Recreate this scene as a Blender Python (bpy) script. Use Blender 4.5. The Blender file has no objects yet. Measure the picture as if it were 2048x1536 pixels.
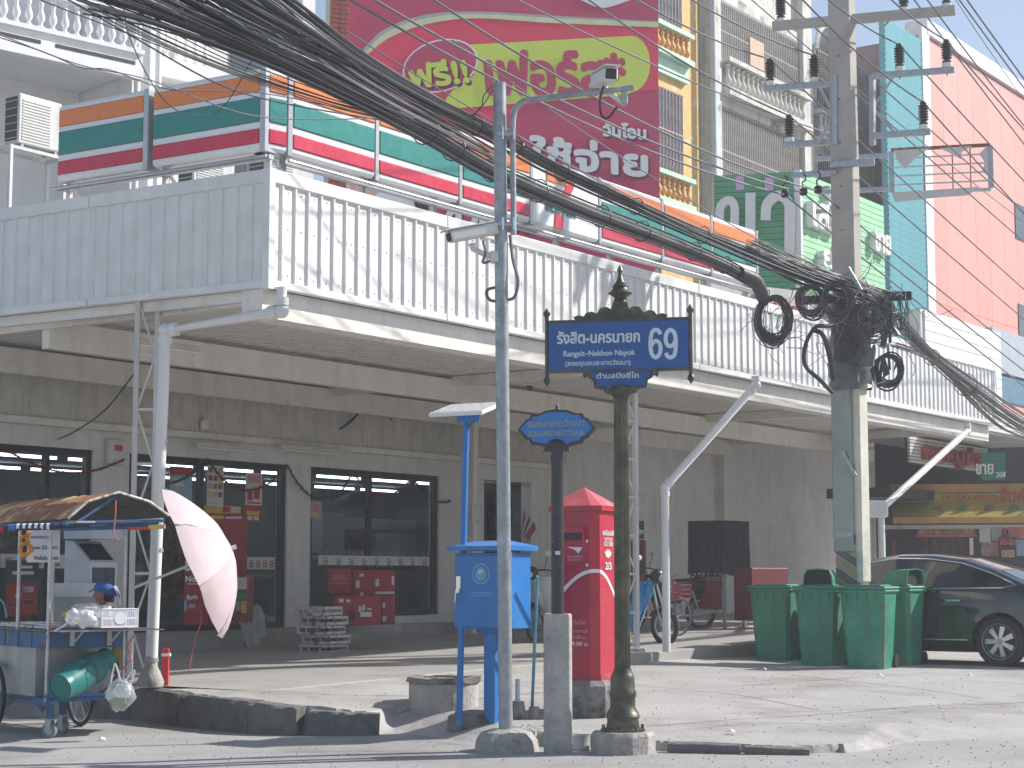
import bpy, math, random
import numpy as np
from mathutils import Vector, Matrix, noise
random.seed(7)
PI = math.pi
S = bpy.context.scene
COL = S.collection
R_ = math.radians
# ------------------------------------------------------------------ camera
FPX, EYE = 3600.0, 1.45
PITCH = math.atan(384/FPX)
cd = bpy.data.cameras.new('camera'); cam = bpy.data.objects.new('camera', cd); COL.objects.link(cam)
cd.sensor_width = 36; cd.lens = 36*FPX/2048; cd.clip_start = .1; cd.clip_end = 2000
cam.location = (0, 0, EYE); cam.rotation_euler = (PI/2+PITCH, 0, 0)
S.camera = cam
# ------------------------------------------------------------------ world, sun, exposure
SUN_DIR = Vector((.94, .30, .76)).normalized()
SUN_EL = math.asin(SUN_DIR.z); SUN_AZ = math.atan2(SUN_DIR.x, SUN_DIR.y)
W = bpy.data.worlds.new('World'); S.world = W; W.use_nodes = True
wn = W.node_tree; bg = wn.nodes['Background']
sk = wn.nodes.new('ShaderNodeTexSky'); sk.sky_type = 'NISHITA'; sk.sun_disc = False
sk.sun_elevation = SUN_EL; sk.sun_rotation = SUN_AZ; sk.air_density = 1.0; sk.dust_density = .7; sk.ozone_density = 1.0
hs_ = wn.nodes.new('ShaderNodeHueSaturation'); hs_.inputs['Saturation'].default_value = .9; wn.links.new(sk.outputs[0], hs_.inputs['Color']); wn.links.new(hs_.outputs[0], bg.inputs[0]); bg.inputs[1].default_value = .10
sl = bpy.data.lights.new('sun', 'SUN'); sl.energy = 4.4; sl.angle = R_(.75); sl.color = (1, .96, .90)
so = bpy.data.objects.new('sun', sl); COL.objects.link(so); so.rotation_euler = SUN_DIR.to_track_quat('Z', 'Y').to_euler()
vs = S.view_settings; vs.view_transform = 'Standard'; vs.look = 'None'; vs.exposure = .62; vs.gamma = 1; vs.use_curve_mapping = False
S.cycles.max_bounces = 8; S.cycles.diffuse_bounces = 4; S.cycles.transparent_max_bounces = 12
S.cycles.use_denoising = True
# ------------------------------------------------------------------ geometry helpers
CP, SP = math.cos(PITCH), math.sin(PITCH)
def ray(u, v):
    x = (u-1024)/FPX; y = -(v-768)/FPX
    return Vector((x, CP - y*SP, SP + y*CP))
def at(u, v, Y):
    d = ray(u, v); k = Y/d.y
    return Vector((d.x*k, Y, EYE + d.z*k))
def gnd(u, v, z):
    d = ray(u, v); k = (z-EYE)/d.z
    return Vector((d.x*k, d.y*k, z))
def frame(loc, rotz):
    return Matrix.Translation(loc) @ Matrix.Rotation(rotz, 4, 'Z')
def fac(u, v, fr, b=0.0):
    """where the line of sight meets the vertical plane y=b of a frame: (x, z) in that frame"""
    inv = fr.inverted(); o = inv @ Vector((0, 0, EYE)); d = inv.to_3x3() @ ray(u, v)
    k = (b-o.y)/d.y
    return (o.x+d.x*k, o.z+d.z*k)
class MB:
    def __init__(s, tf=None): s.v = []; s.f = []; s.tf = tf
    def add(s, vs, fs, tf=None):
        n = len(s.v)
        for p in vs:
            p = Vector(p)
            if tf is not None: p = tf @ p
            if s.tf is not None: p = s.tf @ p
            s.v.append(p)
        for f in fs: s.f.append([i+n for i in f])
        return s
    def box(s, x0, x1, y0, y1, z0, z1, tf=None):
        return s.add([(x0,y0,z0),(x1,y0,z0),(x1,y1,z0),(x0,y1,z0),(x0,y0,z1),(x1,y0,z1),(x1,y1,z1),(x0,y1,z1)],
                     [(0,3,2,1),(4,5,6,7),(0,1,5,4),(1,2,6,5),(2,3,7,6),(3,0,4,7)], tf)
    def rbox(s, x0, x1, y0, y1, z0, z1, r=.01, tf=None, taper=1.0):
        """box with chamfered edges"""
        r = min(r, (x1-x0)/2.01, (y1-y0)/2.01, (z1-z0)/2.01)
        def ring(z, i, t):
            cx, cy = (x0+x1)/2, (y0+y1)/2
            pts = [(x0+i+r,y0+i),(x1-i-r,y0+i),(x1-i,y0+i+r),(x1-i,y1-i-r),(x1-i-r,y1-i),(x0+i+r,y1-i),(x0+i,y1-i-r),(x0+i,y0+i+r)]
            return [(cx+(x-cx)*t, cy+(y-cy)*t, z) for x, y in pts]
        rings = ring(z0, r*.6, 1)+ring(z0+r, 0, 1)+ring(z1-r, 0, taper)+ring(z1, r*.6, taper)
        fs = [tuple(range(7,-1,-1)), tuple(range(24,32))]
        for k in range(3):
            for i in range(8):
                j = (i+1) % 8; fs.append((k*8+i, k*8+j, k*8+8+j, k*8+8+i))
        return s.add(rings, fs, tf)
    def beam(s, p, q, w, h=None, up=(0,0,1)):
        """square bar from p to q"""
        p = Vector(p); q = Vector(q); h = h or w; d = (q-p).normalized(); u = Vector(up)
        if abs(d.dot(u)) > .98: u = Vector((1,0,0))
        a = d.cross(u).normalized()*w/2; b = a.cross(d).normalized()*h/2
        vs = [p-a-b,p+a-b,p+a+b,p-a+b,q-a-b,q+a-b,q+a+b,q-a+b]
        return s.add(vs, [(0,3,2,1),(4,5,6,7),(0,1,5,4),(1,2,6,5),(2,3,7,6),(3,0,4,7)])
    def cyl(s, p, q, r0, r1=None, n=14, caps=True):
        r1 = r0 if r1 is None else r1
        return s.tube([p, q], [r0, r1], n, caps)
    def tube(s, pts, r, n=8, caps=True):
        pts = [Vector(p) for p in pts]; m = len(pts)
        rs = r if isinstance(r, (list, tuple)) else [r]*m
        d0 = (pts[1]-pts[0]).normalized(); u = Vector((0,0,1)) if abs(d0.z) < .9 else Vector((1,0,0))
        a = d0.cross(u).normalized(); vs = []; fs = []
        for i in range(m):
            d = (pts[min(i+1,m-1)]-pts[max(i-1,0)]).normalized()
            a = (a - d*a.dot(d)).normalized(); b = d.cross(a)
            for k in range(n):
                t = 2*PI*k/n; vs.append(pts[i]+(a*math.cos(t)+b*math.sin(t))*rs[i])
        for i in range(m-1):
            for k in range(n):
                j = (k+1) % n; fs.append((i*n+k, i*n+j, i*n+n+j, i*n+n+k))
        if caps: fs.append(tuple(range(n-1,-1,-1))); fs.append(tuple((m-1)*n+k for k in range(n)))
        return s.add(vs, fs)
    def lathe(s, prof, n=24, c=(0,0,0), tf=None, flute=0, fl=0.0, caps=True):
        vs = []; fs = []; m = len(prof)
        for r, z in prof:
            for k in range(n):
                t = 2*PI*k/n; rr = r*(1-fl*(.5-.5*math.cos(t*flute))) if flute else r
                vs.append((c[0]+rr*math.cos(t), c[1]+rr*math.sin(t), c[2]+z))
        for i in range(m-1):
            for k in range(n):
                j = (k+1) % n; fs.append((i*n+k, i*n+j, i*n+n+j, i*n+n+k))
        if caps: fs.append(tuple(range(n-1,-1,-1))); fs.append(tuple((m-1)*n+k for k in range(n)))
        return s.add(vs, fs, tf)
    def prism(s, poly, y0, y1, tf=None):
        """polygon in x,z extruded along y"""
        n = len(poly); vs = [(x,y0,z) for x, z in poly]+[(x,y1,z) for x, z in poly]
        fs = [tuple(range(n)), tuple(range(2*n-1,n-1,-1))]
        for i in range(n): j = (i+1) % n; fs.append((i, i+n, j+n, j))
        return s.add(vs, fs, tf)
    def hprism(s, poly, z0, z1, tf=None):
        n = len(poly); vs = [(x,y,z0) for x, y in poly]+[(x,y,z1) for x, y in poly]
        fs = [tuple(range(n-1,-1,-1)), tuple(range(n,2*n))]
        for i in range(n): j = (i+1) % n; fs.append((i, j, j+n, i+n))
        return s.add(vs, fs, tf)
    def grid(s, fn, nu, nv, tf=None):
        vs = [fn(i/nu, j/nv) for j in range(nv+1) for i in range(nu+1)]; w = nu+1
        return s.add(vs, [(j*w+i, j*w+i+1, (j+1)*w+i+1, (j+1)*w+i) for j in range(nv) for i in range(nu)], tf)
    def ball(s, c, r, n=14, sq=(1,1,1)):
        m = n//2; vs = []; fs = []; c = Vector(c)
        for i in range(m+1):
            p = PI*i/m
            for k in range(n):
                t = 2*PI*k/n; vs.append(c+Vector((math.sin(p)*math.cos(t)*r*sq[0], math.sin(p)*math.sin(t)*r*sq[1], -math.cos(p)*r*sq[2])))
        for i in range(m):
            for k in range(n):
                j = (k+1) % n; fs.append((i*n+k, i*n+j, i*n+n+j, i*n+n+k))
        return s.add(vs, fs)
    def mesh(s, name, m, smooth=False):
        me = bpy.data.meshes.new(name); me.from_pydata([tuple(p) for p in s.v], [], s.f); me.validate(); me.update()
        if m: me.materials.append(m)
        if smooth:
            me.shade_smooth()
            try: me.set_sharp_from_angle(angle=R_(38))
            except Exception: pass
        return me
    def build(s, name, m, parent=None, smooth=False, label=None, kind=None, loc=None, rot=None):
        return link(name, s.mesh(name, m, smooth), parent, label, kind, loc, rot)
def link(name, me, parent=None, label=None, kind=None, loc=None, rot=None):
    o = bpy.data.objects.new(name, me); COL.objects.link(o)
    if parent: o.parent = parent
    if label: o['label'] = label
    if kind: o['kind'] = kind
    if loc is not None: o.location = loc
    if rot is not None: o.rotation_euler = rot
    return o
def T(name, label, cat, loc=(0,0,0), rotz=0, group=None, rot=None):
    o = bpy.data.objects.new(name, None); COL.objects.link(o); o.location = loc
    o.rotation_euler = rot if rot is not None else (0, 0, rotz)
    o['label'] = label; o['category'] = cat
    if group: o['group'] = group
    return o
def tag(o, label, cat, group=None):
    o['label'] = label; o['category'] = cat
    if group: o['group'] = group
    return o
def smooth_pts(pts, n=8):
    """Catmull-Rom through points"""
    P = [Vector(p) for p in pts]; P = [P[0]*2-P[1]]+P+[P[-1]*2-P[-2]]; out = []
    for i in range(1, len(P)-2):
        a, b, c, d = P[i-1:i+3]
        for k in range(n):
            t = k/n
            out.append(.5*((2*b)+(c-a)*t+(2*a-5*b+4*c-d)*t*t+(3*b-a-3*c+d)*t**3))
    out.append(P[-2]); return out
# ------------------------------------------------------------------ materials
MATS = {}
def M(name, col, rough=.6, metal=0, var=.12, scale=3.0, bump=0.0, bscale=30.0, dirt=None, dscale=1.2, dlo=.5, dhi=.62, streak=0.0,
      spec=None, coat=0, emit=None, alpha=None, trans=None, stretch=None, fine=0.0):
    if name in MATS: return MATS[name]
    m = bpy.data.materials.new(name); m.use_nodes = True; nt = m.node_tree; N = nt.nodes; Lk = nt.links
    p = N['Principled BSDF']; p.inputs['Roughness'].default_value = rough; p.inputs['Metallic'].default_value = metal
    if spec is not None: p.inputs['Specular IOR Level'].default_value = spec
    if coat: p.inputs['Coat Weight'].default_value = coat; p.inputs['Coat Roughness'].default_value = .05
    if trans: p.inputs['Transmission Weight'].default_value = trans
    if alpha is not None: p.inputs['Alpha'].default_value = alpha
    tc = N.new('ShaderNodeTexCoord'); mp = N.new('ShaderNodeMapping'); Lk.new(tc.outputs['Object'], mp.inputs[0])
    if stretch: mp.inputs['Scale'].default_value = stretch
    src = None
    rgb = N.new('ShaderNodeRGB'); rgb.outputs[0].default_value = (*col, 1); src = rgb.outputs[0]
    def noi(sc, det=5, stretch_=None, ro=.6):
        n = N.new('ShaderNodeTexNoise'); n.inputs['Scale'].default_value = sc; n.inputs['Detail'].default_value = det; n.inputs['Roughness'].default_value = ro
        if stretch_:
            q = N.new('ShaderNodeMapping'); q.inputs['Scale'].default_value = stretch_; Lk.new(tc.outputs['Object'], q.inputs[0]); Lk.new(q.outputs[0], n.inputs[0])
        else: Lk.new(mp.outputs[0], n.inputs[0])
        return n.outputs[0]
    def mr(x, a, b, c, d):
        r = N.new('ShaderNodeMapRange'); r.inputs[1].default_value = a; r.inputs[2].default_value = b; r.inputs[3].default_value = c; r.inputs[4].default_value = d
        Lk.new(x, r.inputs[0]); return r.outputs[0]
    def mix(f, a, b, mode='MIX'):
        x = N.new('ShaderNodeMix'); x.data_type = 'RGBA'; x.blend_type = mode; x.clamp_factor = True
        if isinstance(f, (int, float)): x.inputs[0].default_value = f
        else: Lk.new(f, x.inputs[0])
        for k, w in ((6, a), (7, b)):
            if isinstance(w, tuple): x.inputs[k].default_value = (*w, 1)
            else: Lk.new(w, x.inputs[k])
        return x.outputs[2]
    def gray(x):
        c = N.new('ShaderNodeCombineColor')
        for k in range(3): Lk.new(x, c.inputs[k])
        return c.outputs[0]
    if var: src = mix(1.0, src, gray(mr(noi(scale), .3, .7, 1-var, 1+var*.6)), 'MULTIPLY')
    if fine: src = mix(1.0, src, gray(mr(noi(90, 3), .3, .7, 1-fine, 1+fine)), 'MULTIPLY')
    if streak: src = mix(mr(noi(5, 4, (1,1,.12)), .48, .72, 0, streak), src, (.10,.09,.075))
    if dirt: src = mix(mr(noi(dscale, 8, None, .68), dlo, dhi, 0, 1), src, dirt)
    Lk.new(src, p.inputs['Base Color'])
    if bump:
        b = N.new('ShaderNodeBump'); b.inputs['Strength'].default_value = bump; b.inputs['Distance'].default_value = .02
        Lk.new(noi(bscale, 6), b.inputs['Height']); Lk.new(b.outputs[0], p.inputs['Normal'])
    if rough > .15 and metal < .5: Lk.new(mr(noi(scale*2.3, 4), .3, .7, max(.05, rough-.12), min(1, rough+.12)), p.inputs['Roughness'])
    if emit: p.inputs['Emission Color'].default_value = (*emit[0], 1); p.inputs['Emission Strength'].default_value = emit[1]
    MATS[name] = m; return m
white_metal = M('white_painted_sheet', (.78,.78,.77), .45, var=.06, streak=.12, dirt=(.58,.56,.52), dscale=.7, dlo=.54, dhi=.76, bump=.05, bscale=2.5)
grey_paint = M('grey_white_paint', (.62,.62,.60), .5, var=.1, streak=.25)
cream = M('cream_painted_steel', (.78,.75,.69), .5, var=.08, streak=.18, dirt=(.42,.36,.27), dscale=1.1, dlo=.62, dhi=.72)
galv = M('galvanised_steel', (.42,.45,.48), .42, .55, var=.22, scale=14, bump=.05)
conc = M('rough_concrete', (.40,.38,.355), .9, var=.28, scale=4, bump=.8, bscale=26, dirt=(.16,.15,.14), dscale=2.2, dlo=.56, dhi=.68, fine=.2)
conc_old = M('dark_weathered_concrete', (.26,.25,.235), .92, var=.35, scale=5, bump=.9, bscale=22, dirt=(.07,.068,.06), dscale=2.5, dlo=.5, dhi=.62, fine=.25)
black = M('black_rubber', (.018,.018,.02), .6, var=.2)
cableM = M('black_cable_sheath', (.036,.038,.042), .45, var=.3, scale=1.5)
cableG = M('grey_cable_sheath', (.17,.175,.185), .45, var=.2, scale=1.5)
wireM = M('weathered_conductor', (.15,.155,.17), .5, .3, var=.2, scale=1.5)
pvc = M('white_pvc_pipe', (.74,.74,.73), .35, var=.07, dirt=(.42,.38,.33), dscale=2.0, dlo=.62, dhi=.75)
rust = M('rusty_iron', (.22,.075,.03), .85, var=.4, scale=9, bump=.3, dirt=(.45,.27,.12), dscale=5, dlo=.5, dhi=.7)
wall_w = M('old_white_plaster', (.74,.73,.70), .8, var=.10, streak=.25, dirt=(.38,.35,.32), dscale=.9, dlo=.58, dhi=.7, bump=.15)
ink_w = M('white_print', (.80,.80,.80), .5, var=.04)
ink_k = M('black_print', (.03,.03,.035), .5, var=.05)
chrome = M('chrome', (.75,.76,.78), .16, .95, var=.05)
dark_frame = M('black_aluminium', (.02,.02,.022), .35, var=.1)
glass = bpy.data.materials.new('window_glass'); glass.use_nodes = True
_n = glass.node_tree; _n.nodes.clear(); _o = _n.nodes.new('ShaderNodeOutputMaterial'); _m = _n.nodes.new('ShaderNodeMixShader')
_t = _n.nodes.new('ShaderNodeBsdfTransparent'); _t.inputs[0].default_value = (.78,.82,.82,1); _g = _n.nodes.new('ShaderNodeBsdfGlossy'); _g.inputs['Roughness'].default_value = .02
_f = _n.nodes.new('ShaderNodeFresnel'); _f.inputs[0].default_value = 1.52
_ge = _n.nodes.new('ShaderNodeNewGeometry'); _iv = _n.nodes.new('ShaderNodeMath'); _iv.operation = 'SUBTRACT'; _iv.inputs[0].default_value = 1; _mu = _n.nodes.new('ShaderNodeMath'); _mu.operation = 'MULTIPLY'
_n.links.new(_ge.outputs['Backfacing'], _iv.inputs[1]); _n.links.new(_iv.outputs[0], _mu.inputs[0]); _n.links.new(_f.outputs[0], _mu.inputs[1]); _n.links.new(_mu.outputs[0], _m.inputs[0]); _n.links.new(_t.outputs[0], _m.inputs[1]); _n.links.new(_g.outputs[0], _m.inputs[2]); _n.links.new(_m.outputs[0], _o.inputs[0])
def plain(name, col, rough=.5, **k): return M(name, col, rough, **k)
# ------------------------------------------------------------------ text
def text_mesh(name, s, m, h=1.0, width=None, bold=0, extrude=0.0, shear=0.0, bold_z=None):
    """lettering as a mesh, centred on x, in the x,z plane facing -y; h = capital height in metres"""
    c = bpy.data.curves.new('t', 'FONT'); c.body = s; c.size = 1; c.shear = shear; c.extrude = extrude/ max(h,1e-6) * .72; c.resolution_u = 5
    o = bpy.data.objects.new('t', c); COL.objects.link(o)
    dg = bpy.context.evaluated_depsgraph_get(); me = bpy.data.meshes.new_from_object(o.evaluated_get(dg))
    bpy.data.objects.remove(o); bpy.data.curves.remove(c)
    V = np.array([v.co[:] for v in me.vertices]); F = [tuple(p.vertices) for p in me.polygons]; bpy.data.meshes.remove(me)
    x0, x1 = V[:,0].min(), V[:,0].max(); k = h/.70; V[:,0] -= (x0+x1)/2; V *= k
    if width: V[:,0] *= width/((x1-x0)*k)
    mb = MB(); n = 8 if bold else 1
    for i in range(n):
        a = 2*PI*i/n; dx, dz = (bold*math.cos(a), bold*math.sin(a)) if bold else (0, 0)
        mb.add([(p[0]+dx, -p[2]-i*.0004, p[1]+dz) for p in V], [f for f in F])
    return mb.mesh(name, m)
def text(name, s, m, parent, loc, h, width=None, bold=0, extrude=0.0, rot=(0,0,0), shear=0.0, label=None):
    return link(name, text_mesh(name, s, m, h, width, bold, extrude, shear), parent, label, None, loc, rot)
# ================================================================== the setting: frames
C0 = Vector((-2.45, 17.9, 0)); AR = math.atan2(.820, .572); AL = math.atan2(-.524, .852)
FR = frame(C0, AR); FL = frame(C0, AL); L2R = FR.inverted() @ FL
def RW(a, b, z=0): return FR @ Vector((a, b, z))
SLOPE = .015
def zporch(a): return .33 + SLOPE*max(-3, min(a, 24))
# ---- ground
road_m = M('worn_pale_road', (.375,.365,.355), .9, var=.16, scale=.9, bump=.5, bscale=60, dirt=(.24,.23,.215), dscale=.45, dlo=.47, dhi=.66, fine=.22)
apron_m = M('dusty_concrete_apron', (.405,.39,.375), .88, var=.14, scale=1.1, bump=.45, bscale=45, dirt=(.27,.255,.235), dscale=.7, dlo=.48, dhi=.66, fine=.16)
porch_m = M('smooth_cement_floor', (.36,.34,.315), .7, var=.14, scale=1.3, bump=.12, bscale=25, dirt=(.24,.22,.20), dscale=.7, dlo=.55, dhi=.72, fine=.08)
CTRL = [(-2.4,17.75,.335),(-1.6,18.7,.345),(-3.2,18.15,.33),(-.9,19.8,.35),(-9,22.5,.33),(-6,20.5,.33),(-3.7,18.5,.31),(-2.5,17,.28),(-1.9,16.9,.25),(-1.26,16.9,.20),(-.8,17,.17),(0,16,.12),(1.2,15.1,.08),(2.5,15,.06),(3.5,23,.26),
        (5.5,23.5,.25),(2,20,.22),(0,20,.29),(-2,18.5,.31),(1,25,.36),(8,24,.24),(6,18,.10),(3,17,.13),(12,26,.2),(10,17,.02),(20,30,.1),(12,45,.3),(20,60,.3)]
_cx = np.array(CTRL)
def zap(x, y):
    d2 = (_cx[:,0]-x)**2+(_cx[:,1]-y)**2+.05; w = 1/d2**1.5
    return float((w*_cx[:,2]).sum()/w.sum())
EDGE = [(-60,50),(-9,22.38),(-5.6,20.08),(-3.75,18.55),(-3.1,17.68),(-2.46,17.1),(-1.9,16.88),(-1.2,16.88),(-1.0,16.7),(-.55,16.0),(0,15.72),(.6,15.6),(1.0,15.42),(1.3,15.22),(2.25,15.0),(2.9,15.2),(3.6,15.9),(5.5,16.2),(8,16.4),(14,17.5),(60,20)]
def edge_d(x, y):
    best = 1e9; sgn = 1
    for (ax, ay), (bx, by) in zip(EDGE, EDGE[1:]):
        dx, dy = bx-ax, by-ay; t = max(0, min(1, ((x-ax)*dx+(y-ay)*dy)/(dx*dx+dy*dy)))
        px, py = ax+dx*t, ay+dy*t; d = math.hypot(x-px, y-py)
        if d < best: best = d; sgn = 1 if dx*(y-ay)-dy*(x-ax) > 0 else -1
    return best*sgn
def zground(x, y):
    """height of the raised apron, or of the road in front of it"""
    n = noise.noise(Vector((x*2.2, y*2.2, 0)))*.055+noise.noise(Vector((x*8, y*8, 3)))*.03
    d = edge_d(x, y)+n
    soft = .03
    if -1.35 < x < .2: soft = .9*min(1, (x+1.35)/.25, (.2-x)/.3+.05)+.03
    if x > 2.7: soft = .03+min(1.6, (x-2.7)*1.1)
    t = max(0, min(1, .5+d/soft if soft < .05 else (d+.1)/soft))
    t = t*t*(3-2*t)
    h = zap(x, y)+noise.noise(Vector((x*1.1, y*1.1, 9)))*.008
    return -.03+(h+.03)*t
def zroad(x, y): return noise.noise(Vector((x*.5, y*.5, 1)))*.012
def build_ground():
    xs = [-60,-40,-25,-16,-12]+list(np.arange(-9,-4.5,.25))+list(np.arange(-4.5,3.4,.035))+list(np.arange(3.4,9,.15))+[9,10,12,15,20,30,45,60]
    ys = [13.2,13.8]+list(np.arange(14.2,19,.035))+list(np.arange(19,28,.25))+[28,30,34,40,50,70,100]
    mb = MB(); w = len(xs)
    for y in ys:
        for x in xs: mb.v.append(Vector((x, y, zground(x, y))))
    mb.f = [[j*w+i, j*w+i+1, (j+1)*w+i+1, (j+1)*w+i] for j in range(len(ys)-1) for i in range(w-1)]
    mb.build('pavement', apron_m, smooth=True, kind='structure')
    xs = [-900,-300,-100,-40,-20]+list(np.arange(-12,12,.3))+[12,20,40,100,300,900]; ys = [-300,-60,-10,0,5,9]+list(np.arange(10,19,.3))+[19,30,60,150,400,1200]
    mb = MB(); w = len(xs)
    for y in ys:
        for x in xs: mb.v.append(Vector((x, y, zroad(x, y) if y < 19 else -.04)))
    mb.f = [[j*w+i, j*w+i+1, (j+1)*w+i+1, (j+1)*w+i] for j in range(len(ys)-1) for i in range(w-1)]
    mb.build('road', road_m, smooth=True, kind='structure')
build_ground()
kerb_m = M('dark_chipped_kerb', (.17,.165,.16), .93, var=.3, scale=4, bump=.9, bscale=30, dirt=(.11,.105,.10), dscale=2.2, dlo=.5, dhi=.64, fine=.2)
def kerb_stone(x0, y0, x1, y1, zt0, zt1, thick=.2, seed=0, chip=.02):
    """one kerb stone between two ground points, its front face on that line"""
    a = Vector((x0,y0,0)); b = Vector((x1,y1,0)); d = (b-a); l = d.length; d.normalize(); n = Vector((-d.y, d.x, 0)); nu = max(4, int(l/.045))
    prof = [(0,-.10,0),(0,.3,0),(0,.62,.3),(0,.9,.7),(.012,1,1),(.09,1,.35),(thick,1,0)]
    mb = MB(); vs = []
    for i in range(nu+1):
        t = i/nu; p = a+d*(l*t); zt = zt0+(zt1-zt0)*t; e = 1 if 0 < i < nu else .0
        for k, (o, hz, ch) in enumerate(prof):
            q = noise.noise(Vector((p.x*9+seed, p.y*9, k*1.7))); q2 = noise.noise(Vector((p.x*2.5+seed, p.y*2.5, 7)))
            off = o+chip*ch*abs(q)*1.6+.02*q2; z = (zt*hz if hz > 0 else hz)-chip*ch*abs(q)*.8-(.012 if k in (4,) and not e else 0)
            pp_ = p+n*off; vs.append((pp_.x, pp_.y, z))
    m = len(prof); fs = [(i*m+k, (i+1)*m+k, (i+1)*m+k+1, i*m+k+1) for i in range(nu) for k in range(m-1)]
    fs += [tuple(range(m-1,-1,-1)), tuple(nu*m+k for k in range(m))]; mb.add(vs, fs)
    return mb.build('kerb_stone', kerb_m, kerb_t)
kerb_t = T('kerb', 'dark chipped concrete kerb edging the raised pavement', 'kerb')
KL = [(-9,22.26,.33,-5.6,19.96,.33),(-5.6,19.96,.33,-4.6,19.2,.33),(-4.6,19.2,.33,-3.75,18.42,.325),(-3.75,18.42,.325,-3.25,17.72,.315),(-3.24,17.70,.312,-2.46,16.95,.295),(-2.45,16.94,.29,-1.98,16.74,.25),(-1.86,16.72,.225,-1.22,16.72,.19),(1.28,15.06,.085,1.86,14.93,.08),(1.90,14.91,.07,2.42,14.87,.05)]
for i, (x0,y0,za,x1,y1,zb) in enumerate(KL):
    L_ = math.hypot(x1-x0,y1-y0); n_ = max(1, round(L_/1.1))
    for j in range(n_):
        f0, f1 = j/n_+.001, (j+1)/n_-.001
        kerb_stone(x0+(x1-x0)*f0, y0+(y1-y0)*f0, x0+(x1-x0)*f1, y0+(y1-y0)*f1, za+(zb-za)*f0, za+(zb-za)*f1, .2 if i < 7 else .12, i*3+j, .03 if i < 7 else .018)
def crack(pts, m, w=.012):
    P = smooth_pts([(x, y, 0) for x, y in pts], 7); mb = MB(); vs = []; n = len(P)
    for i, p in enumerate(P):
        d = (P[min(i+1,n-1)]-P[max(i-1,0)]); nn = Vector((-d.y, d.x, 0)).normalized(); j = random.uniform(-.5,.5)*.035; ww = w*random.uniform(.4,1.3)*(1-abs(2*i/(n-1)-1)**3)
        for s_ in (-1, 1):
            q = p+nn*(j+s_*ww/2); z = max(zground(q.x, q.y), zroad(q.x, q.y) if q.y < 18.9 else -1)
            vs.append((q.x, q.y, z+.006))
    mb.add(vs, [(2*i, 2*i+1, 2*i+3, 2*i+2) for i in range(n-1)])
    return mb.build('pavement_crack', m, kind='structure')
crack_m = plain('crack_dirt', (.06,.055,.05), .95)
for pts in ([(-2.6,17.7),(-1.9,17.75),(-1.2,17.95),(-.5,18.0)],[(-1.15,16.3),(-.8,16.1),(-.55,15.9),(-.35,15.6)],[(-3.3,14.9),(-2.2,15.0),(-1.2,15.15),(-.5,14.95)],
            [(1.8,17.2),(2.6,17.6),(3.8,18.0),(5.6,18.0)],[(1.3,15.9),(2.2,16.4),(3.3,16.5)],[(-.9,15.7),(-.6,15.8),(-.35,15.75)]):
    crack(pts, crack_m)
# expansion joints scored in the apron
joint_m = plain('joint_dark', (.16,.15,.14), .95)  # dark line colour of the joints
def joint(x0, y0, x1, y1, w=.014):
    n = max(4, int(math.hypot(x1-x0, y1-y0)/.15)); d = Vector((x1-x0, y1-y0, 0)).normalized(); nn = Vector((-d.y, d.x, 0))*w/2; vs = []
    for i in range(n+1):
        x, y = x0+(x1-x0)*i/n, y0+(y1-y0)*i/n; j = .01*noise.noise(Vector((x*5, y*5, 2)))
        for s_ in (-1, 1): q = Vector((x+j, y+j, 0))+nn*s_; vs.append((q.x, q.y, zground(q.x, q.y)+.004))
    MB().add(vs, [(2*i, 2*i+1, 2*i+3, 2*i+2) for i in range(n)]).build('expansion_joint', joint_m, kind='structure')
joint(-1.2, 17.3, 5.2, 22.6); joint(1.2, 16.2, 7.4, 20.6); joint(3.0, 17.9, 1.4, 20.6); joint(.5, 18.9, -.8, 20.2); joint(5.0, 19.4, 3.4, 22.0)
# darker damp and tar patches lying on the ground
def patch(x, y, rx, ry, m, seed, nm='ground_stain'):
    n = 40; vs = [(x, y, 0)]
    for k in range(n):
        a = 2*PI*k/n; q = 1+.35*noise.noise(Vector((math.cos(a)*1.6, math.sin(a)*1.6, seed)))+.15*noise.noise(Vector((math.cos(a)*5, math.sin(a)*5, seed)))
        vs.append((x+rx*q*math.cos(a), y+ry*q*math.sin(a), 0))
    fs = []; V2 = []
    for t_ in (0, .35, .7, 1):
        for k in range(n): px_, py_ = x+(vs[k+1][0]-x)*t_, y+(vs[k+1][1]-y)*t_; V2.append((px_, py_, max(zground(px_, py_), zroad(px_, py_) if py_ < 18.9 else -1)+.0045))
    for r in range(3):
        for k in range(n): fs.append((r*n+k, r*n+(k+1)%n, (r+1)*n+(k+1)%n, (r+1)*n+k))
    MB().add(V2, fs).build(nm, m, kind='structure')
tar = M('tar_patch', (.24,.235,.225), .9, var=.25, scale=2.5, bump=.5, bscale=60, fine=.25); oil = M('oily_stain', (.28,.27,.25), .6, var=.2, scale=3, fine=.15)
# porch slab (sloping slightly along the shop front)
def porch():
    mb = MB(); n = 26; P = []
    A0, A1 = -.05, 21.5
    for i in range(n+1):
        a = A0+(A1-A0)*i/n
        lip = noise.noise(Vector((a*3, 0, 0)))*.03
        for b, z in ((.0+lip, zporch(a)-.22), (.0+lip, zporch(a)-.012), (.02+lip, zporch(a)), (6.6, zporch(a)+.02)):
            bb = b
            mb.v.append(Vector((a, bb, z)))
    for i in range(n):
        for k in range(3):
            mb.f.append([i*4+k, (i+1)*4+k, (i+1)*4+k+1, i*4+k+1])
    o = mb.build('porch_floor', porch_m, kind='structure'); o.matrix_world = FR
porch()
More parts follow.
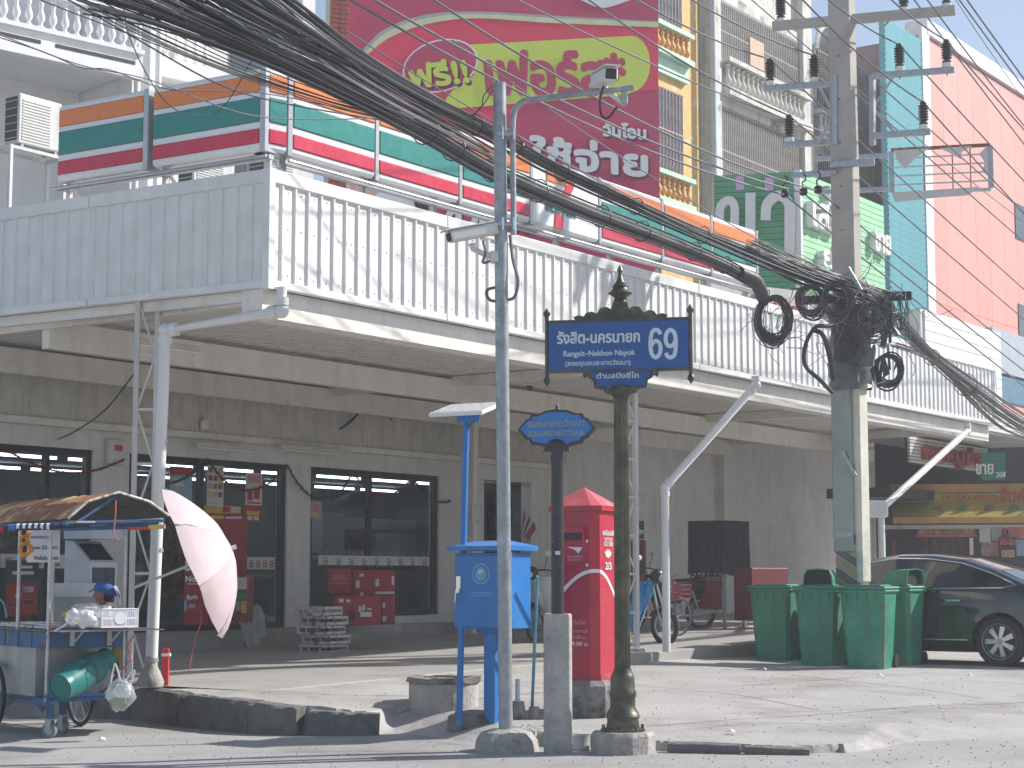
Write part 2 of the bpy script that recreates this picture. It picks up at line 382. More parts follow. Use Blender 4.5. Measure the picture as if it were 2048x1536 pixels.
# plinth step at the foot of the shop wall
BW = 6.2     # the shop wall plane
mb = MB(); mb.box(-.6, 15.6, BW-.42, BW+.3, .2, .68)
st = mb.build('shop_step', M('step_cement', (.34,.33,.31), .8, var=.2), kind='structure'); st.matrix_world = FR
# ================================================================== awning
aw = T('awning', 'long white ribbed metal canopy wrapping the corner over the shop porch', 'awning', C0, AR)
ZF0, ZF1 = 4.35, 5.55
def rib_sheet(w, z0, z1, pitch=.2, rh=.024, rw=.034, out=-1):
    """one ribbed metal sheet, ribs upright, in the x,z plane"""
    prof = []; k = int(round(w/pitch))
    for i in range(k):
        x = i*pitch; prof += [(x, 0), (x+pitch-rw-.02, 0), (x+pitch-rw, rh), (x+pitch-.012, rh), (x+pitch, 0)]
    prof = [p for j, p in enumerate(prof) if j == 0 or p != prof[j-1]]; mb = MB()
    vs = [(x, out*y, z0) for x, y in prof]+[(x, out*y, z1) for x, y in prof]; n = len(prof)
    mb.add(vs, [(i, i+1, n+i+1, n+i) for i in range(n-1)]); return mb
sheet_me = rib_sheet(.8, ZF0+.06, ZF1-.12).mesh('fascia_sheet', white_metal)
for i in range(26):
    if i*.8 > 20.2: break
    link('fascia_sheet', sheet_me, aw, loc=(i*.8, 0, 0))
for i in range(9):
    o = link('fascia_sheet', sheet_me, aw); o.matrix_local = L2R @ Matrix.Translation((-(i+1)*.8, 0, 0))
for i in range(7):
    x0 = i*2.95; MB().rbox(x0+.003, x0+2.94, -.035, .05, ZF1-.135, ZF1, .006).build('cap_flashing', white_metal, aw)
    MB().rbox(x0+.003, x0+2.94, -.03, .06, ZF0-.01, ZF0+.065, .006).build('bottom_trim', white_metal, aw)
for i in range(3):
    x0 = -(i+1)*2.45-.03
    MB(L2R).rbox(x0+.003, x0+2.44, -.035, .05, ZF1-.135, ZF1, .006).build('cap_flashing', white_metal, aw)
    MB(L2R).rbox(x0+.003, x0+2.44, -.03, .06, ZF0-.01, ZF0+.065, .006).build('bottom_trim', white_metal, aw)
MB().box(-.05, .035, -.045, .045, ZF0-.03, ZF1+.004).build('corner_flashing', white_metal, aw)
MB().box(20.62, 20.68, -.04, 2.2, ZF0, ZF1).build('end_flashing', white_metal, aw)
sc_ = MB()
for i in range(103):
    for z in (ZF0+.14, ZF0+.62, ZF1-.2): sc_.box(i*.2+.075, i*.2+.087, -.006, .0, z-.006, z+.006)
sc_.build('sheet_screws', galv, aw, kind='stuff')
# gutter box and beams under the soffit
MB().box(.02, 20.6, .10, .38, ZF0-.30, ZF0-.012).build('gutter', cream, aw)
MB(L2R).box(-6.5, -.1, .07, .13, ZF0-.12, ZF0-.012).build('edge_channel', cream, aw)
for k in range(4):
    MB().box(.12+k*5.15, .12+(k+1)*5.15-.006, 3.40, 3.52, 3.98, 4.30).build('beam', cream, aw)
    MB().box(.0+k*5.15, .0+(k+1)*5.15-.006, 5.72, 5.84, 3.98, 4.30).build('beam', cream, aw)
for a in (.15, 7.7, 15.3, 20.5): MB().box(a-.05, a+.05, .38, 6.1, 4.20, 4.345).build('cross_beam', cream, aw)
soff = M('soffit_sheet', (.74,.71,.66), .5, var=.12, streak=.0, dirt=(.40,.36,.30), dscale=1.5, dlo=.58, dhi=.72)
def soffit_me():
    mb = MB(); pts = []
    for i in range(4):
        x = i*.2; pts += [(x, 0), (x+.10, 0), (x+.115, .03), (x+.185, .03), (x+.2, 0)]
    n = len(pts); mb.add([(x, .2, 4.36+y) for x, y in pts]+[(x, 6.18, 4.36+y) for x, y in pts], [(i, n+i, n+i+1, i+1) for i in range(n-1)])
    return mb.mesh('soffit_sheet', soff)
sm_ = soffit_me()
for i in range(25): link('soffit_sheet', sm_, aw, loc=(.03+i*.8, 0, 0))
MB().box(.06, 20.6, .06, 6.19, 4.62, 4.66).build('roof_deck', grey_paint, aw)
# valance of ribbed sheet on the shop wall
val_m = M('brown_grey_sheet', (.60,.57,.52), .55, var=.12, streak=.35)
vme = rib_sheet(.8, 3.50, 4.05, pitch=.1, rh=.018, rw=.03).mesh('valance_sheet', val_m)
for i in range(19): link('valance_sheet', vme, aw, loc=(-.4+i*.8, BW-.10, 0))
MB().box(-.4, 14.8, BW-.16, BW-.02, 3.40, 3.49).build('valance_trim', cream, aw)
# ---------------------------------------------------------------- lattice columns
def lattice_column(a, b, z1, label, w=.21, withbase=True):
    p = RW(a, b, 0); z0 = zporch(a); t = T('lattice_column', label, 'column', (p.x, p.y, z0), R_(8), 'steel lattice columns of the awning')
    h = z1-z0
    for x in (-w/2, w/2): MB().box(x-.025, x+.025, -.03, .03, 0, h).build('chord', grey_paint, t)
    for x in (-w/2, w/2): MB().box(x-.022, x+.022, .12, .17, 0, h).build('chord', grey_paint, t)
    n = 7
    for i in range(n):
        za, zb = h*i/n, h*(i+1)/n; x = w/2-.02
        MB().beam((-x if i % 2 else x, 0, za+.02), (x if i % 2 else -x, 0, zb-.02), .022).build('brace', grey_paint, t)
        if i: MB().box(-x, x, -.018, .018, za-.015, za+.015).build('batten', grey_paint, t)
    MB().rbox(-.2, .2, -.15, .28, -.02, .05, .02).build('base_plate', conc, t)
    return t
LC1 = (.0, 1.72)
lattice_column(.0, 1.72, 4.34, 'white steel lattice column beside the left downpipe, behind the food cart')
lattice_column(7.62, .40, 4.06, 'white steel lattice column behind the blue motor scooter')
lattice_column(15.0, .45, 4.06, 'white steel lattice column behind the concrete power pole, near the black car')
def downpipe(pts, r, label, z0):
    t = T('downpipe', label, 'drainpipe', pts[-1], 0, 'pvc rain downpipes of the awning')
    o = Vector(pts[-1]); Q = [Vector(p)-o for p in pts]
    MB().tube(Q, r, 18).build('pipe', pvc, t, smooth=True)
    for i in range(1, len(Q)-1):
        MB().ball(Q[i], r*1.22, 18).build('elbow', pvc, t, smooth=True)
        for j in (-1, 1):
            d = (Q[i+j]-Q[i]).normalized(); MB().cyl(Q[i]+d*r*.9, Q[i]+d*r*2.2, r*1.16, n=18).build('socket', pvc, t, smooth=True)
    return t, Q
YP = 18.35
pt = [at(563,575,17.95), at(563,622,17.95), at(331,662,18.35), gnd(312,1362,.32)]
pt[-1] = Vector((pt[2].x-.085, 18.38, .34))
tp, Q = downpipe(pt, .062, 'white downpipe with elbow running from the awning corner to the left column foot', 0)
for z in (.25, 1.35, 2.45): MB().cyl((Q[-1]-Vector((0,0,0)))+Vector((.085*z/3.4,0,z)), Vector((.085*z/3.4,0,z+.04)), .07, n=18).build('clamp', galv, tp, smooth=True)
MB().lathe([(.13,0),(.14,.05),(.10,.14),(.07,.2),(.066,.3)], 16).build('bagged_foot', conc, tp, smooth=True)
p0, p1 = at(1512,770,24.6), at(1330,975,24.2)
downpipe([p0+Vector((0,0,.12)), p0, p1, Vector((p1.x, p1.y, zporch(7.8)))], .055, 'white downpipe slanting from the awning gutter down to the column by the blue scooter', 0)
p0, p1 = at(1935,862,33.4), at(1762,1018,30.0)
downpipe([p0+Vector((0,0,.15)), p0, p1, Vector((p1.x, p1.y, zporch(15)))], .06, 'grey white downpipe slanting above the roof of the black car', 0)
pb_ = at(1750,1018,30); tag(MB().rbox(-.26,.2,-.12,.12,-.14,.14,.03).build('junction_box', white_metal, loc=pb_), 'fat white box joint where the slanting pipe meets the third column', 'pipe joint')
# ================================================================== shop
shop_wall = M('cream_shop_wall', (.73,.72,.70), .8, var=.1, streak=.15, dirt=(.50,.48,.45), dscale=.8, dlo=.58, dhi=.75)
ZFL = .68
sh = T('convenience_store', 'cream convenience store with dark framed plate glass under the canopy', 'shop', RW(0, BW), AR)
def WX(u, v=1100): return fac(u, v, FR, BW)[0]
xa, xb, xc, xd, xe, xf, xg, xh = [WX(u) for u in (-60, 182, 255, 573, 620, 878, 968, 1062)]
ZH = 3.13
def wallbox(x0, x1, z0, z1, name='wall', m=None, y0=0, y1=.22): return MB().box(x0, x1, y0, y1, z0, z1).build(name, m or shop_wall, sh)
wallbox(-.9, xa-.004, .3, 4.6)
wallbox(xb, xc, .3, ZH); wallbox(xd, xe, .3, ZH); wallbox(xf, xg, .3, ZH)
wallbox(xa, xh, ZH+.003, 4.6)
wallbox(xh+.003, WX(1800), .3, 4.6)
MB().box(15.0, 30, -4.2, .0, 4.70, 4.76).build('added_shade_roof', grey_paint, sh)  # unseen roof, added to keep the far shop wall in shade
for u in (1440, 1752): x = WX(u); wallbox(x-.18, x+.18, .3, 4.3, 'pilaster', y0=-.22, y1=-.004)
wallbox(xe, xf, .3, .80, 'sill_wall')
pane_no = 0
def window(x0, x1, z0, z1, mull, fw=.075):
    f = MB()
    fr_ = MB().box(x0, x1, .04, .13, z1-fw, z1).build('window_frame', dark_frame, sh)
    for (a, b, c, d) in ((x0, x1, z0, z0+fw), (x0, x0+fw, z0+fw, z1-fw), (x1-fw, x1, z0+fw, z1-fw)):
        MB().box(a, b, .04, .13, c, d).build('bar', dark_frame, fr_)
    xs = [x0+fw]+[m for m in mull]+[x1-fw]
    for m in mull: MB().box(m-fw*.45, m+fw*.45, .04, .13, z0+fw, z1-fw).build('bar', dark_frame, fr_)
    for a, b in zip(xs, xs[1:]): MB().box(a+.02, b-.02, .08, .088, z0+fw, z1-fw).build('pane', glass, fr_)
window(xa, xb, ZFL, ZH, [WX(95)])
window(xc, xd, ZFL, ZH, [WX(406)], .09)
window(xe, xf, .82, ZH, [WX(744)], .085)
# ATM recess
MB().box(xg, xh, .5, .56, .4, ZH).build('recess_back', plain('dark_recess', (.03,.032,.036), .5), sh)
MB().box(WX(1018), WX(1052), .30, .45, .6, 2.9).build('atm_panel', plain('atm_navy', (.018,.02,.04), .3), sh)
a0 = sh
text('atm_lettering', 'ATM', ink_w, sh, ((WX(1018)+WX(1052))/2, .29, 2.55), .10, bold=.004)
text('atm_small_print', '24 hours banking', ink_w, sh, ((WX(1018)+WX(1052))/2, .29, 2.44), .03)
# white sticker strip with small marks on the glass
org = plain('logo_orange', (.75,.20,.04), .5); grn = plain('logo_green', (.0,.22,.16), .5); red = plain('logo_red', (.55,.02,.06), .5)
def strip(x0, x1, z, n, h=.18):
    s_ = MB().box(x0, x1, .030, .036, z, z+h).build('sticker_strip', plain('sticker_white', (.62,.66,.66), .5), sh)
    for i in range(n):
        cx = x0+(x1-x0)*(i+.5)/n
        for k, m in enumerate((org, grn, red)):
            MB().prism([(cx-.05+k*.006, z+h*.68-k*.04), (cx+.05+k*.006, z+h*.80-k*.04), (cx+.05+k*.006, z+h*.66-k*.04), (cx-.05+k*.006, z+h*.54-k*.04)], .022, .0285).build('logo_mark', m, s_)
zst = 1.55
strip(WX(5), WX(92), zst, 3); strip(WX(104), WX(172), zst, 3); strip(WX(498), WX(553), zst, 4); strip(WX(640), WX(862), 1.62, 9, .15)
# interior
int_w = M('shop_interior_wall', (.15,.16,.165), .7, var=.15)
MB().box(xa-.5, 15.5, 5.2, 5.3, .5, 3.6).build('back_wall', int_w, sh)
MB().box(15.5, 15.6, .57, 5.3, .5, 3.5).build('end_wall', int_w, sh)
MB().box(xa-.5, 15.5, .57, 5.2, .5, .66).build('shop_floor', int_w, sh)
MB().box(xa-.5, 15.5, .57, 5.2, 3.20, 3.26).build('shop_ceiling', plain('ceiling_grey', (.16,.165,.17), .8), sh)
tube_m = plain('lit_fluorescent', (.9,.95,1), .5, emit=((.85,.95,1), 5.0))
for b in (1.5, 3.9):
    for i in range(11):
        x = xa+.2+i*1.35
        if x+1 > 15: break
        MB().box(x, x+1.1, b, b+.05, 3.10, 3.14).build('tube_light', tube_m, sh)
# ================================================================== stripe sign on the canopy roof
SGO = Vector((-2.66, 19.25, 0)); FS = frame(SGO, AR); FSL = frame(SGO, AL)
ZS0, ZS1 = 6.08, 7.00
sg = T('stripe_sign', 'long orange green and red striped light box sign on the canopy roof', 'sign', SGO, AR)
S2R = FS.inverted() @ FSL
lb_w = plain('sign_white_acrylic', (.78,.78,.78), .25, var=.04); s_or = plain('stripe_orange', (.80,.22,.045), .3, var=.06)
s_gr = plain('stripe_green', (.015,.23,.20), .3, var=.06); s_rd = plain('stripe_red', (.60,.02,.065), .3, var=.06); alu = M('aluminium_trim', (.45,.46,.47), .35, .6, var=.12)
def light_box(x0, x1, tf=None, stripes=True, end_l=.03, end_r=.03):
    H = ZS1-ZS0
    p = MB(tf).rbox(x0+.008, x1-.008, -.02, .28, ZS0, ZS1, .035).build('light_box', lb_w, sg)
    if stripes:
        for (a, b, m, nm) in ((.075,.285,s_or,'orange_stripe'), (.355,.655,s_gr,'green_stripe'), (.74,.915,s_rd,'red_stripe')):
            MB(tf).rbox(x0+.045, x1-.045, -.034, -.012, ZS1-b*H, ZS1-a*H, .012).build(nm, m, p)
    MB(tf).rbox(x1-.035, x1+.035, -.032, .29, ZS0-.02, ZS1+.004, .006).build('mullion', alu, p)
    return p
A_ = lambda u: fac(u, 400, FS, 0)[0]
AL_ = lambda u: fac(u, 270, FSL, 0)[0]
light_box(AL_(299)+.035, -.06, S2R); light_box(AL_(115), AL_(299)-.035, S2R)
# chamfered corner piece
cch = Matrix.Translation((0,0,0)) @ (FS.inverted() @ frame(SGO, (AR+AL)/2))
xs = [.33, A_(750), A_(918), A_(1060), A_(1197), A_(1322), A_(1420), A_(1510)]
q0 = S2R @ Vector((-.06, 0, 0)); q1 = Vector((xs[0], 0, 0)); mid = (q0+q1)/2; dd = q1-q0
tfc = Matrix.Translation(q0) @ Matrix.Rotation(math.atan2(dd.y, dd.x), 4, 'Z')
light_box(.0, dd.length, tfc)
seven = None
for i in range(len(xs)-1):
    p = light_box(xs[i], xs[i+1], stripes=(i != 3))
    if i == 3: seven = p
# the numeral logo on the white box
x0, x1 = xs[3], xs[4]; cx = (x0+x1)/2-.15; w = .62; zz = lambda k: ZS1-k*(ZS1-ZS0)
MB().prism([(cx-w*.55, zz(.10)), (cx+w*.42, zz(.10)), (cx+w*.22, zz(.30)), (cx-w*.55, zz(.30))], -.036, -.012).build('numeral_top', s_or, seven)
MB().prism([(cx+w*.42, zz(.10)), (cx+w*.58, zz(.10)), (cx+w*.50, zz(.30)), (cx+w*.22, zz(.30))], -.037, -.012).build('numeral_corner', s_rd, seven)
MB().prism([(cx+w*.50, zz(.30)), (cx+w*.16, zz(.60)), (cx-w*.16, zz(.60)), (cx+w*.22, zz(.30))], -.036, -.012).build('numeral_leg', s_rd, seven)
MB().prism([(cx+w*.10, zz(.76)), (cx+w*.06, zz(.97)), (cx-w*.26, zz(.97)), (cx-w*.22, zz(.76))], -.036, -.012).build('numeral_foot', s_rd, seven)
text('eleven_lettering', 'ELEVEn', s_gr, seven, (cx, -.03, zz(.74)), .10, width=.72, bold=.012)
for tf, a, b in ((None, .3, xs[-1]), (S2R, AL_(112), .0)):
    MB(tf).box(a, b, .02, .10, ZS0-.10, ZS0-.05).build('cable_tray', galv, sg)
    MB(tf).cyl((a, -.03, ZS0-.075), (b, -.03, ZS0-.075), .018, n=8).build('conduit', alu, sg)
    n = max(2, int((b-a)/1.3))
    for i in range(n+1):
        x = a+.1+(b-a-.2)*i/n
        MB(tf).box(x-.03, x+.03, .12, .18, 4.66, ZS0).build('sign_post', grey_paint, sg)
        MB(tf).beam((x+.02, .18, ZS0-.05), (x+.5, .9, 4.7), .035).build('strut', grey_paint, sg)
# air conditioners on the canopy roof
def aircon(u, v, Y, w, h, label, rz=AR):
    p = at(u, v, Y); t = T('air_conditioner', label, 'air conditioner', (p.x, p.y, p.z-h), rz, 'outdoor air conditioner units')
    MB().rbox(-w/2, w/2, 0, .32, 0, h, .02).build('casing', grey_paint, t)
    g = MB()
    for i in range(14): z = h*.08+i*h*.84/14; MB().box(-w*.42, w*.22, -.012, -.002, z, z+h*.028).build('louvre', grey_paint, t)
    MB().box(-w/2-.006, -w/2-.002, .03, .29, h*.06, h*.94).build('coil', plain('coil_dark', (.05,.06,.07), .6), t)
    for k in range(6): MB().box(-w/2-.012, -w/2-.007, .03, .29, h*(.1+k*.15), h*(.115+k*.15)).build('coil_guard', grey_paint, t)
    for x in (-w*.38, w*.38): MB().box(x-.02, x+.02, .02, .3, -.05, -.002).build('foot', galv, t)
    return t
ac1 = aircon(83, 197, 26.0, .82, .74, 'air conditioner unit on the tall white stand left of the striped sign')
aircon(430, 303, 25.5, .85, .60, 'air conditioner unit seen under the striped sign, left of the sign corner')
aircon(570, 305, 24.3, .78, .56, 'air conditioner unit behind the canopy corner, right of the sign corner')
fr = T('equipment_stand', 'white angle iron stand carrying the left air conditioner', 'stand', (ac1.location.x, ac1.location.y, 4.7), AR)
hh = ac1.location.z-.06-4.7
for x in (-.55, .45):
    for y in (-.02, .36): MB().box(x-.025, x+.025, y-.025, y+.025, 0, hh).build('leg', grey_paint, fr)
for y in (-.02, .36): MB().box(-.52, .42, y-.02, y+.02, hh-.05, hh-.004).build('rail', grey_paint, fr)
for x in (-.55, .45): MB().box(x-.02, x+.02, .01, .33, hh-.05, hh-.004).build('rail', grey_paint, fr)
# ================================================================== billboard
BO = at(683, 300, 27.9); BO.z = 0; AB = math.atan2(.355, .935); FB = frame(BO, AB)
bb = T('billboard', 'huge crimson advertising board with Thai lettering behind the striped sign', 'billboard', BO, AB)
def bp(u, v): return fac(u, v, FB, 0)
bx1 = bp(1318, 300)[0]; bz1 = bp(800, -70)[1]; bz0 = bp(800, 640)[1]
bb_bg = M('billboard_crimson', (.50,.045,.115), .5, var=.10, scale=.8); bb_rd = M('billboard_red', (.72,.045,.10), .5, var=.06, scale=.8)
bb_ye = plain('billboard_lime', (.60,.70,.10), .5, var=.05); bb_wh = plain('billboard_white', (.72,.74,.76), .5, var=.04); bb_cr = plain('billboard_cream', (.62,.66,.38), .5)
bb_sh = plain('billboard_letter_shadow', (.16,.015,.055), .5)
MB().box(0, bx1, .0, .08, bz0, bz1).build('panel', bb_bg, bb)
for i in range(6): x = bx1*(i+.5)/6; MB().box(x-.05, x+.05, .09, .2, 4.6, bz1).build('back_post', galv, bb)
def flat(name, pts, m, lay, parent=bb, px=bp):
    poly = [px(u, v) for u, v in pts]; return MB().prism(poly, -.003*lay-.002, -.003*lay).build(name, m, parent)
def ribbon(name, top, bot, m, lay):
    t = smooth_pts([(u, v, 0) for u, v in top], 6); b = smooth_pts([(u, v, 0) for u, v in bot], 6); mb = MB(); n = len(t)
    for p, q in zip(t, b):
        a = bp(p.x, p.y); c = bp(q.x, q.y); mb.v += [Vector((a[0], -.003*lay, a[1])), Vector((c[0], -.003*lay, c[1]))]
    mb.f = [[2*i, 2*i+2, 2*i+3, 2*i+1] for i in range(n-1)]
    return mb.build(name, m, bb)
ribbon('red_field', [(728,105),(775,70),(850,46),(950,38),(1100,46),(1316,56)], [(728,106),(760,150),(850,220),(950,250),(1100,200),(1316,180)], bb_rd, 1)
ribbon('grey_band', [(726,98),(770,58),(850,30),(950,23),(1100,31),(1316,43)], [(730,106),(776,66),(852,40),(950,33),(1100,40),(1316,50)], plain('band_grey', (.40,.40,.42), .5), 2)
ribbon('cream_band', [(730,104),(774,64),(850,37),(950,28),(1100,36),(1316,45)], [(736,108),(782,74),(856,48),(950,37),(1100,46),(1316,55)], bb_cr, 3)
pill = [(930,90),(1262,72)]+[(1262+math.sin(t)*38, 128-math.cos(t)*56) for t in [PI*k/10 for k in range(1, 10)]]+[(1250,190),(900,218),(890,200),(905,180),(930,165),(948,150)]
flat('lime_panel', pill, bb_ye, 3)
el = [(880+75*math.cos(t)-8*math.sin(t), 132+54*math.sin(t)-6*math.cos(t)) for t in [2*PI*k/28 for k in range(28)]]
flat('oval_outline', el, bb_wh, 4); flat('oval', [(880+(u-880)*.955, 132+(v-132)*.94) for u, v in el], bb_bg, 5)
def btext(s, u0, u1, v1, hpx, m, lay, bold, tilt=0, shadow=True, nm='lettering'):
    a = bp(u0, v1); b = bp(u1, v1); h = (bp(u0, v1-hpx)[1]-a[1])
    if shadow: text(nm+'_shadow', s, bb_sh, bb, ((a[0]+b[0])/2+.04, -.003*lay, (a[1]+b[1])/2-.035), h, width=b[0]-a[0], bold=bold*1.15, rot=(0,-tilt,0))
    text(nm, s, m, bb, ((a[0]+b[0])/2, -.003*lay-.006, (a[1]+b[1])/2), h, width=b[0]-a[0], bold=bold, rot=(0,-tilt,0))
btext('ฟรี!!', 822, 938, 170, 42, bb_ye, 6, .022, tilt=R_(12), nm='free_lettering')
btext('เฟอร์ส*', 975, 1252, 188, 78, bb_bg, 5, .04, tilt=R_(5), shadow=False, nm='main_lettering')
btext('วันโอน', 1206, 1290, 275, 23, bb_wh, 5, .016, nm='small_lettering')
btext('ค่าใช้จ่าย', 960, 1292, 338, 50, bb_wh, 5, .03, nm='cost_lettering')
btext('ช่วยผ่อนดาวน์', 892, 1240, 462, 46, bb_wh, 5, .03, nm='help_lettering')
btext('*เงื่อนไขเป็นไปตามที่บริษัทฯกำหนด', 1176, 1300, 502, 9, bb_wh, 3, .0, shadow=False, nm='fine_print')
ribbon('white_disc', [(1160,-60),(1200,-60),(1262,-60)], [(1160,0),(1205,16),(1262,0)], bb_wh, 3)
# the printed face at the lower left of the board
flat('picture_white', [(688,330),(850,330),(850,420),(832,450),(688,450)], bb_wh, 2)
skin_p = plain('print_skin', (.68,.42,.36), .6)
flat('printed_face', [(688,335),(790,335),(775,372),(745,395),(712,390),(690,365)], skin_p, 3)
flat('printed_lips', [(752,352),(768,346),(784,352),(770,362)], plain('print_lips', (.60,.08,.16), .5), 4)
flat('printed_hair', [(706,335),(740,335),(718,372),(700,368)], plain('print_hair', (.03,.02,.02), .5), 5)
flat('printed_hair', [(800,345),(852,345),(855,425),(838,440),(826,400),(806,378)], plain('print_hair', (.03,.02,.02), .5), 3)
# ================================================================== buildings behind
def row_frame(u, Y, ang, v=900): p = at(u, v, Y); return frame(Vector((p.x, p.y, 0)), ang)
bal_prof = [(.055,0),(.055,.03),(.03,.05),(.028,.08),(.06,.14),(.062,.19),(.035,.27),(.026,.33),(.04,.37),(.04,.39),(.028,.41),(.028,.44),(.05,.46),(.05,.5)]
def bal_mesh(m, h, r=1.0): return MB().lathe([(a*r, z*h/.5) for a, z in bal_prof], 10).mesh('baluster', m, True)
# white building at the left
AW = R_(90-47); FW = row_frame(285, 28.0, AW, 200)
wb = T('white_shophouse', 'bright white building with balustraded balconies above the left of the canopy', 'building', FW.translation, AW)
wx = lambda u: fac(u, 200, FW, 0)[0]; wz = lambda u, v, b=0: fac(u, v, FW, b)[1]
white_p = M('white_render', (.80,.80,.80), .8, var=.06, streak=.08)
shade_p = M('pale_blue_siding', (.33,.38,.42), .6, var=.15)
MB().box(-7, 0, 2.0, 2.3, 4.7, 14).build('wall', white_p, wb)
MB().box(0.01, wx(345), .35, 2.3, 4.7, 14).build('wall', white_p, wb)
MB().box(wx(345)+.01, wx(670), 1.2, 2.3, 4.7, 14).build('wall', white_p, wb)
MB().box(wx(665), wx(690), .9, 1.19, 4.7, 14).build('corner_pilaster', white_p, wb)
for u in (290, 332): MB().cyl((wx(u), .25, 4.5), (wx(u), .25, 13), .05, n=12).build('rain_pipe', white_p, wb, smooth=True)
zs1, zs0 = wz(283, 108), wz(283, 160)
MB().box(-7, -.01, 0, 1.99, zs0+.18, zs1-.02).build('balcony_slab', white_p, wb)
MB().box(-7, -.01, -.06, .10, zs1-.02, zs1+.05).build('balcony_kerb', white_p, wb)
MB().box(-7, -.01, -.03, .12, zs0, zs0+.18).build('balcony_beam', white_p, wb)
for k in range(4): MB().box(-1.55-k*1.65, -.15-k*1.65, -.008, .0, zs0+.22, zs0+.28).build('vent_slot', plain('slot_dark', (.05,.05,.055), .8), wb)
bm = bal_mesh(white_p, .50)
x = -.15
while x > -5.2: link('baluster', bm, wb, loc=(x, .03, zs1+.05)); x -= .205
MB().box(-7, -.01, -.05, .11, zs1+.555, zs1+.66).build('handrail', white_p, wb)
z2 = wz(400, 130, .9)
MB().box(wx(345)+.02, wx(480), .85, 1.19, z2-.35, z2-.02).build('balcony_slab', white_p, wb)
x = wx(352)
while x < wx(480): link('baluster', bm, wb, loc=(x, .93, z2)); x += .19
MB().box(wx(345)+.02, wx(480), .87, .99, z2+.505, z2+.60).build('handrail', white_p, wb)
for k in range(4):
    for j in range(2): MB().box(wx(540)+k*.42, wx(540)+k*.42+.36, 1.17, 1.195, 8.3+j*1.9, 9.9+j*1.9).build('window_pane', plain('pane_grey', (.10,.12,.14), .15), wb)
MB().box(-7, -2.6, 1.90, 1.99, 4.7, zs0-.6).build('shutter_back', shade_p, wb)
for k in range(30):
    z = 4.7+k*.11
    if z > zs0-.75: break
    MB().add([(-7,1.86,z),(-2.6,1.86,z),(-2.6,1.90,z+.10),(-7,1.90,z+.10)], [(0,1,2,3)]).build('shutter_slat', shade_p, wb)
# red brick return beside the billboard
FBr = row_frame(676, 27.7, AB, 200)
br = T('brick_pier', 'narrow red brick strip left of the crimson billboard', 'wall', FBr.translation, AB)
brick_m = M('red_brick', (.42,.12,.09), .85, var=.3, scale=6)
MB().box(-.14, .16, .03, .3, 4.6, 11).build('mortar', M('mortar', (.45,.42,.38), .9), br)
bme = [MB().box(-.065*k, .065*k, 0, .06, 0, .062).mesh('brick', brick_m) for k in (1, 1.1)]
for j in range(80):
    z = 5.2+j*.075
    for i in range(2): link('brick', bme[(i+j) % 2], br, loc=(-.065+.145*i+(.0 if j % 2 else .01), 0, z))
# ---- shophouse row to the right (direction of the street)
def shophouse(name, label, u0, u1, Y, m, base=0, top=21, depth=4):
    F = row_frame(u0, Y, AR, 250 if top > 8 else 900); w = fac(u1, 250 if top > 8 else 900, F, 0)[0]
    t = T(name, label, 'building', F.translation, AR)
    MB().box(0, w, 0, depth, base, top).build('wall', m, t)
    return t, F, w
grille_cache = {}
def grille(t, x0, x1, z0, z1, y=-.03, pitch=.13, m=None, curls=False, thick=.012, name='window_grille'):
    """a framed window with an iron grille in front"""
    m = m or grey_paint
    fr_ = MB().box(x0, x1, y+.02, y+.05, z0, z0+.05).build(name, m, t)
    MB().box(x0, x1, y+.055, y+.07, z0, z1).build('pane', plain('window_dark', (.05,.055,.06), .2), fr_)
    g = MB(); x = x0
    for z in (z0, (z0+z1)/2, z1): g.box(x0, x1, y-.01, y+.01, z-.012, z+.012)
    while x < x1+.001: g.box(x-thick/2, x+thick/2, y-.008, y+.008, z0, z1); x += pitch
    if curls:
        for k in range(int((x1-x0)/pitch)):
            cx = x0+(k+.5)*pitch
            for q in np.arange(z0+.12, z1-.05, .42):
                P = [(cx+pitch*.36*math.sin(s*2*PI)*(1-.3*s), y, q+.2*s) for s in np.linspace(0, 1, 7)]
                g.tube(P, .007, 3, False)
    g.build('grille_bars', m, fr_, kind='stuff')
    return fr_
old_w = M('peeling_white_plaster', (.66,.64,.60), .85, var=.15, streak=.35, dirt=(.22,.21,.20), dscale=1.3, dlo=.56, dhi=.66, bump=.4)
yel = M('yellow_ochre_plaster', (.72,.46,.17), .85, var=.12, dirt=(.70,.62,.50), dscale=3, dlo=.56, dhi=.6, bump=.2)
mint = M('mint_paint', (.50,.68,.55), .7, var=.1); orange_b = M('ochre_balusters', (.66,.36,.12), .7, var=.1)
YB = 44.0
t1, F1, w1 = shophouse('yellow_shophouse', 'ochre yellow shophouse with mint sills right of the crimson billboard', 1300, 1399, 41.9, yel)
fx1 = lambda u, v=300: fac(u, v, F1, 0)
pink_g = plain('pinkish_iron', (.55,.42,.42), .5)
for (va, vb) in ((-90, 60), (185, 350)):
    za, zb = fx1(1345, vb)[1], fx1(1345, va)[1]; x0, x1 = fx1(1302)[0], fx1(1366)[0]
    grille(t1, x0, x1, za, zb, y=-.06, pitch=.16, m=pink_g, curls=True)
    MB().box(x0-.1, x1+.12, -.30, -.002, za-.16, za-.05).build('sill', mint, t1)
    MB().box(x0-.1, x1+.12, -.30, -.002, za-.85, za-.72).build('sill', mint, t1)
    MB().box(x0-.1, x1+.12, -.12, -.002, za-1.25, za-.86).build('apron_panel', mint, t1)
    bmo = bal_mesh(orange_b, .55, 1.5); x = x0+.05
    while x < x1+.1: link('baluster', bmo, t1, loc=(x, -.16, za-.716)); x += .24
t2, F2, w2 = shophouse('weathered_shophouse', 'peeling grey white shophouse with wide iron grilles above the green sign', 1403, 1612, YB, old_w)
fx2 = lambda u, v=300: fac(u, v, F2, 0)
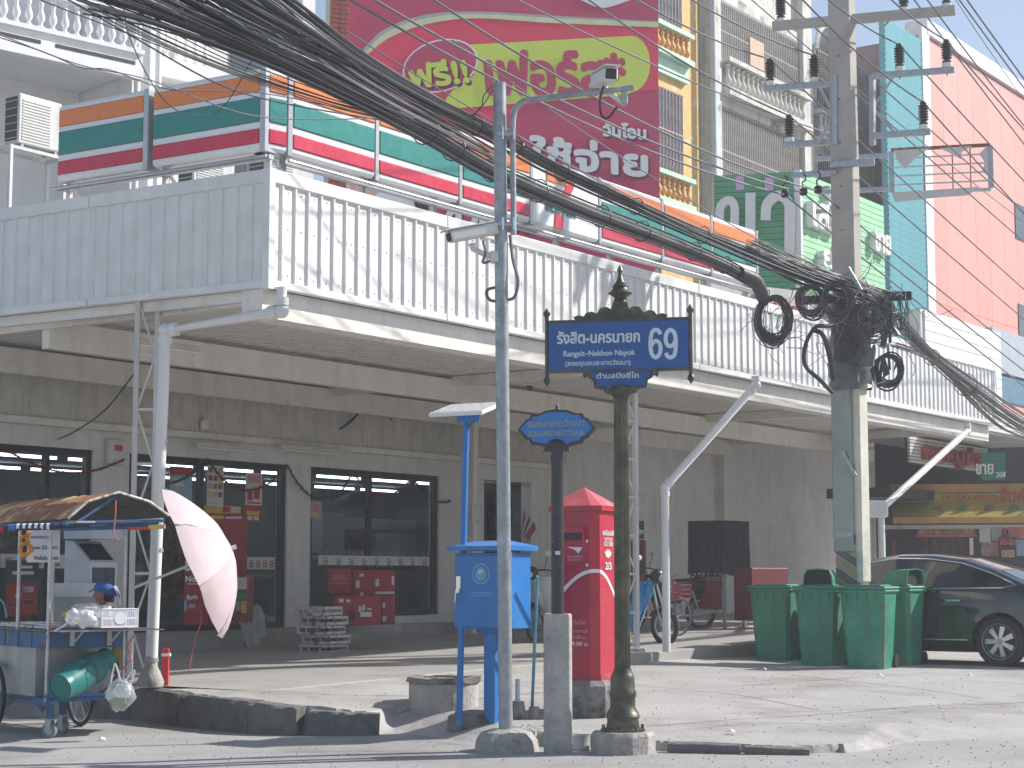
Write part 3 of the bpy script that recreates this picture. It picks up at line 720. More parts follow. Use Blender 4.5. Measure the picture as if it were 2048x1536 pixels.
x0, x1 = fx2(1436)[0], fx2(1596)[0]
MB().box(.12, .62, -.25, -.003, 3, 20.9).build('pilaster', old_w, t2)
MB().box(w2-.55, w2, -.22, -.003, 3, 20.9).build('pilaster', old_w, t2)
rain = MB().cyl((.02, -.33, 3), (.02, -.33, 20.9), .09, n=12).build('rain_pipe', plain('blue_grey_pipe', (.45,.52,.58), .5), t2, smooth=True)
iron = plain('old_iron_grille', (.42,.39,.35), .6)
bmw = bal_mesh(old_w, .62, 1.5)
for (va, vb) in ((5, 118), (215, 385)):
    za, zb = fx2(1436, vb)[1], fx2(1436, va)[1]
    grille(t2, x0, x1, za, zb, y=-.10, pitch=.105, m=iron, curls=True, thick=.022)
    MB().box(x0-.1, x1+.1, -.42, -.003, za-.14, za-.02).build('sill', old_w, t2)
    MB().box(x0-.1, x1+.1, -.42, -.003, za-1.0, za-.80).build('ledge', old_w, t2)
    MB().box(x0-.1, x1+.1, -.10, -.003, zb+.04, zb+.30).build('lintel', old_w, t2)
    x = x0+.1
    while x < x1: link('baluster', bmw, t2, loc=(x, -.25, za-.795)); x += .27
for k in range(2): MB().box(x0+1.6+k*.0, x0+2.4, -.13, -.112, fx2(1436,118)[1]+.2, fx2(1436,118)[1]+.95).build('patch_board', M('tan_board', (.60,.42,.30), .8), t2) if k == 0 else None
t3, F3, w3 = shophouse('grey_shophouse', 'stained grey shophouse with arched windows behind the power pole', 1614, 1782, 48.9, M('grey_plaster', (.50,.48,.45), .88, var=.2, streak=.4, dirt=(.20,.19,.18), dscale=1.2, dlo=.52, dhi=.66), top=16.3)
fx3 = lambda u, v=300: fac(u, v, F3, 0)
for (va, vb, arch) in ((105, 215, True), (310, 420, False)):
    za, zb = fx3(1640, vb)[1], fx3(1640, va)[1]; xx0, xx1 = fx3(1636)[0], fx3(1690)[0]
    grille(t3, xx0, xx1, za, zb, y=-.06, pitch=.14, m=iron, curls=True)
    x = xx0-.2
    while x < xx1+.4: link('baluster', bmw, t3, loc=(x, -.20, za-.95)); x += .27
    MB().box(xx0-.4, xx1+.5, -.35, -.003, za-.3, za-.18).build('ledge', old_w, t3)
    MB().box(xx0-.4, xx1+.5, -.35, -.003, za-1.1, za-.96).build('ledge', old_w, t3)
    if arch:
        cx = (xx0+xx1)/2; r = (xx1-xx0)/2+.12
        MB().tube([(cx+r*math.cos(a), -.06, zb+r*math.sin(a)*.9) for a in np.linspace(0, PI, 17)], .09, 6).build('window_arch', old_w, t3)
        MB().prism([(cx+(r-.1)*math.cos(a), zb+(r-.1)*math.sin(a)*.9) for a in np.linspace(0, PI, 13)], -.03, -.004).build('fanlight', plain('window_dark', (.05,.055,.06), .2), t3)
bluep = MB().cyl((fx3(1633)[0], -.5, 6.2), (fx3(1633)[0], -.5, 12.5), .05, n=10).build('rain_pipe', plain('cyan_pipe', (.22,.52,.60), .4), t3, smooth=True)
# ---- cyan and pink building
FP = row_frame(1858, 52.0, AR, 400)
pk = T('pink_building', 'tall pink panelled building with a turquoise slatted corner at the right', 'building', FP.translation, AR)
fp = lambda u, v: fac(u, v, FP, 0)
pinkm = [M('pink_cladding_'+c, tuple(k*s_ for k in (.80,.33,.29)), .6, var=.08, streak=.10, dirt=(.66,.36,.33), dscale=.5, dlo=.5, dhi=.75) for c, s_ in (('a', 1), ('b', .96), ('c', 1.03))]
pxe = fp(2300, 400)[0]; pz1 = fp(1858, 72)[1]; pz0 = fp(1858, 600)[1]
MB().box(.02, pxe, .03, 5, 0, pz1-.05).build('wall_core', plain('joint_grey', (.30,.2,.2), .8), pk)
n = int(pxe/1.25); hrow = (pz1-pz0)
for i in range(n+1):
    for (za, zb) in ((pz0-3.2, pz0-.012), (pz0, pz0+hrow*.985)):
        x0_, x1_ = i*1.25+.008, (i+1)*1.25-.008
        MB().box(x0_, x1_, -.02, .026, za, zb).build('panel', pinkm[(i*7+(za > pz0-1)) % 3], pk)
MB().box(-.06, pxe, -.12, .6, pz1-.04, pz1+.42).build('parapet', plain('parapet_white', (.82,.82,.84), .5), pk)
navy = plain('dark_tinted_window', (.02,.03,.06), .15)
for (ua, ub, va, vb) in ((2027, 2120, 405, 475), (2034, 2120, 607, 690)):
    a = fp(ua, va); b = fp(ub, va); c = fp(ua, vb)
    MB().box(a[0], b[0], -.05, -.022, c[1], a[1]).build('window', navy, pk)
x_l = fp(1858, 300)[0]; u_w = fp(1843, 300)[0]
for i in range(4): w_ = (x_l-u_w)/4; MB().box(u_w+i*w_+.01, u_w+(i+1)*w_-.01, -.10, .02, 3.5, fp(1850,58)[1]).build('white_strip', plain('parapet_white', (.82,.82,.84), .5), pk)
cy = M('turquoise_slats', (.13,.42,.48), .55, var=.1)
ux0 = fp(1795, 300)[0]; cz1 = fp(1810, 62)[1]
MB().box(ux0-.9, u_w-.01, -.05, .1, 3, cz1).build('slat_backing', cy, pk)
z = 3.2; sl_me = MB().add([(0,-.055,0),(u_w-ux0+.86,-.055,0),(u_w-ux0+.86,-.085,.145),(0,-.085,.145),(u_w-ux0+.86,-.055,.15),(0,-.055,.15)], [(0,1,2,3),(3,2,4,5)]).mesh('slat', cy)
while z < cz1-.15: link('slat', sl_me, pk, loc=(ux0-.88, 0, z)); z += .17
# ---- white panel building in front of the pink one
FQ = row_frame(1852, 40.0, AR, 700)
wq = T('white_panel_sign', 'white horizontally boarded hoarding below the pink building', 'hoarding', FQ.translation, AR)
q = lambda u, v: fac(u, v, FQ, 0)
qz1, qz0, qx1 = q(1860, 622)[1], q(1860, 760)[1]-1.2, q(2002, 700)[0]
MB().box(-.15, qx1, .05, .4, qz0, qz1).build('frame', grey_paint, wq)
nb = 12
for i in range(nb): z = qz0+(qz1-qz0)*i/nb; MB().box(.0, qx1-.01, 0, .045, z+.008, z+(qz1-qz0)/nb-.008).build('board', plain('board_white', (.82,.82,.82), .5), wq)
FQ2 = row_frame(2003, 44.0, AR, 700)
wq2 = T('grey_panel_sign', 'plain blue grey hoarding at the right edge beyond the white boards', 'hoarding', FQ2.translation, AR)
q2 = lambda u, v: fac(u, v, FQ2, 0)
MB().box(-.6, 4, 0, .3, q2(2003, 745)[1], q2(2003, 660)[1]).build('panel', plain('hoarding_grey', (.42,.48,.54), .5), wq2)
MB().box(-.6, 4, .05, .3, q2(2003, 800)[1], q2(2003, 750)[1]).build('lower_panel', plain('hoarding_blue', (.10,.22,.32), .5), wq2)
# ---- green pharmacy sign
FG = row_frame(1600, 36.0, AR, 450); FGL = frame(FG.translation, R_(-14))
gs = T('green_sign', 'big green boarded corner sign with white raised Thai letters behind the pole', 'sign', FG.translation, AR)
G2 = FG.inverted() @ FGL
gA = lambda u, v: fac(u, v, FGL, 0); gB = lambda u, v: fac(u, v, FG, 0)
g_dk = M('green_boards', (.10,.36,.18), .6, var=.1); g_lt = M('light_green_boards', (.33,.62,.38), .6, var=.08)
gz1 = gA(1598, 342)[1]; gz0 = gA(1598, 575)[1]; gx0 = gA(1428, 400)[0]; gx1 = gB(1768, 450)[0]
MB(G2).box(gx0, -.02, .05, .3, gz0, gz1).build('sign_core', g_dk, gs); MB().box(.02, gx1, .05, .3, gz0, gz1).build('sign_core', g_lt, gs)
n = 19
for i in range(n):
    z = gz0+(gz1-gz0)*i/n; dz = (gz1-gz0)/n
    MB(G2).box(gx0, -.015, 0, .045, z+.006, z+dz-.006).build('board', g_dk, gs); MB().box(.015, gx1, 0, .045, z+.006, z+dz-.006).build('board', g_lt, gs)
MB().box(-.04, .04, -.04, .1, gz0, gz1+.02).build('corner_trim', plain('sign_white_acrylic', (.78,.78,.78), .25), gs)
lw = plain('letter_white', (.78,.77,.76), .5, var=.06)
def gtext(s, u0, u1, vt, vb, left, bold, nm='raised_lettering'):
    f_ = gA if left else gB; a = f_(u0, vb); b = f_(u1, vb); h = f_(u0, vt)[1]-a[1]
    o = text(nm, s, lw, gs, (0,0,0), h, width=b[0]-a[0], bold=bold, extrude=.10)
    L = Matrix.Translation(((a[0]+b[0])/2, -.06, a[1]))
    o.matrix_local = (G2 @ L) if left else L
def letter(pts, w, left=True, nm='letter'):
    """a thick raised stroke letter, points in the photograph's proportions on the sign"""
    P = smooth_pts([(gA(u, v)[0], 0, gA(u, v)[1]) for u, v in pts], 6) if len(pts) > 2 else [Vector((gA(u, v)[0], 0, gA(u, v)[1])) for u, v in pts]
    mb = MB(G2); n = len(P); L_ = []; R__ = []
    for i, p in enumerate(P):
        d = (P[min(i+1,n-1)]-P[max(i-1,0)]).normalized(); nn = Vector((-d.z, 0, d.x))*w/2; L_.append(p+nn); R__.append(p-nn)
    for y0, y1 in ((-.14, -.01),):
        vs = []
        for a, b in zip(L_, R__): vs += [(a.x,y0,a.z),(b.x,y0,b.z),(b.x,y1,b.z),(a.x,y1,a.z)]
        fs = []
        for i in range(n-1):
            for k in range(4): j = (k+1) % 4; fs.append((i*4+k, i*4+j, i*4+4+j, i*4+4+k))
        fs.append((3,2,1,0)); fs.append(tuple((n-1)*4+k for k in range(4))); mb.add(vs, fs)
    mb.build(nm, lw, gs)
letter([(1532,442),(1536,410),(1558,393),(1578,408),(1580,440),(1580,508)], .20)
letter([(1502,388),(1502,490)], .20)
letter([(1440,445),(1443,415),(1458,403),(1470,415),(1470,460),(1470,500)], .17)
gtext('เสริฐ', 1613, 1688, 392, 450, False, .02); gtext('ยา', 1634, 1672, 492, 534, False, .02); gtext('ขาย', 1738, 1768, 455, 500, False, .02)
gtext('สี', 1645, 1662, 372, 392, False, .01)
pinkp = plain('pink_paper', (.72,.42,.68), .6)
for (u0, u1, v0, v1) in ((1472,1488,352,380),(1530,1547,355,382)):
    a = gA(u0, v1); b = gA(u1, v0); MB(G2).box(a[0], b[0], -.012, -.003, a[1], b[1]).build('pink_paper', pinkp, gs)
# white and red sign under it
FH = row_frame(1422, 34.5, R_(35), 600)
hs = T('red_letter_sign', 'low white sign with faded red letters below the green sign', 'sign', FH.translation, R_(35))
hq = lambda u, v: fac(u, v, FH, 0)
z1_, z0_, x1_ = hq(1422, 560)[1], hq(1422, 640)[1], hq(1600, 600)[0]
MB().box(0, x1_, 0, .15, z0_, z1_).build('panel', grey_paint, hs)
text('red_lettering', 'คาราโอเกะ', plain('faded_red', (.62,.10,.09), .5), hs, (x1_/2, -.04, z0_+.12), .45, width=x1_*.9, bold=.02, extrude=.04)
# ---- skeleton of an empty sign frame
FK = row_frame(1783, 33.5, R_(-13), 340)
ek = T('empty_sign_frame', 'empty rusted sign frame with torn sheet sticking out beside the pole', 'sign', FK.translation, R_(-13))
k_ = lambda u, v: fac(u, v, FK, 0)
kx1 = k_(1980, 300)[0]; kz1 = k_(1783, 300)[1]; kz0 = k_(1783, 388)[1]
for z in (kz0, kz1): MB().box(0, kx1, -.03, .03, z-.03, z+.03).build('rail', rust if z > kz0 else grey_paint, ek)
for x in (0, kx1): MB().box(x-.05, x+.05, -.04, .04, kz0+.035, kz1-.035).build('stile', galv, ek)
for i in range(1, 5): z = kz0+(kz1-kz0)*i/5; MB().box(.06, kx1-.06, -.014, .014, z-.014, z+.014).build('cross_bar', grey_paint, ek)
for x in (kx1*.33, kx1*.62, kx1*.8): MB().box(x-.012, x+.012, .016, .036, kz0+.035, kz1-.035).build('upright', rust, ek)
torn = plain('torn_vinyl', (.62,.60,.58), .6)
for pts in ([(.05,.98),(.7,.98),(.45,.78),(.25,.55),(.12,.72)], [(.9,.97),(1.5,.99),(1.3,.86),(1.28,.7),(1.1,.84)], [(kx1-.05,.98),(kx1-.05,.3),(kx1-.16,.4),(kx1-.1,.6),(kx1-.2,.8)], [(0,.02),(1.6,.06),(1.4,-.12),(.8,-.14),(.05,-.2)]):
    MB().prism([(x, kz0+(kz1-kz0)*z) for x, z in pts], -.045, -.035).build('torn_sheet', torn, ek)
for z in (kz0+.1, kz1-.1): MB().box(-1.4, -.06, -.04, .04, z-.04, z+.04).build('arm', galv, ek)
# ================================================================== power pole
YPOLE = 24.7
PP = at(1706, 1170, YPOLE); PP.z = .24; PYAW = R_(-38)
pole_c = M('pole_concrete', (.46,.43,.385), .88, var=.14, scale=2, bump=.3, dirt=(.33,.31,.28), dscale=1.4, dlo=.56, dhi=.72, fine=.1)
pp = T('power_pole', 'tall square concrete power pole behind the green bins, wrapped in metal sheet at its foot', 'utility pole', PP, PYAW)
PH = 9.6
mb = MB()
def psec(z): k = z/PH; return (.19-.028*k, .135-.018*k)
for z0, z1 in ((0, PH),):
    a0, b0 = psec(z0); a1, b1 = psec(z1); c = .025
    lo = [(-a0+c,-b0),(a0-c,-b0),(a0,-b0+c),(a0,b0-c),(a0-c,b0),(-a0+c,b0),(-a0,b0-c),(-a0,-b0+c)]
    hi = [(-a1+c,-b1),(a1-c,-b1),(a1,-b1+c),(a1,b1-c),(a1-c,b1),(-a1+c,b1),(-a1,b1-c),(-a1,-b1+c)]
    mb.add([(x,y,z0) for x, y in lo]+[(x,y,z1) for x, y in hi], [tuple(range(7,-1,-1)), tuple(range(8,16))]+[(i, (i+1)%8, (i+1)%8+8, i+8) for i in range(8)])
mb.build('shaft', pole_c, pp)
for i in range(9): MB().cyl((0,-psec(3.5+i*.62)[1]-.004,3.5+i*.62), (0,-psec(3.5+i*.62)[1]+.02,3.5+i*.62), .013, n=8).build('bolt_hole', plain('hole_dark', (.04,.035,.03), .9), pp)
def pz(v): return EYE+(1152-v)*YPOLE/3600-PP.z
wrap = M('tinned_wrap', (.30,.36,.36), .38, .35, var=.2, scale=2.5, streak=.25, bump=.08, bscale=6)
wrap2 = M('pale_conduit', (.62,.60,.50), .6, var=.15, dirt=(.35,.42,.42), dscale=2)
MB().rbox(-.205, .10, -.165, .15, pz(1105), pz(735), .02).build('metal_wrap', wrap, pp)
MB().rbox(.105, .215, -.155, .15, pz(1168), pz(745), .04).build('conduit_casing', wrap2, pp)
MB().box(-.21, .11, -.17, .155, pz(738), pz(728)).build('strap', galv, pp)
MB().box(-.205,.105,-.17,.155, pz(1075), pz(1066)).build('strap', galv, pp)
MB().beam((-.02,-.19,pz(905)), (.17,-.19,pz(955)), .01, .05).build('cut_edge', galv, pp)
ye_p = plain('faded_yellow_paint', (.40,.36,.21), .85, var=.35); bk_p = plain('faded_black_paint', (.15,.155,.16), .85, var=.35)
for i, v in enumerate((1046, 1090, 1134)):
    for j, m in enumerate((bk_p, ye_p)):
        z = pz(v+j*22); MB().prism([(-.182,z),(.182,z-.22),(.182,z-.34),(-.182,z-.12)], -psec(.5)[1]-.006, -psec(.5)[1]-.002).build('painted_band', m, pp)
XA = frame((0,0,0), R_(38-17))      # cross arms, in pole coordinates
def arm(u0, v0, u1, v1, name, m, w=.09, dy=0.0):
    """straight arm across the pole, given its two ends as seen in the picture"""
    R = Matrix.Translation(PP) @ Matrix.Rotation(R_(-17), 4, 'Z'); R = R @ Matrix.Translation((0, dy, 0))
    a = fac(u0, v0, R, 0); b = fac(u1, v1, R, 0); z = (a[1]+b[1])/2
    inv = (Matrix.Translation(PP) @ Matrix.Rotation(PYAW, 4, 'Z')).inverted()
    mb = MB(inv @ R); mb.rbox(a[0], b[0], -w/2, w/2, z-w/2, z+w/2, .008)
    o = mb.build(name, m, pp); return (inv @ R, a[0], b[0], z), R
ins_m = plain('brown_black_porcelain', (.045,.05,.055), .22, var=.05)
prof = [(.03,0),(.06,.01),(.06,.05),(.035,.06)]
for k in range(6): prof += [(.038,.07+k*.038),(.072,.085+k*.038),(.074,.093+k*.038),(.038,.103+k*.038)]
prof += [(.04,.30),(.05,.32),(.035,.35),(.02,.355)]
ins_me = MB().lathe(prof, 16).mesh('insulator', ins_m, True); cap_me = MB().lathe([(.055,-.045),(.066,-.03),(.066,.012),(.05,.02)], 16).mesh('insulator_cap', plain('porcelain_white', (.72,.72,.70), .4), True)
pin_me = MB().cyl((0,0,-.16),(0,0,-.045),.012,n=8).mesh('pin', galv)
tops = {}
def insul(info, R, x, key):
    tf, a, b, z = info; zt = z+.085
    o = link('insulator', ins_me, pp); o.matrix_local = tf @ Matrix.Translation((x, 0, zt))
    for nm, me in (('porcelain_skirt', cap_me), ('pin', pin_me)): c = link(nm, me, o)
    tops[key] = R @ Vector((x, 0, zt+.34))
i1, R1 = arm(1545, 53, 1911, 20, 'crossarm', pole_c, .12, .0)
insul(i1, R1, i1[1]+.12, 'T1'); insul(i1, R1, i1[2]-.70, 'T2'); insul(i1, R1, i1[2]-.12, 'T3')
i2, R2 = arm(1527, 178, 1672, 166, 'steel_arm', galv, .08, .0); insul(i2, R2, i2[1]+.10, 'a'); insul(i2, R2, i2[2]-.30, 'b')
i3, R3 = arm(1744, 152, 1909, 140, 'steel_arm', galv, .08, .0); insul(i3, R3, i3[1]+.38, 'e'); insul(i3, R3, i3[2]-.10, 'f')
i4, R4 = arm(1565, 291, 1672, 283, 'steel_arm', galv, .08, .0); insul(i4, R4, i4[1]+.10, 'c')
i5, R5 = arm(1744, 272, 1861, 263, 'steel_arm', galv, .08, .0); insul(i5, R5, i5[2]-.09, 'g')
inv_ = (Matrix.Translation(PP) @ Matrix.Rotation(PYAW, 4, 'Z')).inverted()
def ppt(u, v, Y=YPOLE): return inv_ @ at(u, v, Y)
for u, s_ in ((1672, -1), (1745, 1)):
    MB().beam(ppt(u,150,24.65), ppt(u,290,24.65), .07).build('bracket_upright', galv, pp)
MB().beam(ppt(1668,228), ppt(1640,176), .035).build('diagonal_brace', galv, pp); MB().beam(ppt(1668,228), ppt(1638,285), .035).build('diagonal_brace', galv, pp)
MB().beam(ppt(1750,210), ppt(1786,155), .035).build('diagonal_brace', galv, pp); MB().beam(ppt(1750,220), ppt(1790,266), .035).build('diagonal_brace', galv, pp)
MB().beam(ppt(1762,58), ppt(1786,34), .03).build('diagonal_brace', galv, pp)
i6, R6 = arm(1660, 329, 1749, 325, 'clamp_band', galv, .09, -.17)
i7, R7 = arm(1583, 352, 1674, 344, 'service_arm', galv, .075, -.1)
i8, R8 = arm(1600, 588, 1824, 605, 'black_crossarm', plain('creosote_black', (.03,.022,.03), .6), .11, -.22)
MB().beam(ppt(1696,535,23.8), ppt(1722,580,23.7), .045).build('strut', galv, pp)
for u, v in ((1570,386),(1607,382),(1636,378)):
    p = ppt(u, v, 23.9); h_ = MB(); P = [p+Vector((0,0,.24)), p+Vector((.04,0,.20)), p+Vector((.03,0,.14)), p+Vector((-.02,0,.12)), p+Vector((-.01,0,.06)), p]
    h_.tube(P, .012, 6); h_.build('hook', ins_m, pp); MB().rbox(p.x-.05,p.x+.05,p.y-.04,p.y+.04,p.z-.06,p.z+.04,.02).build('clamp', plain('creosote_black', (.03,.022,.03), .6), pp)
    tops['h%d' % u] = at(u, v+4, 23.9)
# ---- power lines
def wire(P0, P1, P2, r, m, label, sag=.25, nm='power_line'):
    def seg(A, B, s): return [A.lerp(B, k/14)-Vector((0,0,s*4*(k/14)*(1-k/14))) for k in range(15)]
    pts = seg(P0, P1, sag)+(seg(P1, P2, sag*.4)[1:] if P2 else [])
    mb = MB(); mb.tube(pts, r, 5); o = mb.build(nm, m, smooth=True); tag(o, label, 'cable', 'overhead power lines'); return o
LN = [('T1', (1260,-160,20.5), (2300,640,42), 'topmost left power line, on the upper crossarm left insulator'),
      ('T2', (1560,-170,21.5), (2200,480,38), 'power line on the upper crossarm insulator just right of the pole'),
      ('T3', (1660,-170,22), (2250,440,38), 'power line on the far right insulator of the upper crossarm'),
      ('a', (1180,-60,20), (2300,800,44), 'power line over the outer left insulator of the middle arm'),
      ('b', (1260,-80,20.5), (2300,700,44), 'power line over the insulator close to the left of the pole'),
      ('c', (1130,-35,19.5), (2300,850,44), 'power line over the lower left insulator beside the white shophouse'),
      ('e', (1560,-90,21.5), (2200,520,38), 'power line over the inner right insulator of the middle arm'),
      ('f', (1680,-110,22), (2250,480,38), 'power line over the outer right insulator of the middle arm'),
      ('g', (1560,-50,21), (2250,640,38), 'power line over the lower right insulator before the pink building'),
      ('h1570', (640,-35,14.8), (2300,960,44), 'service line on the left hook, crossing the oval of the billboard'),
      ('h1607', (690,-35,15), (2300,930,44), 'service line on the middle hook, crossing the lime panel'),
      ('h1636', (860,-5,16.3), (2300,900,44), 'service line on the right hook, crossing the billboard top')]
for key, a, c, lab in LN:
    wire(at(*a), tops[key], at(*c), .0125, wireM, lab, .12 if key[0] != 'h' else .22)
for i, (a, b, lab) in enumerate((((1840,-20,22),(2200,430,36),'free power line high at the right against the sky'), ((1920,-20,22),(2300,480,36),'thin power line highest against the blue sky at the right'),
      ((1905,-10,24),(2150,330,36),'thinnest wire against the sky above the pink building'), ((1020,-8,18),(1668,270,27),'wire passing above the camera arm to the left face of the pole'),
      ((1480,-20,24),(2150,520,40),'wire crossing behind the power pole above the insulators'))):
    wire(at(*a), at(*b), None, (.011,.012,.006,.010,.009)[i], wireM, lab, .1)
for i, (a, b) in enumerate((((690,60,17),(1540,520,23.6)), ((700,88,17),(1600,560,23.8)), ((905,80,18.5),(1690,570,23.9)), ((1000,250,19),(1700,585,24)), ((560,0,15.5),(1420,470,22.6)))):
    wire(at(*a), at(*b), None, .007, wireM, ['thin wire crossing the oval and the pill panel', 'thin wire just above the upper cable bundle', 'thin wire crossing the camera arm pole', 'thin wire above the bundle right of the camera pole', 'thin wire leaving the top left toward the sign end'][i], .15, 'thin_wire')
# ---- telecom cable bundles
def bundle(name, label, ctrl, n, spread, r0, r1, grey=.25, straps=(), seed=1, cat='cable bundle'):
    """ctrl: picture position + distance of the axis; spread: bundle radius at every control point"""
    rnd = random.Random(seed); base = at(*ctrl[len(ctrl)//2]); t = T(name, label, cat, base)
    axis = smooth_pts([at(*c) for c in ctrl], 7); sp = [p.x for p in smooth_pts([(s_, 0, 0) for s_ in spread], 7)]; N_ = len(axis)
    for k in range(n):
        ang = rnd.uniform(0, 2*PI); rad = math.sqrt(rnd.random()); w1, w2 = rnd.uniform(.6, 2.2), rnd.uniform(0, 6); tw = rnd.uniform(-.3, .3)
        pts = []
        for i, p in enumerate(axis):
            d = (axis[min(i+1,N_-1)]-axis[max(i-1,0)]).normalized(); sx = d.cross(Vector((0,0,0.93))).normalized(); sz = sx.cross(d)
            f = i/(N_-1); a2 = ang+tw*f+.09*math.sin(w1*f*5+w2); rr = rad*max(.01, sp[i])*(1+.07*math.sin(w2+f*6))
            pts.append(p-base+sx*math.cos(a2)*rr+sz*math.sin(a2)*rr)
        mb = MB(); mb.tube(pts, r0+(r1-r0)*rnd.random()**2*1.25, 5, False)
        mb.build('cable', cableG if rnd.random() < grey*1.25 else cableM, t, smooth=True)
    for f in straps:
        i = int(f*(N_-1)); d = (axis[i+1]-axis[i-1]).normalized(); sx = d.cross(Vector((0,0,0.93))).normalized(); sz = sx.cross(d); q = axis[i]-base
        MB().tube([q+sx*math.cos(a)*(sp[i]*1.1+.012)+sz*math.sin(a)*(sp[i]*1.1+.012) for a in np.linspace(0, 2*PI, 15)], .007, 4, False).build('cable_tie', cableM, t)
    return t
bundle('cable_bundle', 'upper thick bundle of black cables running from top centre to the power pole',
       [(400,-60,13.13),(560,40,13.88),(700,122,15.08),(850,202,16.63),(985,268,18.1),(1100,333,19.27),(1300,425,21.23),(1480,500,23.0),(1640,558,23.9),(1760,600,24.4)], 38,
       [.36,.24,.14,.09,.085,.08,.08,.10,.17,.2], .007, .016, .3, (.42,.5,.58,.66,.74,.8), 3)
bundle('cable_bundle', 'lower thick bundle of black cables ending in a taped splice left of the pole',
       [(200,-60,12.58),(330,5,13.13),(520,95,14.25),(700,180,15.54),(850,262,16.91),(985,340,18.29),(1150,412,19.75),(1330,480,21.49),(1450,530,22.63),(1522,572,23.2)], 38,
       [.34,.22,.13,.12,.11,.105,.105,.10,.09,.08], .007, .015, .3, (.45,.5,.57,.63,.7,.76,.83,.9), 5)
bundle('cable_bundle', 'loose tangle of black cables crossing between the two bundles at the top left',
       [(400,-60,13.51),(560,68,14.06),(740,180,15.33),(870,250,16.85),(985,312,18.19)], 15, [.30,.20,.13,.10,.07], .005, .009, .35, (), 8)
bundle('cable_bundle', 'thin spread of black cables at the far top left over the balcony',
       [(60,-60,12.4),(190,10,12.95),(330,80,13.69),(500,150,14.62),(700,215,15.73),(900,262,17.28)], 9, [.34,.26,.2,.15,.12,.1], .005, .009, .3, (), 11)
bundle('cable_bundle', 'bundle of cables leaving the pole downward to the right edge',
       [(1752,600,24.2),(1800,650,25.0),(1850,702,26.2),(1900,745,27.6),(1960,790,29.4),(2048,850,32.5),(2200,930,38.0)], 34, [.18,.10,.09,.13,.17,.2,.2], .007, .014, .45, (.4,.6), 13)
bundle('cable_bundle', 'slack strand of cables drooping below the outgoing bundle at the right',
       [(1790,690,24.8),(1850,712,26.0),(1900,748,27.4),(1950,800,29.0),(2010,850,31.0),(2080,880,33.5)], 10, [.05,.05,.06,.1,.12,.1], .006, .012, .3, (), 17)
bundle('cable_bundle', 'fan of fine wires over the black crossarm just left of the pole',
       [(1500,490,23.0),(1580,530,23.5),(1660,562,23.8),(1740,590,24.0),(1790,640,24.6),(1870,720,26.5)], 26, [.12,.22,.20,.17,.13,.08], .004, .008, .5, (), 19)
# splice
t = T('cable_splice', 'fat taped black cable splice bending down at the end of the lower bundle', 'cable splice', at(1520,575,23.2))
b0 = at(1520,575,23.2)
MB().tube([p-b0 for p in smooth_pts([at(1480,545,22.8), at(1508,560,23.1), at(1521,582,23.2), at(1528,606,23.3)], 5)], [.07,.075,.08,.085,.09,.095,.095,.095,.095,.095,.09,.09,.085,.08,.07,.05], 14).build('sleeve', M('bitumen_tape', (.05,.052,.055), .4, var=.4, bump=.3), t, smooth=True)
def coil(u, v, Y, rx, rz, n, label, rad=.009, jit=.25, yaw=0, grey=.3, seed=0, tilt=0):
    rnd = random.Random(seed); c = at(u, v, Y); t = T('cable_coil', label, 'cable coil', c, yaw)
    for k in range(n):
        a0 = rnd.uniform(0, 6.28); ex = rx*(1-rnd.random()*jit); ez = rz*(1-rnd.random()*jit); ox, oy, oz = rnd.gauss(0, rx*.10), rnd.gauss(0, .05), rz-ez+rnd.gauss(0, .015)
        tl = rnd.uniform(-.5, .5)+tilt
        pts = [(ox+ex*math.cos(a)*math.cos(tl*.3)-ez*.12*math.sin(a)*tl, oy+ex*math.cos(a)*math.sin(tl)*.5, oz+ez*math.sin(a)) for a in np.linspace(0, 2*PI, 22)]
        MB().tube(pts, rad*rnd.uniform(.6, 1.3), 5, False).build('loop', cableG if rnd.random() < grey else cableM, t, smooth=True)
    return t
coil(1546, 645, 23.3, .23, .33, 34, 'dense hanging coil of black cable just below the taped splice', seed=1)
coil(1622, 608, 23.7, .20, .22, 16, 'small tangled cable coil between the splice and the pole', seed=2)
coil(1672, 606, 23.5, .20, .26, 16, 'cable coil hanging from the crossarm in front of the pole', grey=.45, seed=3)
coil(1742, 650, 23.7, .27, .26, 20, 'messy cable loops right of the pole above the plastic bags', .007, .7, seed=4)
coil(1790, 640, 24.0, .2, .36, 14, 'loose loops of wire at the right end of the crossarm', .006, .7, seed=6)
coil(1775, 745, 23.9, .20, .23, 14, 'black cable ring hanging on the right of the wrapped pole', .014, .22, grey=.12, seed=7)
t = T('cable_loop', 'single fat black cable loop on the left of the power pole', 'cable loop', at(1660,720,23.8)); b0 = t.location.copy()
MB().tube([p-b0 for p in smooth_pts([at(1672,650,23.8), at(1655,652,23.7), at(1630,655,23.6), at(1611,690,23.6), at(1610,730,23.6), at(1640,760,23.6), at(1664,785,23.8)], 6)], .028, 8, False).build('loop', cableM, t, smooth=True)
MB().tube([p-b0 for p in smooth_pts([at(1625,660,23.65), at(1644,668,23.6), at(1656,700,23.7), at(1668,760,23.8)], 6)], .032, 8, False).build('loop', cableM, t, smooth=True)
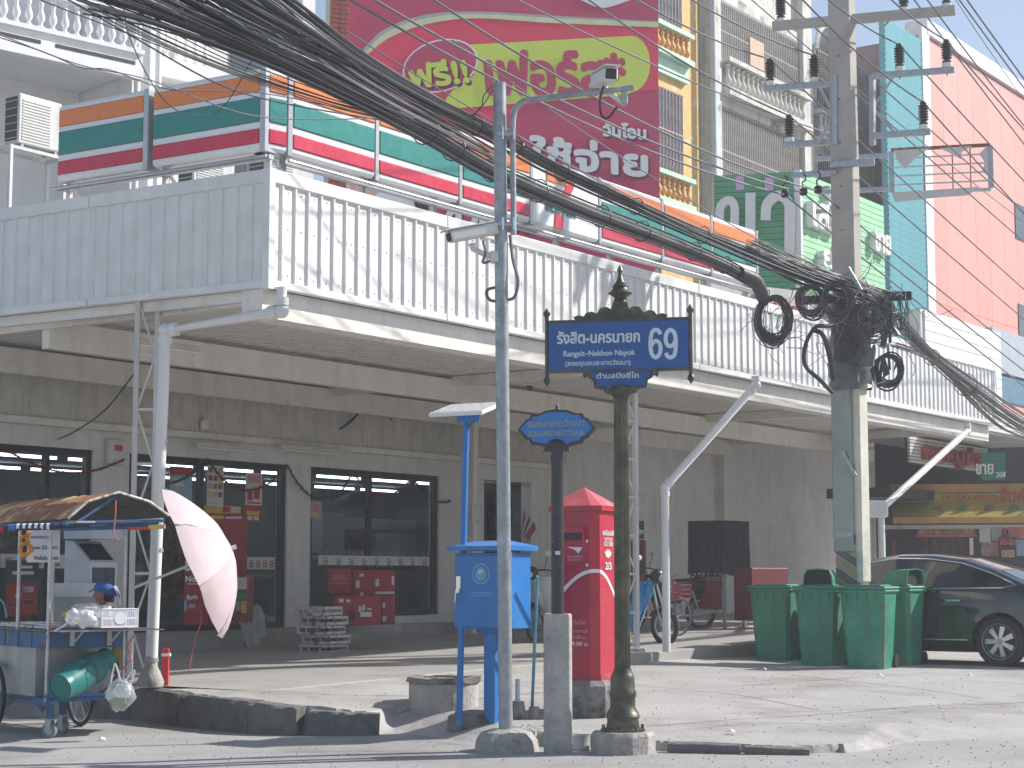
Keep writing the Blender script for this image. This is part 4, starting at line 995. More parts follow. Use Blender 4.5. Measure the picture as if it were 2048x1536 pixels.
# black rags and boxes tied round the pole
tape = M('torn_black_plastic', (.045,.048,.055), .35, var=.5, scale=6, bump=.6, bscale=14)
t = T('tied_black_plastic', 'ragged black plastic and closures tied round the pole above the metal wrap', 'plastic wrapping', at(1700,690,24.7)); b0 = t.location.copy()
rnd = random.Random(5)
mb = MB()
for k in range(26):
    a = 2*PI*k/26
def rag(z0, z1, rr, n=22, m=7, seed=0):
    mb = MB(); r_ = random.Random(seed)
    def f(u, v):
        a = 2*PI*u; q = rr*(1+.16*noise.noise(Vector((math.cos(a)*2.5, math.sin(a)*2.5, v*4+seed))))
        return (q*math.cos(a)*1.15, q*math.sin(a)*.95, z0+(z1-z0)*v+.04*noise.noise(Vector((a*2, v*3, seed))))
    return mb.grid(f, n, m)
rag(-.32, .55, .245, 30, 12, 1).build('wrapped_plastic', tape, t, smooth=True)
rag(-.62, -.25, .255, 30, 6, 2).build('wrapped_plastic', M('dull_aged_plastic', (.12,.14,.15), .4, var=.4, bump=.3), t, smooth=True)
for k in range(16):
    u, v = rnd.uniform(1735,1800), rnd.uniform(600,720); p = at(u, v, 23.75+rnd.uniform(-.1,.3))-b0; l = rnd.uniform(.10,.35)
    MB().beam(p, p+Vector((rnd.uniform(-.06,.06), rnd.uniform(-.05,.05), -l)), rnd.uniform(.03,.10), .03).build('closure', tape if k % 3 else plain('grey_closure', (.16,.18,.2), .4), t)
for k in range(14):
    p = at(rnd.uniform(1720,1812), rnd.uniform(650,760), 23.8)-b0; pts = [p+Vector((rnd.uniform(-.16,.16), rnd.uniform(-.05,.05), rnd.uniform(-.16,.16))) for _ in range(3)]
    MB().add(pts, [(0,1,2)]).build('plastic_shred', tape if k % 2 else plain('pale_shred', (.45,.46,.48), .5), t)
# loose service drops round the pole
def cord(name, label, pts, r, m, cat='wire', parent=None, group=None, n=7):
    P = smooth_pts(pts, n); o = MB().tube(P, r, 5).build(name, m, parent, smooth=True)
    if parent is None: tag(o, label, cat, group)
    return o
rnd = random.Random(9)
t = T('loose_wires', 'thin loose wires tangled round the top of the cable coils at the pole', 'wires', at(1660,600,23.7)); b0 = t.location.copy()
for k in range(46):
    u, v = rnd.uniform(1530,1820), rnd.uniform(560,700); pts = [at(u, v, 23.6+rnd.uniform(-.2,.5))-b0]
    for j in range(3): u += rnd.uniform(-45,45); v += rnd.uniform(-35,50); pts.append(at(u, v, 23.6+rnd.uniform(-.2,.5))-b0)
    cord('wire', None, pts, rnd.uniform(.003,.006), cableG if k % 2 else cableM, parent=t, n=5)
g_ = 'thin wires over the left balcony'
cord('thin_wire', 'pale thin wire slung below the bundles across the striped sign', [at(0,70,13.8), at(160,130,14.4), at(300,160,15.2), at(500,230,16.3), at(700,238,17.2), at(885,226,18.2)], .006, cableG, group=g_)
cord('thin_wire', 'thin dark wire crossing the sign corner toward the lower bundle', [at(120,-10,13.8), at(260,70,14.6), at(430,165,15.7), at(560,205,16.6), at(760,240,17.5)], .008, cableM, group=g_)
cord('thin_wire', 'kinked thin wire at the far left below the balcony rail', [at(-10,72,13.6), at(90,105,14), at(165,136,14.4), at(220,140,14.7), at(345,180,15.4), at(520,186,16.4), at(760,233,17.4)], .005, cableM, group=g_)
cord('thin_wire', 'slack wire hanging from the lower bundle before the sign corner', [at(246,0,14), at(258,70,14.4), at(300,160,15), at(345,215,15.6), at(400,232,16), at(450,210,16.2), at(520,90,16)], .005, cableM, group=g_)
# ================================================================== street furniture in front
def base_pt(u, v, z): return gnd(u, v, z)
# ---- camera pole
p = at(1012, 1448, 15.28)
tp_ = T('camera_pole', 'grey galvanised steel pole with curved arm, in front of the blue cabinet', 'pole', (p.x, p.y, 0))
inv = Matrix.Translation(-Vector((p.x, p.y, 0)))
def L(u, v, Y=None): return inv @ at(u, v, p.y if Y is None else Y)
galv_p = M('mottled_galvanised_pole', (.34,.37,.40), .45, .45, var=.3, scale=9, bump=.06, dirt=(.50,.47,.42), dscale=5, dlo=.6, dhi=.7)
top = L(999, 166)
MB().tube([(0,0,0), top], [.059,.056], 24).build('pole', galv_p, tp_, smooth=True)
P = [L(1020,470), L(1019,300), L(1019,245), L(1024,220), L(1038,206), L(1065,200), L(1259,177)]
P = [q+Vector((.03,-.03,0)) for q in P]
MB().tube(smooth_pts(P, 6), .026, 14).build('curved_arm', galv_p, tp_, smooth=True)
for v in (270, 450):
    q = L(1008, v)
    for dx in (-.012, .085): MB().rbox(q.x+dx-.008, q.x+dx+.012, q.y-.075, q.y-.05, q.z-.055, q.z+.055, .003).build('clamp_plate', chrome, tp_)
    MB().rbox(q.x-.07, q.x+.10, q.y-.07, q.y+.05, q.z-.02, q.z+.02, .01).build('clamp', galv, tp_)
q = L(1018, 610); MB().add([(q.x-.0,q.y-.061,q.z),(q.x+.02,q.y-.058,q.z+.01),(q.x+.02,q.y-.058,q.z+.03),(q.x,q.y-.061,q.z+.02)], [(0,1,2,3)])
q = L(1017, 1112); MB().box(q.x-.02, q.x+.03, -.064, -.058, q.z-.03, q.z+.03).build('sticker', plain('sticker_white', (.62,.66,.66), .5), tp_)
mb = MB(); mb.lathe([(.285,-.05),(.28,.0),(.265,.09),(.215,.155),(.12,.18),(.0,.18)], 9); mb.build('base_block', conc, tp_)
cord('cable', None, [L(1020,470), L(1026,520), L(1036,560), L(1030,592), L(1015,600), L(985,602), L(974,592), L(975,580), L(990,575)], .014, plain('flex_conduit', (.12,.13,.14), .5), parent=tp_)
cord('wire', None, [L(1000,168), L(985,172), L(968,190), L(962,215), L(940,234)], .005, cableM, parent=tp_)
cord('wire', None, [L(1000,172), L(984,182), L(970,205), L(945,232)], .005, cableM, parent=tp_)
# ---- surveillance cameras
cw = M('camera_white', (.66,.66,.63), .4, var=.05, streak=.1)
def cctv(loc, rotz, pitch, label, L_=.36, w=.12, h=.105):
    t = T('security_camera', label, 'security camera', loc, rot=(pitch, 0, rotz))
    MB().rbox(-w/2, w/2, -L_/2, L_/2, -h/2, h/2, .02).build('housing', cw, t)
    MB().rbox(-w/2-.008, w/2+.008, -L_/2-.045, L_/2-.02, h/2+.004, h/2+.016, .004).build('sunshield', cw, t)
    MB().rbox(-w/2+.014, w/2-.014, -L_/2-.006, -L_/2+.01, -h/2+.014, h/2-.014, .01).build('front_glass', plain('lens_black', (.01,.012,.015), .08), t)
    MB().rbox(-w/2-.004, w/2+.004, L_/2-.03, L_/2+.006, -h/2-.004, h/2+.004, .01).build('rear_cap', grey_paint, t)
    return t
pc = at(1209, 155, p.y); cctv(pc, R_(14), R_(6), 'white box camera at the end of the curved arm in front of the billboard', .40, .13, .115)
t = T('camera_bracket', 'white ball joint bracket holding the box camera on the arm tip', 'bracket', at(1250, 180, p.y)); o_ = t.location.copy()
MB().tube([at(1209,172,p.y)-o_, at(1213,182,p.y)-o_, at(1232,196,p.y)-o_, at(1247,205,p.y)-o_], [.024,.026,.024,.03], 12).build('bracket_arm', cw, t, smooth=True)
MB().rbox(-.035,.02,-.05,.05,-.13,-.03,.006).build('mount_plate', galv, t)
cord('cable', None, [at(1207,172,p.y-.05)-o_, at(1200,200,p.y-.05)-o_, at(1203,230,p.y-.05)-o_, at(1216,236,p.y-.05)-o_, at(1234,214,p.y-.05)-o_], .011, cableM, parent=t)
pc = at(944, 466, p.y-.12); cctv(pc, R_(-66), R_(14), 'white bullet camera tilted down on the left side of the camera pole', .44, .12, .10)
t = T('camera_bracket', 'white bracket holding the tilted camera on the left of the pole', 'bracket', at(985,515,p.y)); o_ = t.location.copy()
MB().tube([at(944,488,p.y-.12)-o_, at(946,498,p.y-.1)-o_, at(968,508,p.y-.05)-o_, at(990,514,p.y)-o_], [.03,.024,.024,.03], 12).build('bracket_arm', cw, t, smooth=True)
MB().rbox(-.02,.05,-.06,.05,-.045,.05,.006).build('mount_plate', cw, t)
cord('cable', None, [at(966,482,p.y-.15)-o_, at(971,505,p.y-.15)-o_, at(966,525,p.y-.1)-o_, at(985,520,p.y)-o_], .012, plain('flex_conduit', (.12,.13,.14), .5), parent=t)
# ---- Bangkok style street name sign
bronze = M('verdigris_bronze', (.125,.115,.08), .38, .5, var=.45, scale=9, bump=.12, dirt=(.05,.062,.045), dscale=5, dlo=.45, dhi=.6)
s_blue = M('sign_blue', (.015,.095,.33), .45, var=.14, dirt=(.05,.12,.27), dscale=2.0, dlo=.5, dhi=.8)
s_ink = plain('sign_pale_lettering', (.62,.72,.80), .5, var=.06)
p = at(1246, 1470, 15.1); ps = p.copy()
SY = R_(-11)
st_ = T('street_sign', 'tall ornate bronze street name sign numbered 69 beside the red post box', 'street sign', (p.x, p.y, 0), SY)
inv = (Matrix.Translation((p.x, p.y, 0)) @ Matrix.Rotation(SY, 4, 'Z')).inverted()
def L(u, v, dy=0): return inv @ at(u, v, p.y+dy)
zb = L(1246, 1462).z
MB().lathe([(.27,-.05),(.27,zb-.03),(.25,zb),(.0,zb)], 11).build('concrete_footing', conc, st_)
def Z(v): return L(1246, v).z
ppm = 3600/p.y; r_ = lambda px: px/ppm/2
MB().lathe([(r_(88),zb-.005),(r_(88),zb+.02),(r_(66),zb+.03),(r_(62),Z(1440)),(r_(68),Z(1432)),(r_(62),Z(1424)),(r_(50),Z(1415)),(r_(50),Z(1395)),(r_(54),Z(1392)),(r_(54),Z(1384)),(r_(49),Z(1380)),(r_(47),Z(1355)),(r_(42),Z(1348)),(r_(36),Z(1342)),(r_(34),Z(1336))], 28).build('pedestal', bronze, st_, smooth=True)
for k in range(6):
    a = k*PI/3+.3; MB().cyl((r_(78)*math.cos(a), r_(78)*math.sin(a), zb+.02), (r_(78)*math.cos(a), r_(78)*math.sin(a), zb+.055), .014, n=6).build('anchor_bolt', rust, st_)
MB().lathe([(r_(32),Z(1340)),(r_(31),Z(1100)),(r_(29),Z(800)),(r_(30),Z(796))], 96, flute=16, fl=.10).build('fluted_column', bronze, st_, smooth=True)
MB().lathe([(r_(30),Z(796)),(r_(36),Z(791)),(r_(33),Z(787)),(r_(36),Z(781)),(r_(44),Z(776)),(r_(40),Z(772)),(.03,Z(770))], 24).build('capital', bronze, st_, smooth=True)
# panels
def sx(u, v): q_ = fac(u, v, Matrix.Translation((p.x, p.y, 0)) @ Matrix.Rotation(SY, 4, 'Z'), 0); return q_
xl, xr = sx(1098, 690)[0], sx(1377, 690)[0]; zt = sx(1240, 642)[1]; zb_ = sx(1240, 740)[1]
MB().rbox(xl, xr, -.025, .025, zb_, zt, .005).build('name_plate', s_blue, st_)
MB().box(xl-.004, xr+.004, -.032, .032, zt-.004, zt+.016).build('plate_frame', bronze, st_); MB().box(xl-.004, xr+.004, -.032, .032, zb_-.016, zb_+.004).build('plate_frame', bronze, st_)
w2, zc = .26, zb_-.135
MB().prism([(-w2,zb_-.016),(-w2+.01,zb_-.06),(-w2+.05,zb_-.075),(-w2+.055,zc),(.0,zc-.012),(w2-.055,zc),(w2-.05,zb_-.075),(w2-.01,zb_-.06),(w2,zb_-.016)], -.022, .022).build('lower_plate', s_blue, st_)
MB().tube([(-w2-.01,-.01,zb_-.012),(-w2+.0,-.01,zb_-.06),(-w2+.04,-.01,zb_-.085),(-w2+.045,-.01,zc-.008),(-.09,-.01,zc-.028)], .014, 8).build('scroll_edge', bronze, st_, smooth=True)
MB().tube([(w2+.01,-.01,zb_-.012),(w2,-.01,zb_-.06),(w2-.04,-.01,zb_-.085),(w2-.045,-.01,zc-.008),(.09,-.01,zc-.028)], .014, 8).build('scroll_edge', bronze, st_, smooth=True)
def spiral(c, r, turns, s_, m, rr=.012, a0=0, nm='scroll'):
    pts = [(c[0]+s_*r*(1-.75*t)*math.cos(a0+t*turns*2*PI), c[1], c[2]+r*(1-.75*t)*math.sin(a0+t*turns*2*PI)) for t in np.linspace(0, 1, 22)]
    MB().tube(pts, [rr*(1-.4*t) for t in np.linspace(0, 1, 22)], 7).build(nm, m, st_, smooth=True)
for s_ in (-1, 1):
    spiral((s_*(w2+.02), -.01, zb_-.03), .035, 1.3, s_, bronze, a0=-1)
    spiral((s_*.13, -.01, zt+.055), .045, 1.4, s_, bronze, .014, a0=2.5)
    spiral((s_*.235, -.01, zt+.035), .032, 1.3, s_, bronze, .012, a0=2.5)
    MB().prism([(s_*.02,zt+.016),(s_*.385,zt+.016),(s_*.40,zt+.04),(s_*.36,zt+.055),(s_*.31,zt+.045),(s_*.29,zt+.075),(s_*.24,zt+.085),(s_*.20,zt+.065),(s_*.165,zt+.115),(s_*.11,zt+.12),(s_*.075,zt+.10),(s_*.05,zt+.19),(s_*.02,zt+.19)][::s_], -.022, .022).build('crest', bronze, st_)
    MB().prism([(s_*.03,zc-.02),(s_*.16,zc-.012),(s_*.13,zc-.06),(s_*.08,zc-.075),(s_*.05,zc-.12),(s_*.03,zc-.12)][::s_], -.03, .03).build('bracket_leaf', bronze, st_)
MB().lathe([(.0,-.055),(.035,-.045),(.05,-.015),(.05,.015),(.035,.045),(0,.055)], 20, (0,-.03,zc-.045)).build('rosette', bronze, st_, smooth=True)
zf = zt+.10
MB().prism([(-.085,zt+.016),(-.085,zt+.07),(-.035,zt+.15),(0,zt+.185),(.035,zt+.15),(.085,zt+.07),(.085,zt+.016)], -.04, .04).build('crest_leaf', bronze, st_)
MB().lathe([(.055,zt+.12),(.062,zt+.16),(.045,zt+.185),(.06,zt+.21),(.105,zt+.235),(.07,zt+.262),(.062,zt+.285),(.068,zt+.292),(.05,zt+.31),(.052,zt+.318),(.036,zt+.335),(.018,zt+.39),(.014,zt+.41),(.026,zt+.43),(.018,zt+.455),(.003,zt+.48)], 24).build('finial', bronze, st_, smooth=True)
for x in (xl-.018, xr+.018):
    MB().cyl((x,0,zb_-.05), (x,0,zt+.05), .017, n=14).build('side_rod', bronze, st_, smooth=True)
    for z, s_ in ((zt+.05, 1), (zb_-.05, -1)): MB().lathe([(.018,0),(.030,.02*s_),(.032,.035*s_),(.014,.06*s_),(.003,.08*s_)], 14, (x,0,z)).build('rod_finial', bronze, st_, smooth=True)
def stx(s, u0, u1, v, hpx, bold, nm='sign_lettering'):
    a = sx(u0, v); b = sx(u1, v); text(nm, s, s_ink, st_, ((a[0]+b[0])/2, -.0275, (a[1]+b[1])/2-0), hpx/ppm, width=b[0]-a[0], bold=bold)
stx('รังสิต-นครนายก', 1116, 1280, 686, 22, .004); stx('Rangsit–Nakhon Nayok', 1128, 1271, 712, 11, .0016); stx('(ซอยชุมชนสะอาดวัฒนา)', 1132, 1262, 731, 9.5, .001)
stx('ตำบลบึงยี่โถ', 1194, 1278, 757, 10, .0015)
def digit(kind, cx, cz, w, h, th):
    """bold condensed numerals 6 and 9 as flat rings with a tail"""
    def path(pts): return smooth_pts([(cx+x*w/2, 0, cz+z*h/2) for x, z in pts], 7)
    pts = [(.72,.62),(.45,.86),(0,.93),(-.5,.78),(-.72,.3),(-.74,-.25),(-.55,-.72),(0,-.93),(.52,-.74),(.72,-.38),(.60,-.02),(.15,.18),(-.35,.08),(-.66,-.16)]
    if kind == 9: pts = [(-x, -z) for x, z in pts]
    P = path(pts); mb = MB(); vs = []; n = len(P)
    for i, q_ in enumerate(P):
        d = (P[min(i+1,n-1)]-P[max(i-1,0)]).normalized(); nn = Vector((-d.z, 0, d.x))*th/2; y = -.0275-i*.00003
        vs += [(q_.x+nn.x, y, q_.z+nn.z), (q_.x-nn.x, y, q_.z-nn.z)]
    mb.add(vs, [(2*i, 2*i+1, 2*i+3, 2*i+2) for i in range(n-1)]); mb.build('numeral', s_ink, st_)
for kind, u in ((6, 1312), (9, 1342)):
    a = sx(u, 688); digit(kind, a[0], a[1], 27/ppm*1.02, 60/ppm, 8.2/ppm)
# ---- soi sign
p = at(1116, 1492, 15.1); pso = p.copy(); SO = R_(-20)
black_iron = M('black_painted_iron', (.03,.032,.038), .42, var=.4, scale=8, bump=.1, dirt=(.35,.35,.36), dscale=9, dlo=.66, dhi=.7)
ss = T('soi_sign', 'small blue Thai lane sign on a black post set in a concrete pipe', 'street sign', (p.x, p.y, 0), SO)
Fs = Matrix.Translation((p.x, p.y, 0)) @ Matrix.Rotation(SO, 4, 'Z'); ppm2 = 3600/p.y
ox = lambda u, v: fac(u, v, Fs, 0); zv = lambda v: ox(1112, v)[1]
MB().lathe([(.118,-.05),(.118,.4),(.118,zv(1232)),(.112,zv(1227)),(.06,zv(1229)),(.0,zv(1230))], 22).build('concrete_pipe', M('grey_cement_pipe', (.44,.43,.41), .92, var=.3, scale=5, bump=.9, bscale=18, dirt=(.23,.22,.21), dscale=2.5, dlo=.5, dhi=.65, fine=.2), ss, smooth=True)
MB().lathe([(.053,zv(1232)),(.052,zv(1000)),(.050,zv(925)),(.057,zv(920)),(.058,zv(914)),(.050,zv(908)),(.055,zv(896)),(.085,zv(885)),(.03,zv(878))], 22).build('post', black_iron, ss, smooth=True)
out = [(-.345,0),(-.27,.085),(-.24,.09),(-.225,.125),(-.17,.125),(-.10,.155),(0,.165),(.10,.155),(.17,.125),(.225,.125),(.24,.09),(.27,.085),(.345,0),(.27,-.085),(.24,-.09),(.225,-.125),(.17,-.135),(.08,-.16),(-.08,-.16),(-.17,-.135),(-.225,-.125),(-.24,-.09),(-.27,-.085)]
zc = zv(858)
MB().prism([(x*1.0, zc+z) for x, z in out], -.025, .025).build('sign_board', black_iron, ss)
MB().prism([(x*.93, zc+z*.84+.004) for x, z in out], -.030, -.0255).build('blue_face', M('faded_sign_blue', (.025,.18,.50), .4, var=.15, dirt=(.04,.08,.15), dscale=5, dlo=.56, dhi=.7), ss)
MB().prism([(-.09,zc-.15),(-.04,zc-.12),(0,zc-.095),(.04,zc-.12),(.09,zc-.15),(.12,zc-.19),(-.12,zc-.19)], -.034, .03).build('bottom_bracket', black_iron, ss)
MB().lathe([(.02,0),(.012,.012),(.016,.025),(.004,.05)], 12, (0,0,zc+.165)).build('finial', black_iron, ss, smooth=True)
fade = plain('faded_lettering', (.30,.37,.43), .6, var=.2)
text('sign_lettering', 'ซอยสะอาดวัฒนา', fade, ss, (0,-.0325,zc+.018), .052, width=.50, bold=.0022); text('sign_lettering', 'SOISAARDWATTANA', fade, ss, (0,-.0325,zc-.062), .045, width=.50, bold=.002)
for v, dx in ((1106, .02), (1062, .0), (940, -.02)): z = zv(v); MB().box(dx-.02, dx+.022, -.0565, -.0545, z-.015, z+.015).build('sticker', plain('sticker_white', (.62,.66,.66), .5), ss) if v == 1106 else None
# ---- red post box
p = gnd(1163, 1450, .09); PR = R_(-28)
p.y += .35; p.x = (1168-1024)/3600*p.y
px_ = T('post_box', 'tall red Thai post box with chamfered corners on a concrete plinth', 'post box', (p.x, p.y, 0), PR)
red_p = M('post_red', (.50,.018,.05), .42, var=.18, scale=2, dirt=(.36,.07,.08), dscale=2.5, dlo=.54, dhi=.72, bump=.03, streak=.15)
ppm3 = 3600/p.y; zq = lambda v: EYE+(1152-v)/ppm3
APO, CHF = .245, .07
def octo(ap, ch, z0, z1, ap1=None, ch1=None):
    def ring(a, c, z): return [(-a+c,-a,z),(a-c,-a,z),(a,-a+c,z),(a,a-c,z),(a-c,a,z),(-a+c,a,z),(-a,a-c,z),(-a,-a+c,z)]
    ap1 = ap if ap1 is None else ap1; ch1 = ch if ch1 is None else ch1
    return MB().add(ring(ap,ch,z0)+ring(ap1,ch1,z1), [tuple(range(7,-1,-1)), tuple(range(8,16))]+[(k,(k+1)%8,(k+1)%8+8,k+8) for k in range(8)])
zB, zT = zq(1350), zq(1022)
octo(APO, CHF, zB, zT).build('body', red_p, px_)
octo(APO+.035, CHF+.01, zT-.01, zT+.035).build('roof_rim', red_p, px_)
octo(APO+.04, CHF+.01, zT+.035, zq(976), .004, .001).build('roof', M('faded_red_roof', (.62,.10,.12), .5, var=.15, dirt=(.65,.3,.3), dscale=6, dlo=.62, dhi=.7), px_)
octo(APO+.012, CHF, zB-.02, zB+.04).build('foot_band', M('scuffed_red', (.45,.04,.06), .6, var=.3, dirt=(.30,.27,.25), dscale=7, dlo=.5, dhi=.6), px_)
octo(.31, .10, -.05, zB-.07).build('plinth', conc_old, px_); octo(.31, .10, zB-.07, zB-.02, .275, .09).build('plinth_top', conc_old, px_)
def face(k): return Matrix.Rotation(k*PI/2, 4, 'Z') @ Matrix.Translation((0, -APO, 0))
FF, FRt = 0, 1
def onface(mb_fn, name, m, k): mb = MB(face(k)); mb_fn(mb); return mb.build(name, m, px_)
onface(lambda m: m.box(-.12, .12, -.012, .0, zq(1082), zq(1064)), 'letter_slot', plain('slot_dark', (.05,.05,.055), .8), FF)
onface(lambda m: m.beam((-.13,-.03,zq(1062)), (.13,-.03,zq(1062)), .012, .05).box(.12,.13,-.05,0,zq(1084),zq(1062)), 'slot_hood', red_p, FF)
for v in (1084, 1131): onface(lambda m: m.box(.135,.158,-.004,-.001,zq(v+3),zq(v-3)), 'white_patch', ink_w, FF)
onface(lambda m: m.prism([(-.06,zq(1095)),(.10,zq(1096)),(.06,zq(1108)),(.025,zq(1101))], -.005, -.002), 'wing_emblem', ink_w, FF)
def ftext(s, k, x, v, hpx, w, m=ink_w, bold=.001):
    o = text('box_lettering', s, m, px_, (0,0,0), hpx/ppm3, width=w, bold=bold); o.matrix_local = face(k) @ Matrix.Translation((x, -.004, zq(v)))
pk_ = plain('faded_pink_print', (.70,.35,.38), .5)
ftext('ไปรษณีย์ไทย', FF, .02, 1117, 5, .16, pk_); ftext('THAILAND POST', FF, .02, 1122, 2.6, .15, pk_)
ftext('เปิดไข', FF, .05, 1246, 8, .15, pk_); ftext('เวลาตามนี้', FF, .05, 1262, 6, .20, pk_); ftext('13.00 น.', FF, .06, 1274, 6.5, .16, pk_); ftext('09.00 น.', FF, .06, 1287, 7, .20, ink_w)
ftext('รหัสไปรษณีย์', FRt, .0, 1072, 9, .25, ink_w, .0015); ftext('POSTCODE', FRt, .0, 1082, 5, .17); ftext('12130', FRt, .0, 1093, 9, .19, ink_w, .0015); ftext('2/3', FRt, -.0, 1139, 14, .13, ink_w, .003)
onface(lambda m: m.prism([(.0+.07*(1+.2*math.sin(5*a))*math.cos(a), zq(1108)+.038*(1+.2*math.sin(7*a))*math.sin(a)) for a in np.linspace(0,2*PI,18)[:-1]], -.005, -.002), 'peeled_sticker', plain('peeled_paper', (.62,.60,.50), .7), FRt)
# white painted arch running round the corner
FW2 = (APO-CHF); CHL = CHF*math.sqrt(2)
segs = [(face(0), -FW2, FW2, -(CHL/2)-FW2), (Matrix.Rotation(PI/4,4,'Z') @ Matrix.Translation((0,-(2*APO-CHF)/math.sqrt(2),0)), -CHL/2, CHL/2, 0.0), (face(1), -FW2, FW2, (CHL/2)+FW2)]
for tf_, x0_, x1_, off_ in segs:
    mb = MB(tf_); vs = []; n = 14
    for i in range(n+1):
        x = x0_+(x1_-x0_)*i/n; s_ = x+off_; z = zq(1142)-1.75*s_*s_; dz = -3.5*s_; th = .017*math.sqrt(1+dz*dz); vs += [(x,-.0025,z-th),(x,-.0025,z+th)]
    mb.add(vs, [(2*i, 2*i+2, 2*i+3, 2*i+1) for i in range(n)]); mb.build('painted_arch', ink_w, px_)
for v in (1172, 1187, 1195, 1207, 1214): octo(APO+.002, CHF, zq(v)-.003, zq(v)+.003).build('strap_mark', M('rusted_strap', (.40,.05,.05), .7, var=.4, dirt=(.32,.16,.09), dscale=9, dlo=.5, dhi=.6), px_)
# ---- blue solar water meter cabinet
p = gnd(985, 1440, .16); CB = R_(-34); cb = T('control_cabinet', 'bright blue steel control cabinet with round seal on a square post', 'cabinet', (p.x, p.y+.1, .10), CB)
blue_p = M('cabinet_blue', (.015,.18,.52), .42, var=.10, scale=2, streak=.16, dirt=(.08,.24,.50), dscale=3, dlo=.52, dhi=.78, bump=.03, bscale=8)
zk = lambda v: EYE+(1152-v)*(p.y+.1)/3600-.10
W2, D2 = .285, .20
MB().rbox(-W2, W2, -D2, D2, zk(1255), zk(1107), .006).build('box', blue_p, cb)
MB().rbox(-W2+.01, W2-.01, -D2-.018, -D2-.002, zk(1252), zk(1112), .004).build('door', blue_p, cb)
dr = bpy.context.scene.objects['door']
MB().add([(-W2-.05,-D2-.06,zk(1102)),(W2+.05,-D2-.06,zk(1102)),(W2+.05,D2+.05,zk(1102)),(-W2-.05,D2+.05,zk(1102)),(-W2-.05,-D2-.06,zk(1093)),(W2+.05,-D2-.06,zk(1093)),(W2+.05,D2+.05,zk(1093)),(-W2-.05,D2+.05,zk(1093)),(-W2+.1,0,zk(1082)),(W2-.1,0,zk(1082))],
     [(3,2,1,0),(0,1,5,4),(1,2,6,5),(2,3,7,6),(3,0,4,7),(4,5,9,8),(5,6,9),(6,7,8,9),(7,4,8)]).build('lid', blue_p, cb)
MB().box(-.12, .12, -.09, .09, zk(1262), zk(1255)).build('mount_plate', blue_p, cb)
MB().rbox(-.06, .06, -.06, .06, 0, zk(1262), .006).build('post', blue_p, cb)
hd = MB(); hd.rbox(-W2+.035, -W2+.085, -D2-.03, -D2-.019, zk(1178), zk(1152), .003); hd.build('lock_plate', chrome, dr)
MB().cyl((-W2+.062,-D2-.045,zk(1181)), (-W2+.062,-D2-.019,zk(1181)), .022, n=16).build('lock_knob', chrome, dr, smooth=True); MB().beam((-W2+.055,-D2-.05,zk(1182)), (-W2+.045,-D2-.05,zk(1205)), .018, .008).build('lever', chrome, dr)
MB().box(-W2+.035, -W2+.085, -D2-.0215, -D2-.0195, zk(1170), zk(1153)).build('lock_label', ink_w, dr)
def disc(r, y, m, nm, x=0, z=0, n=28): return MB().prism([(x+r*math.cos(a), z+r*math.sin(a)) for a in np.linspace(0, 2*PI, n+1)[:-1]], y-.001, y).build(nm, m, dr)
cz = zk(1148); sb = plain('seal_pale_blue', (.45,.70,.85), .5); sn = plain('seal_navy', (.01,.08,.36), .5)
disc(.092, -D2-.0195, sb, 'seal_rim', .02, cz); disc(.086, -D2-.021, sn, 'seal_ring', .02, cz); disc(.062, -D2-.0225, plain('seal_sky', (.10,.42,.72), .5), 'seal_field', .02, cz)
MB().prism([(.0,cz-.03),(.04,cz-.035),(.05,cz-.005),(.03,cz+.01),(.005,cz+.0)], -D2-.0255, -D2-.0245).build('seal_emblem', plain('seal_olive', (.30,.38,.12), .6), dr)
MB().prism([(-.005,cz+.0),(.0,cz+.042),(.02,cz+.028),(.03,cz+.048),(.05,cz+.035),(.04,cz+.005)], -D2-.0265, -D2-.0258).build('seal_emblem', sb, dr)
for k in range(22):
    a = 2*PI*k/22; MB().box(.02+.073*math.cos(a)-.004, .02+.073*math.cos(a)+.004, -D2-.0235, -D2-.0228, cz+.073*math.sin(a)-.004, cz+.073*math.sin(a)+.004).build('seal_mark', sb, dr)
text('seal_lettering', 'กรมทรัพยากรน้ำ', sb, dr, (.02,-D2-.0195,zk(1186)), .014, width=.20); text('seal_lettering', 'Department of Water', sb, dr, (.02,-D2-.0195,zk(1191)), .010, width=.19)
MB().lathe([(.05,0),(.055,.10),(.05,.11)], 12, (-W2-.08,.02,zk(1190))).build('side_pot', plain('dark_green_pot', (.03,.06,.05), .6), cb, smooth=True)
so_ = T('solar_panel', 'small white framed solar panel on a slim blue post above the cabinet', 'solar panel', (0,0,0))
pa = at(933, 838, p.y+.15); pb = gnd(918, 1442, .15); so_.location = pb; pa_ = pa-pb
MB().tube([(0,0,-.05), pa_], .029, 16).build('post', blue_p, so_, smooth=True)
tfp = Matrix.Translation(pa_+Vector((-.05,0,.07))) @ Matrix.Rotation(R_(-28), 4, 'Z') @ Matrix.Rotation(R_(16), 4, 'X')
MB(tfp).rbox(-.22, .34, -.22, .22, .0, .035, .004).build('panel_frame', plain('sign_white_acrylic', (.78,.78,.78), .25), so_)
MB(tfp).box(-.20, .32, -.20, .20, .0355, .0375).build('solar_glass', plain('solar_glass_sky_tone', (.30,.31,.34), .18), so_)  # light grey glass colour stands in for the bright sky's reflection
MB().rbox(pa_.x-.09, pa_.x+.12, pa_.y-.05, pa_.y+.05, pa_.z-.03, pa_.z+.04, .005).build('bracket', blue_p, so_)
cord('wire', None, [pa_+Vector((.12,-.02,.03)), pa_+Vector((.06,-.05,-.03)), pa_+Vector((.02,-.04,-.08))], .006, cableM, parent=so_)
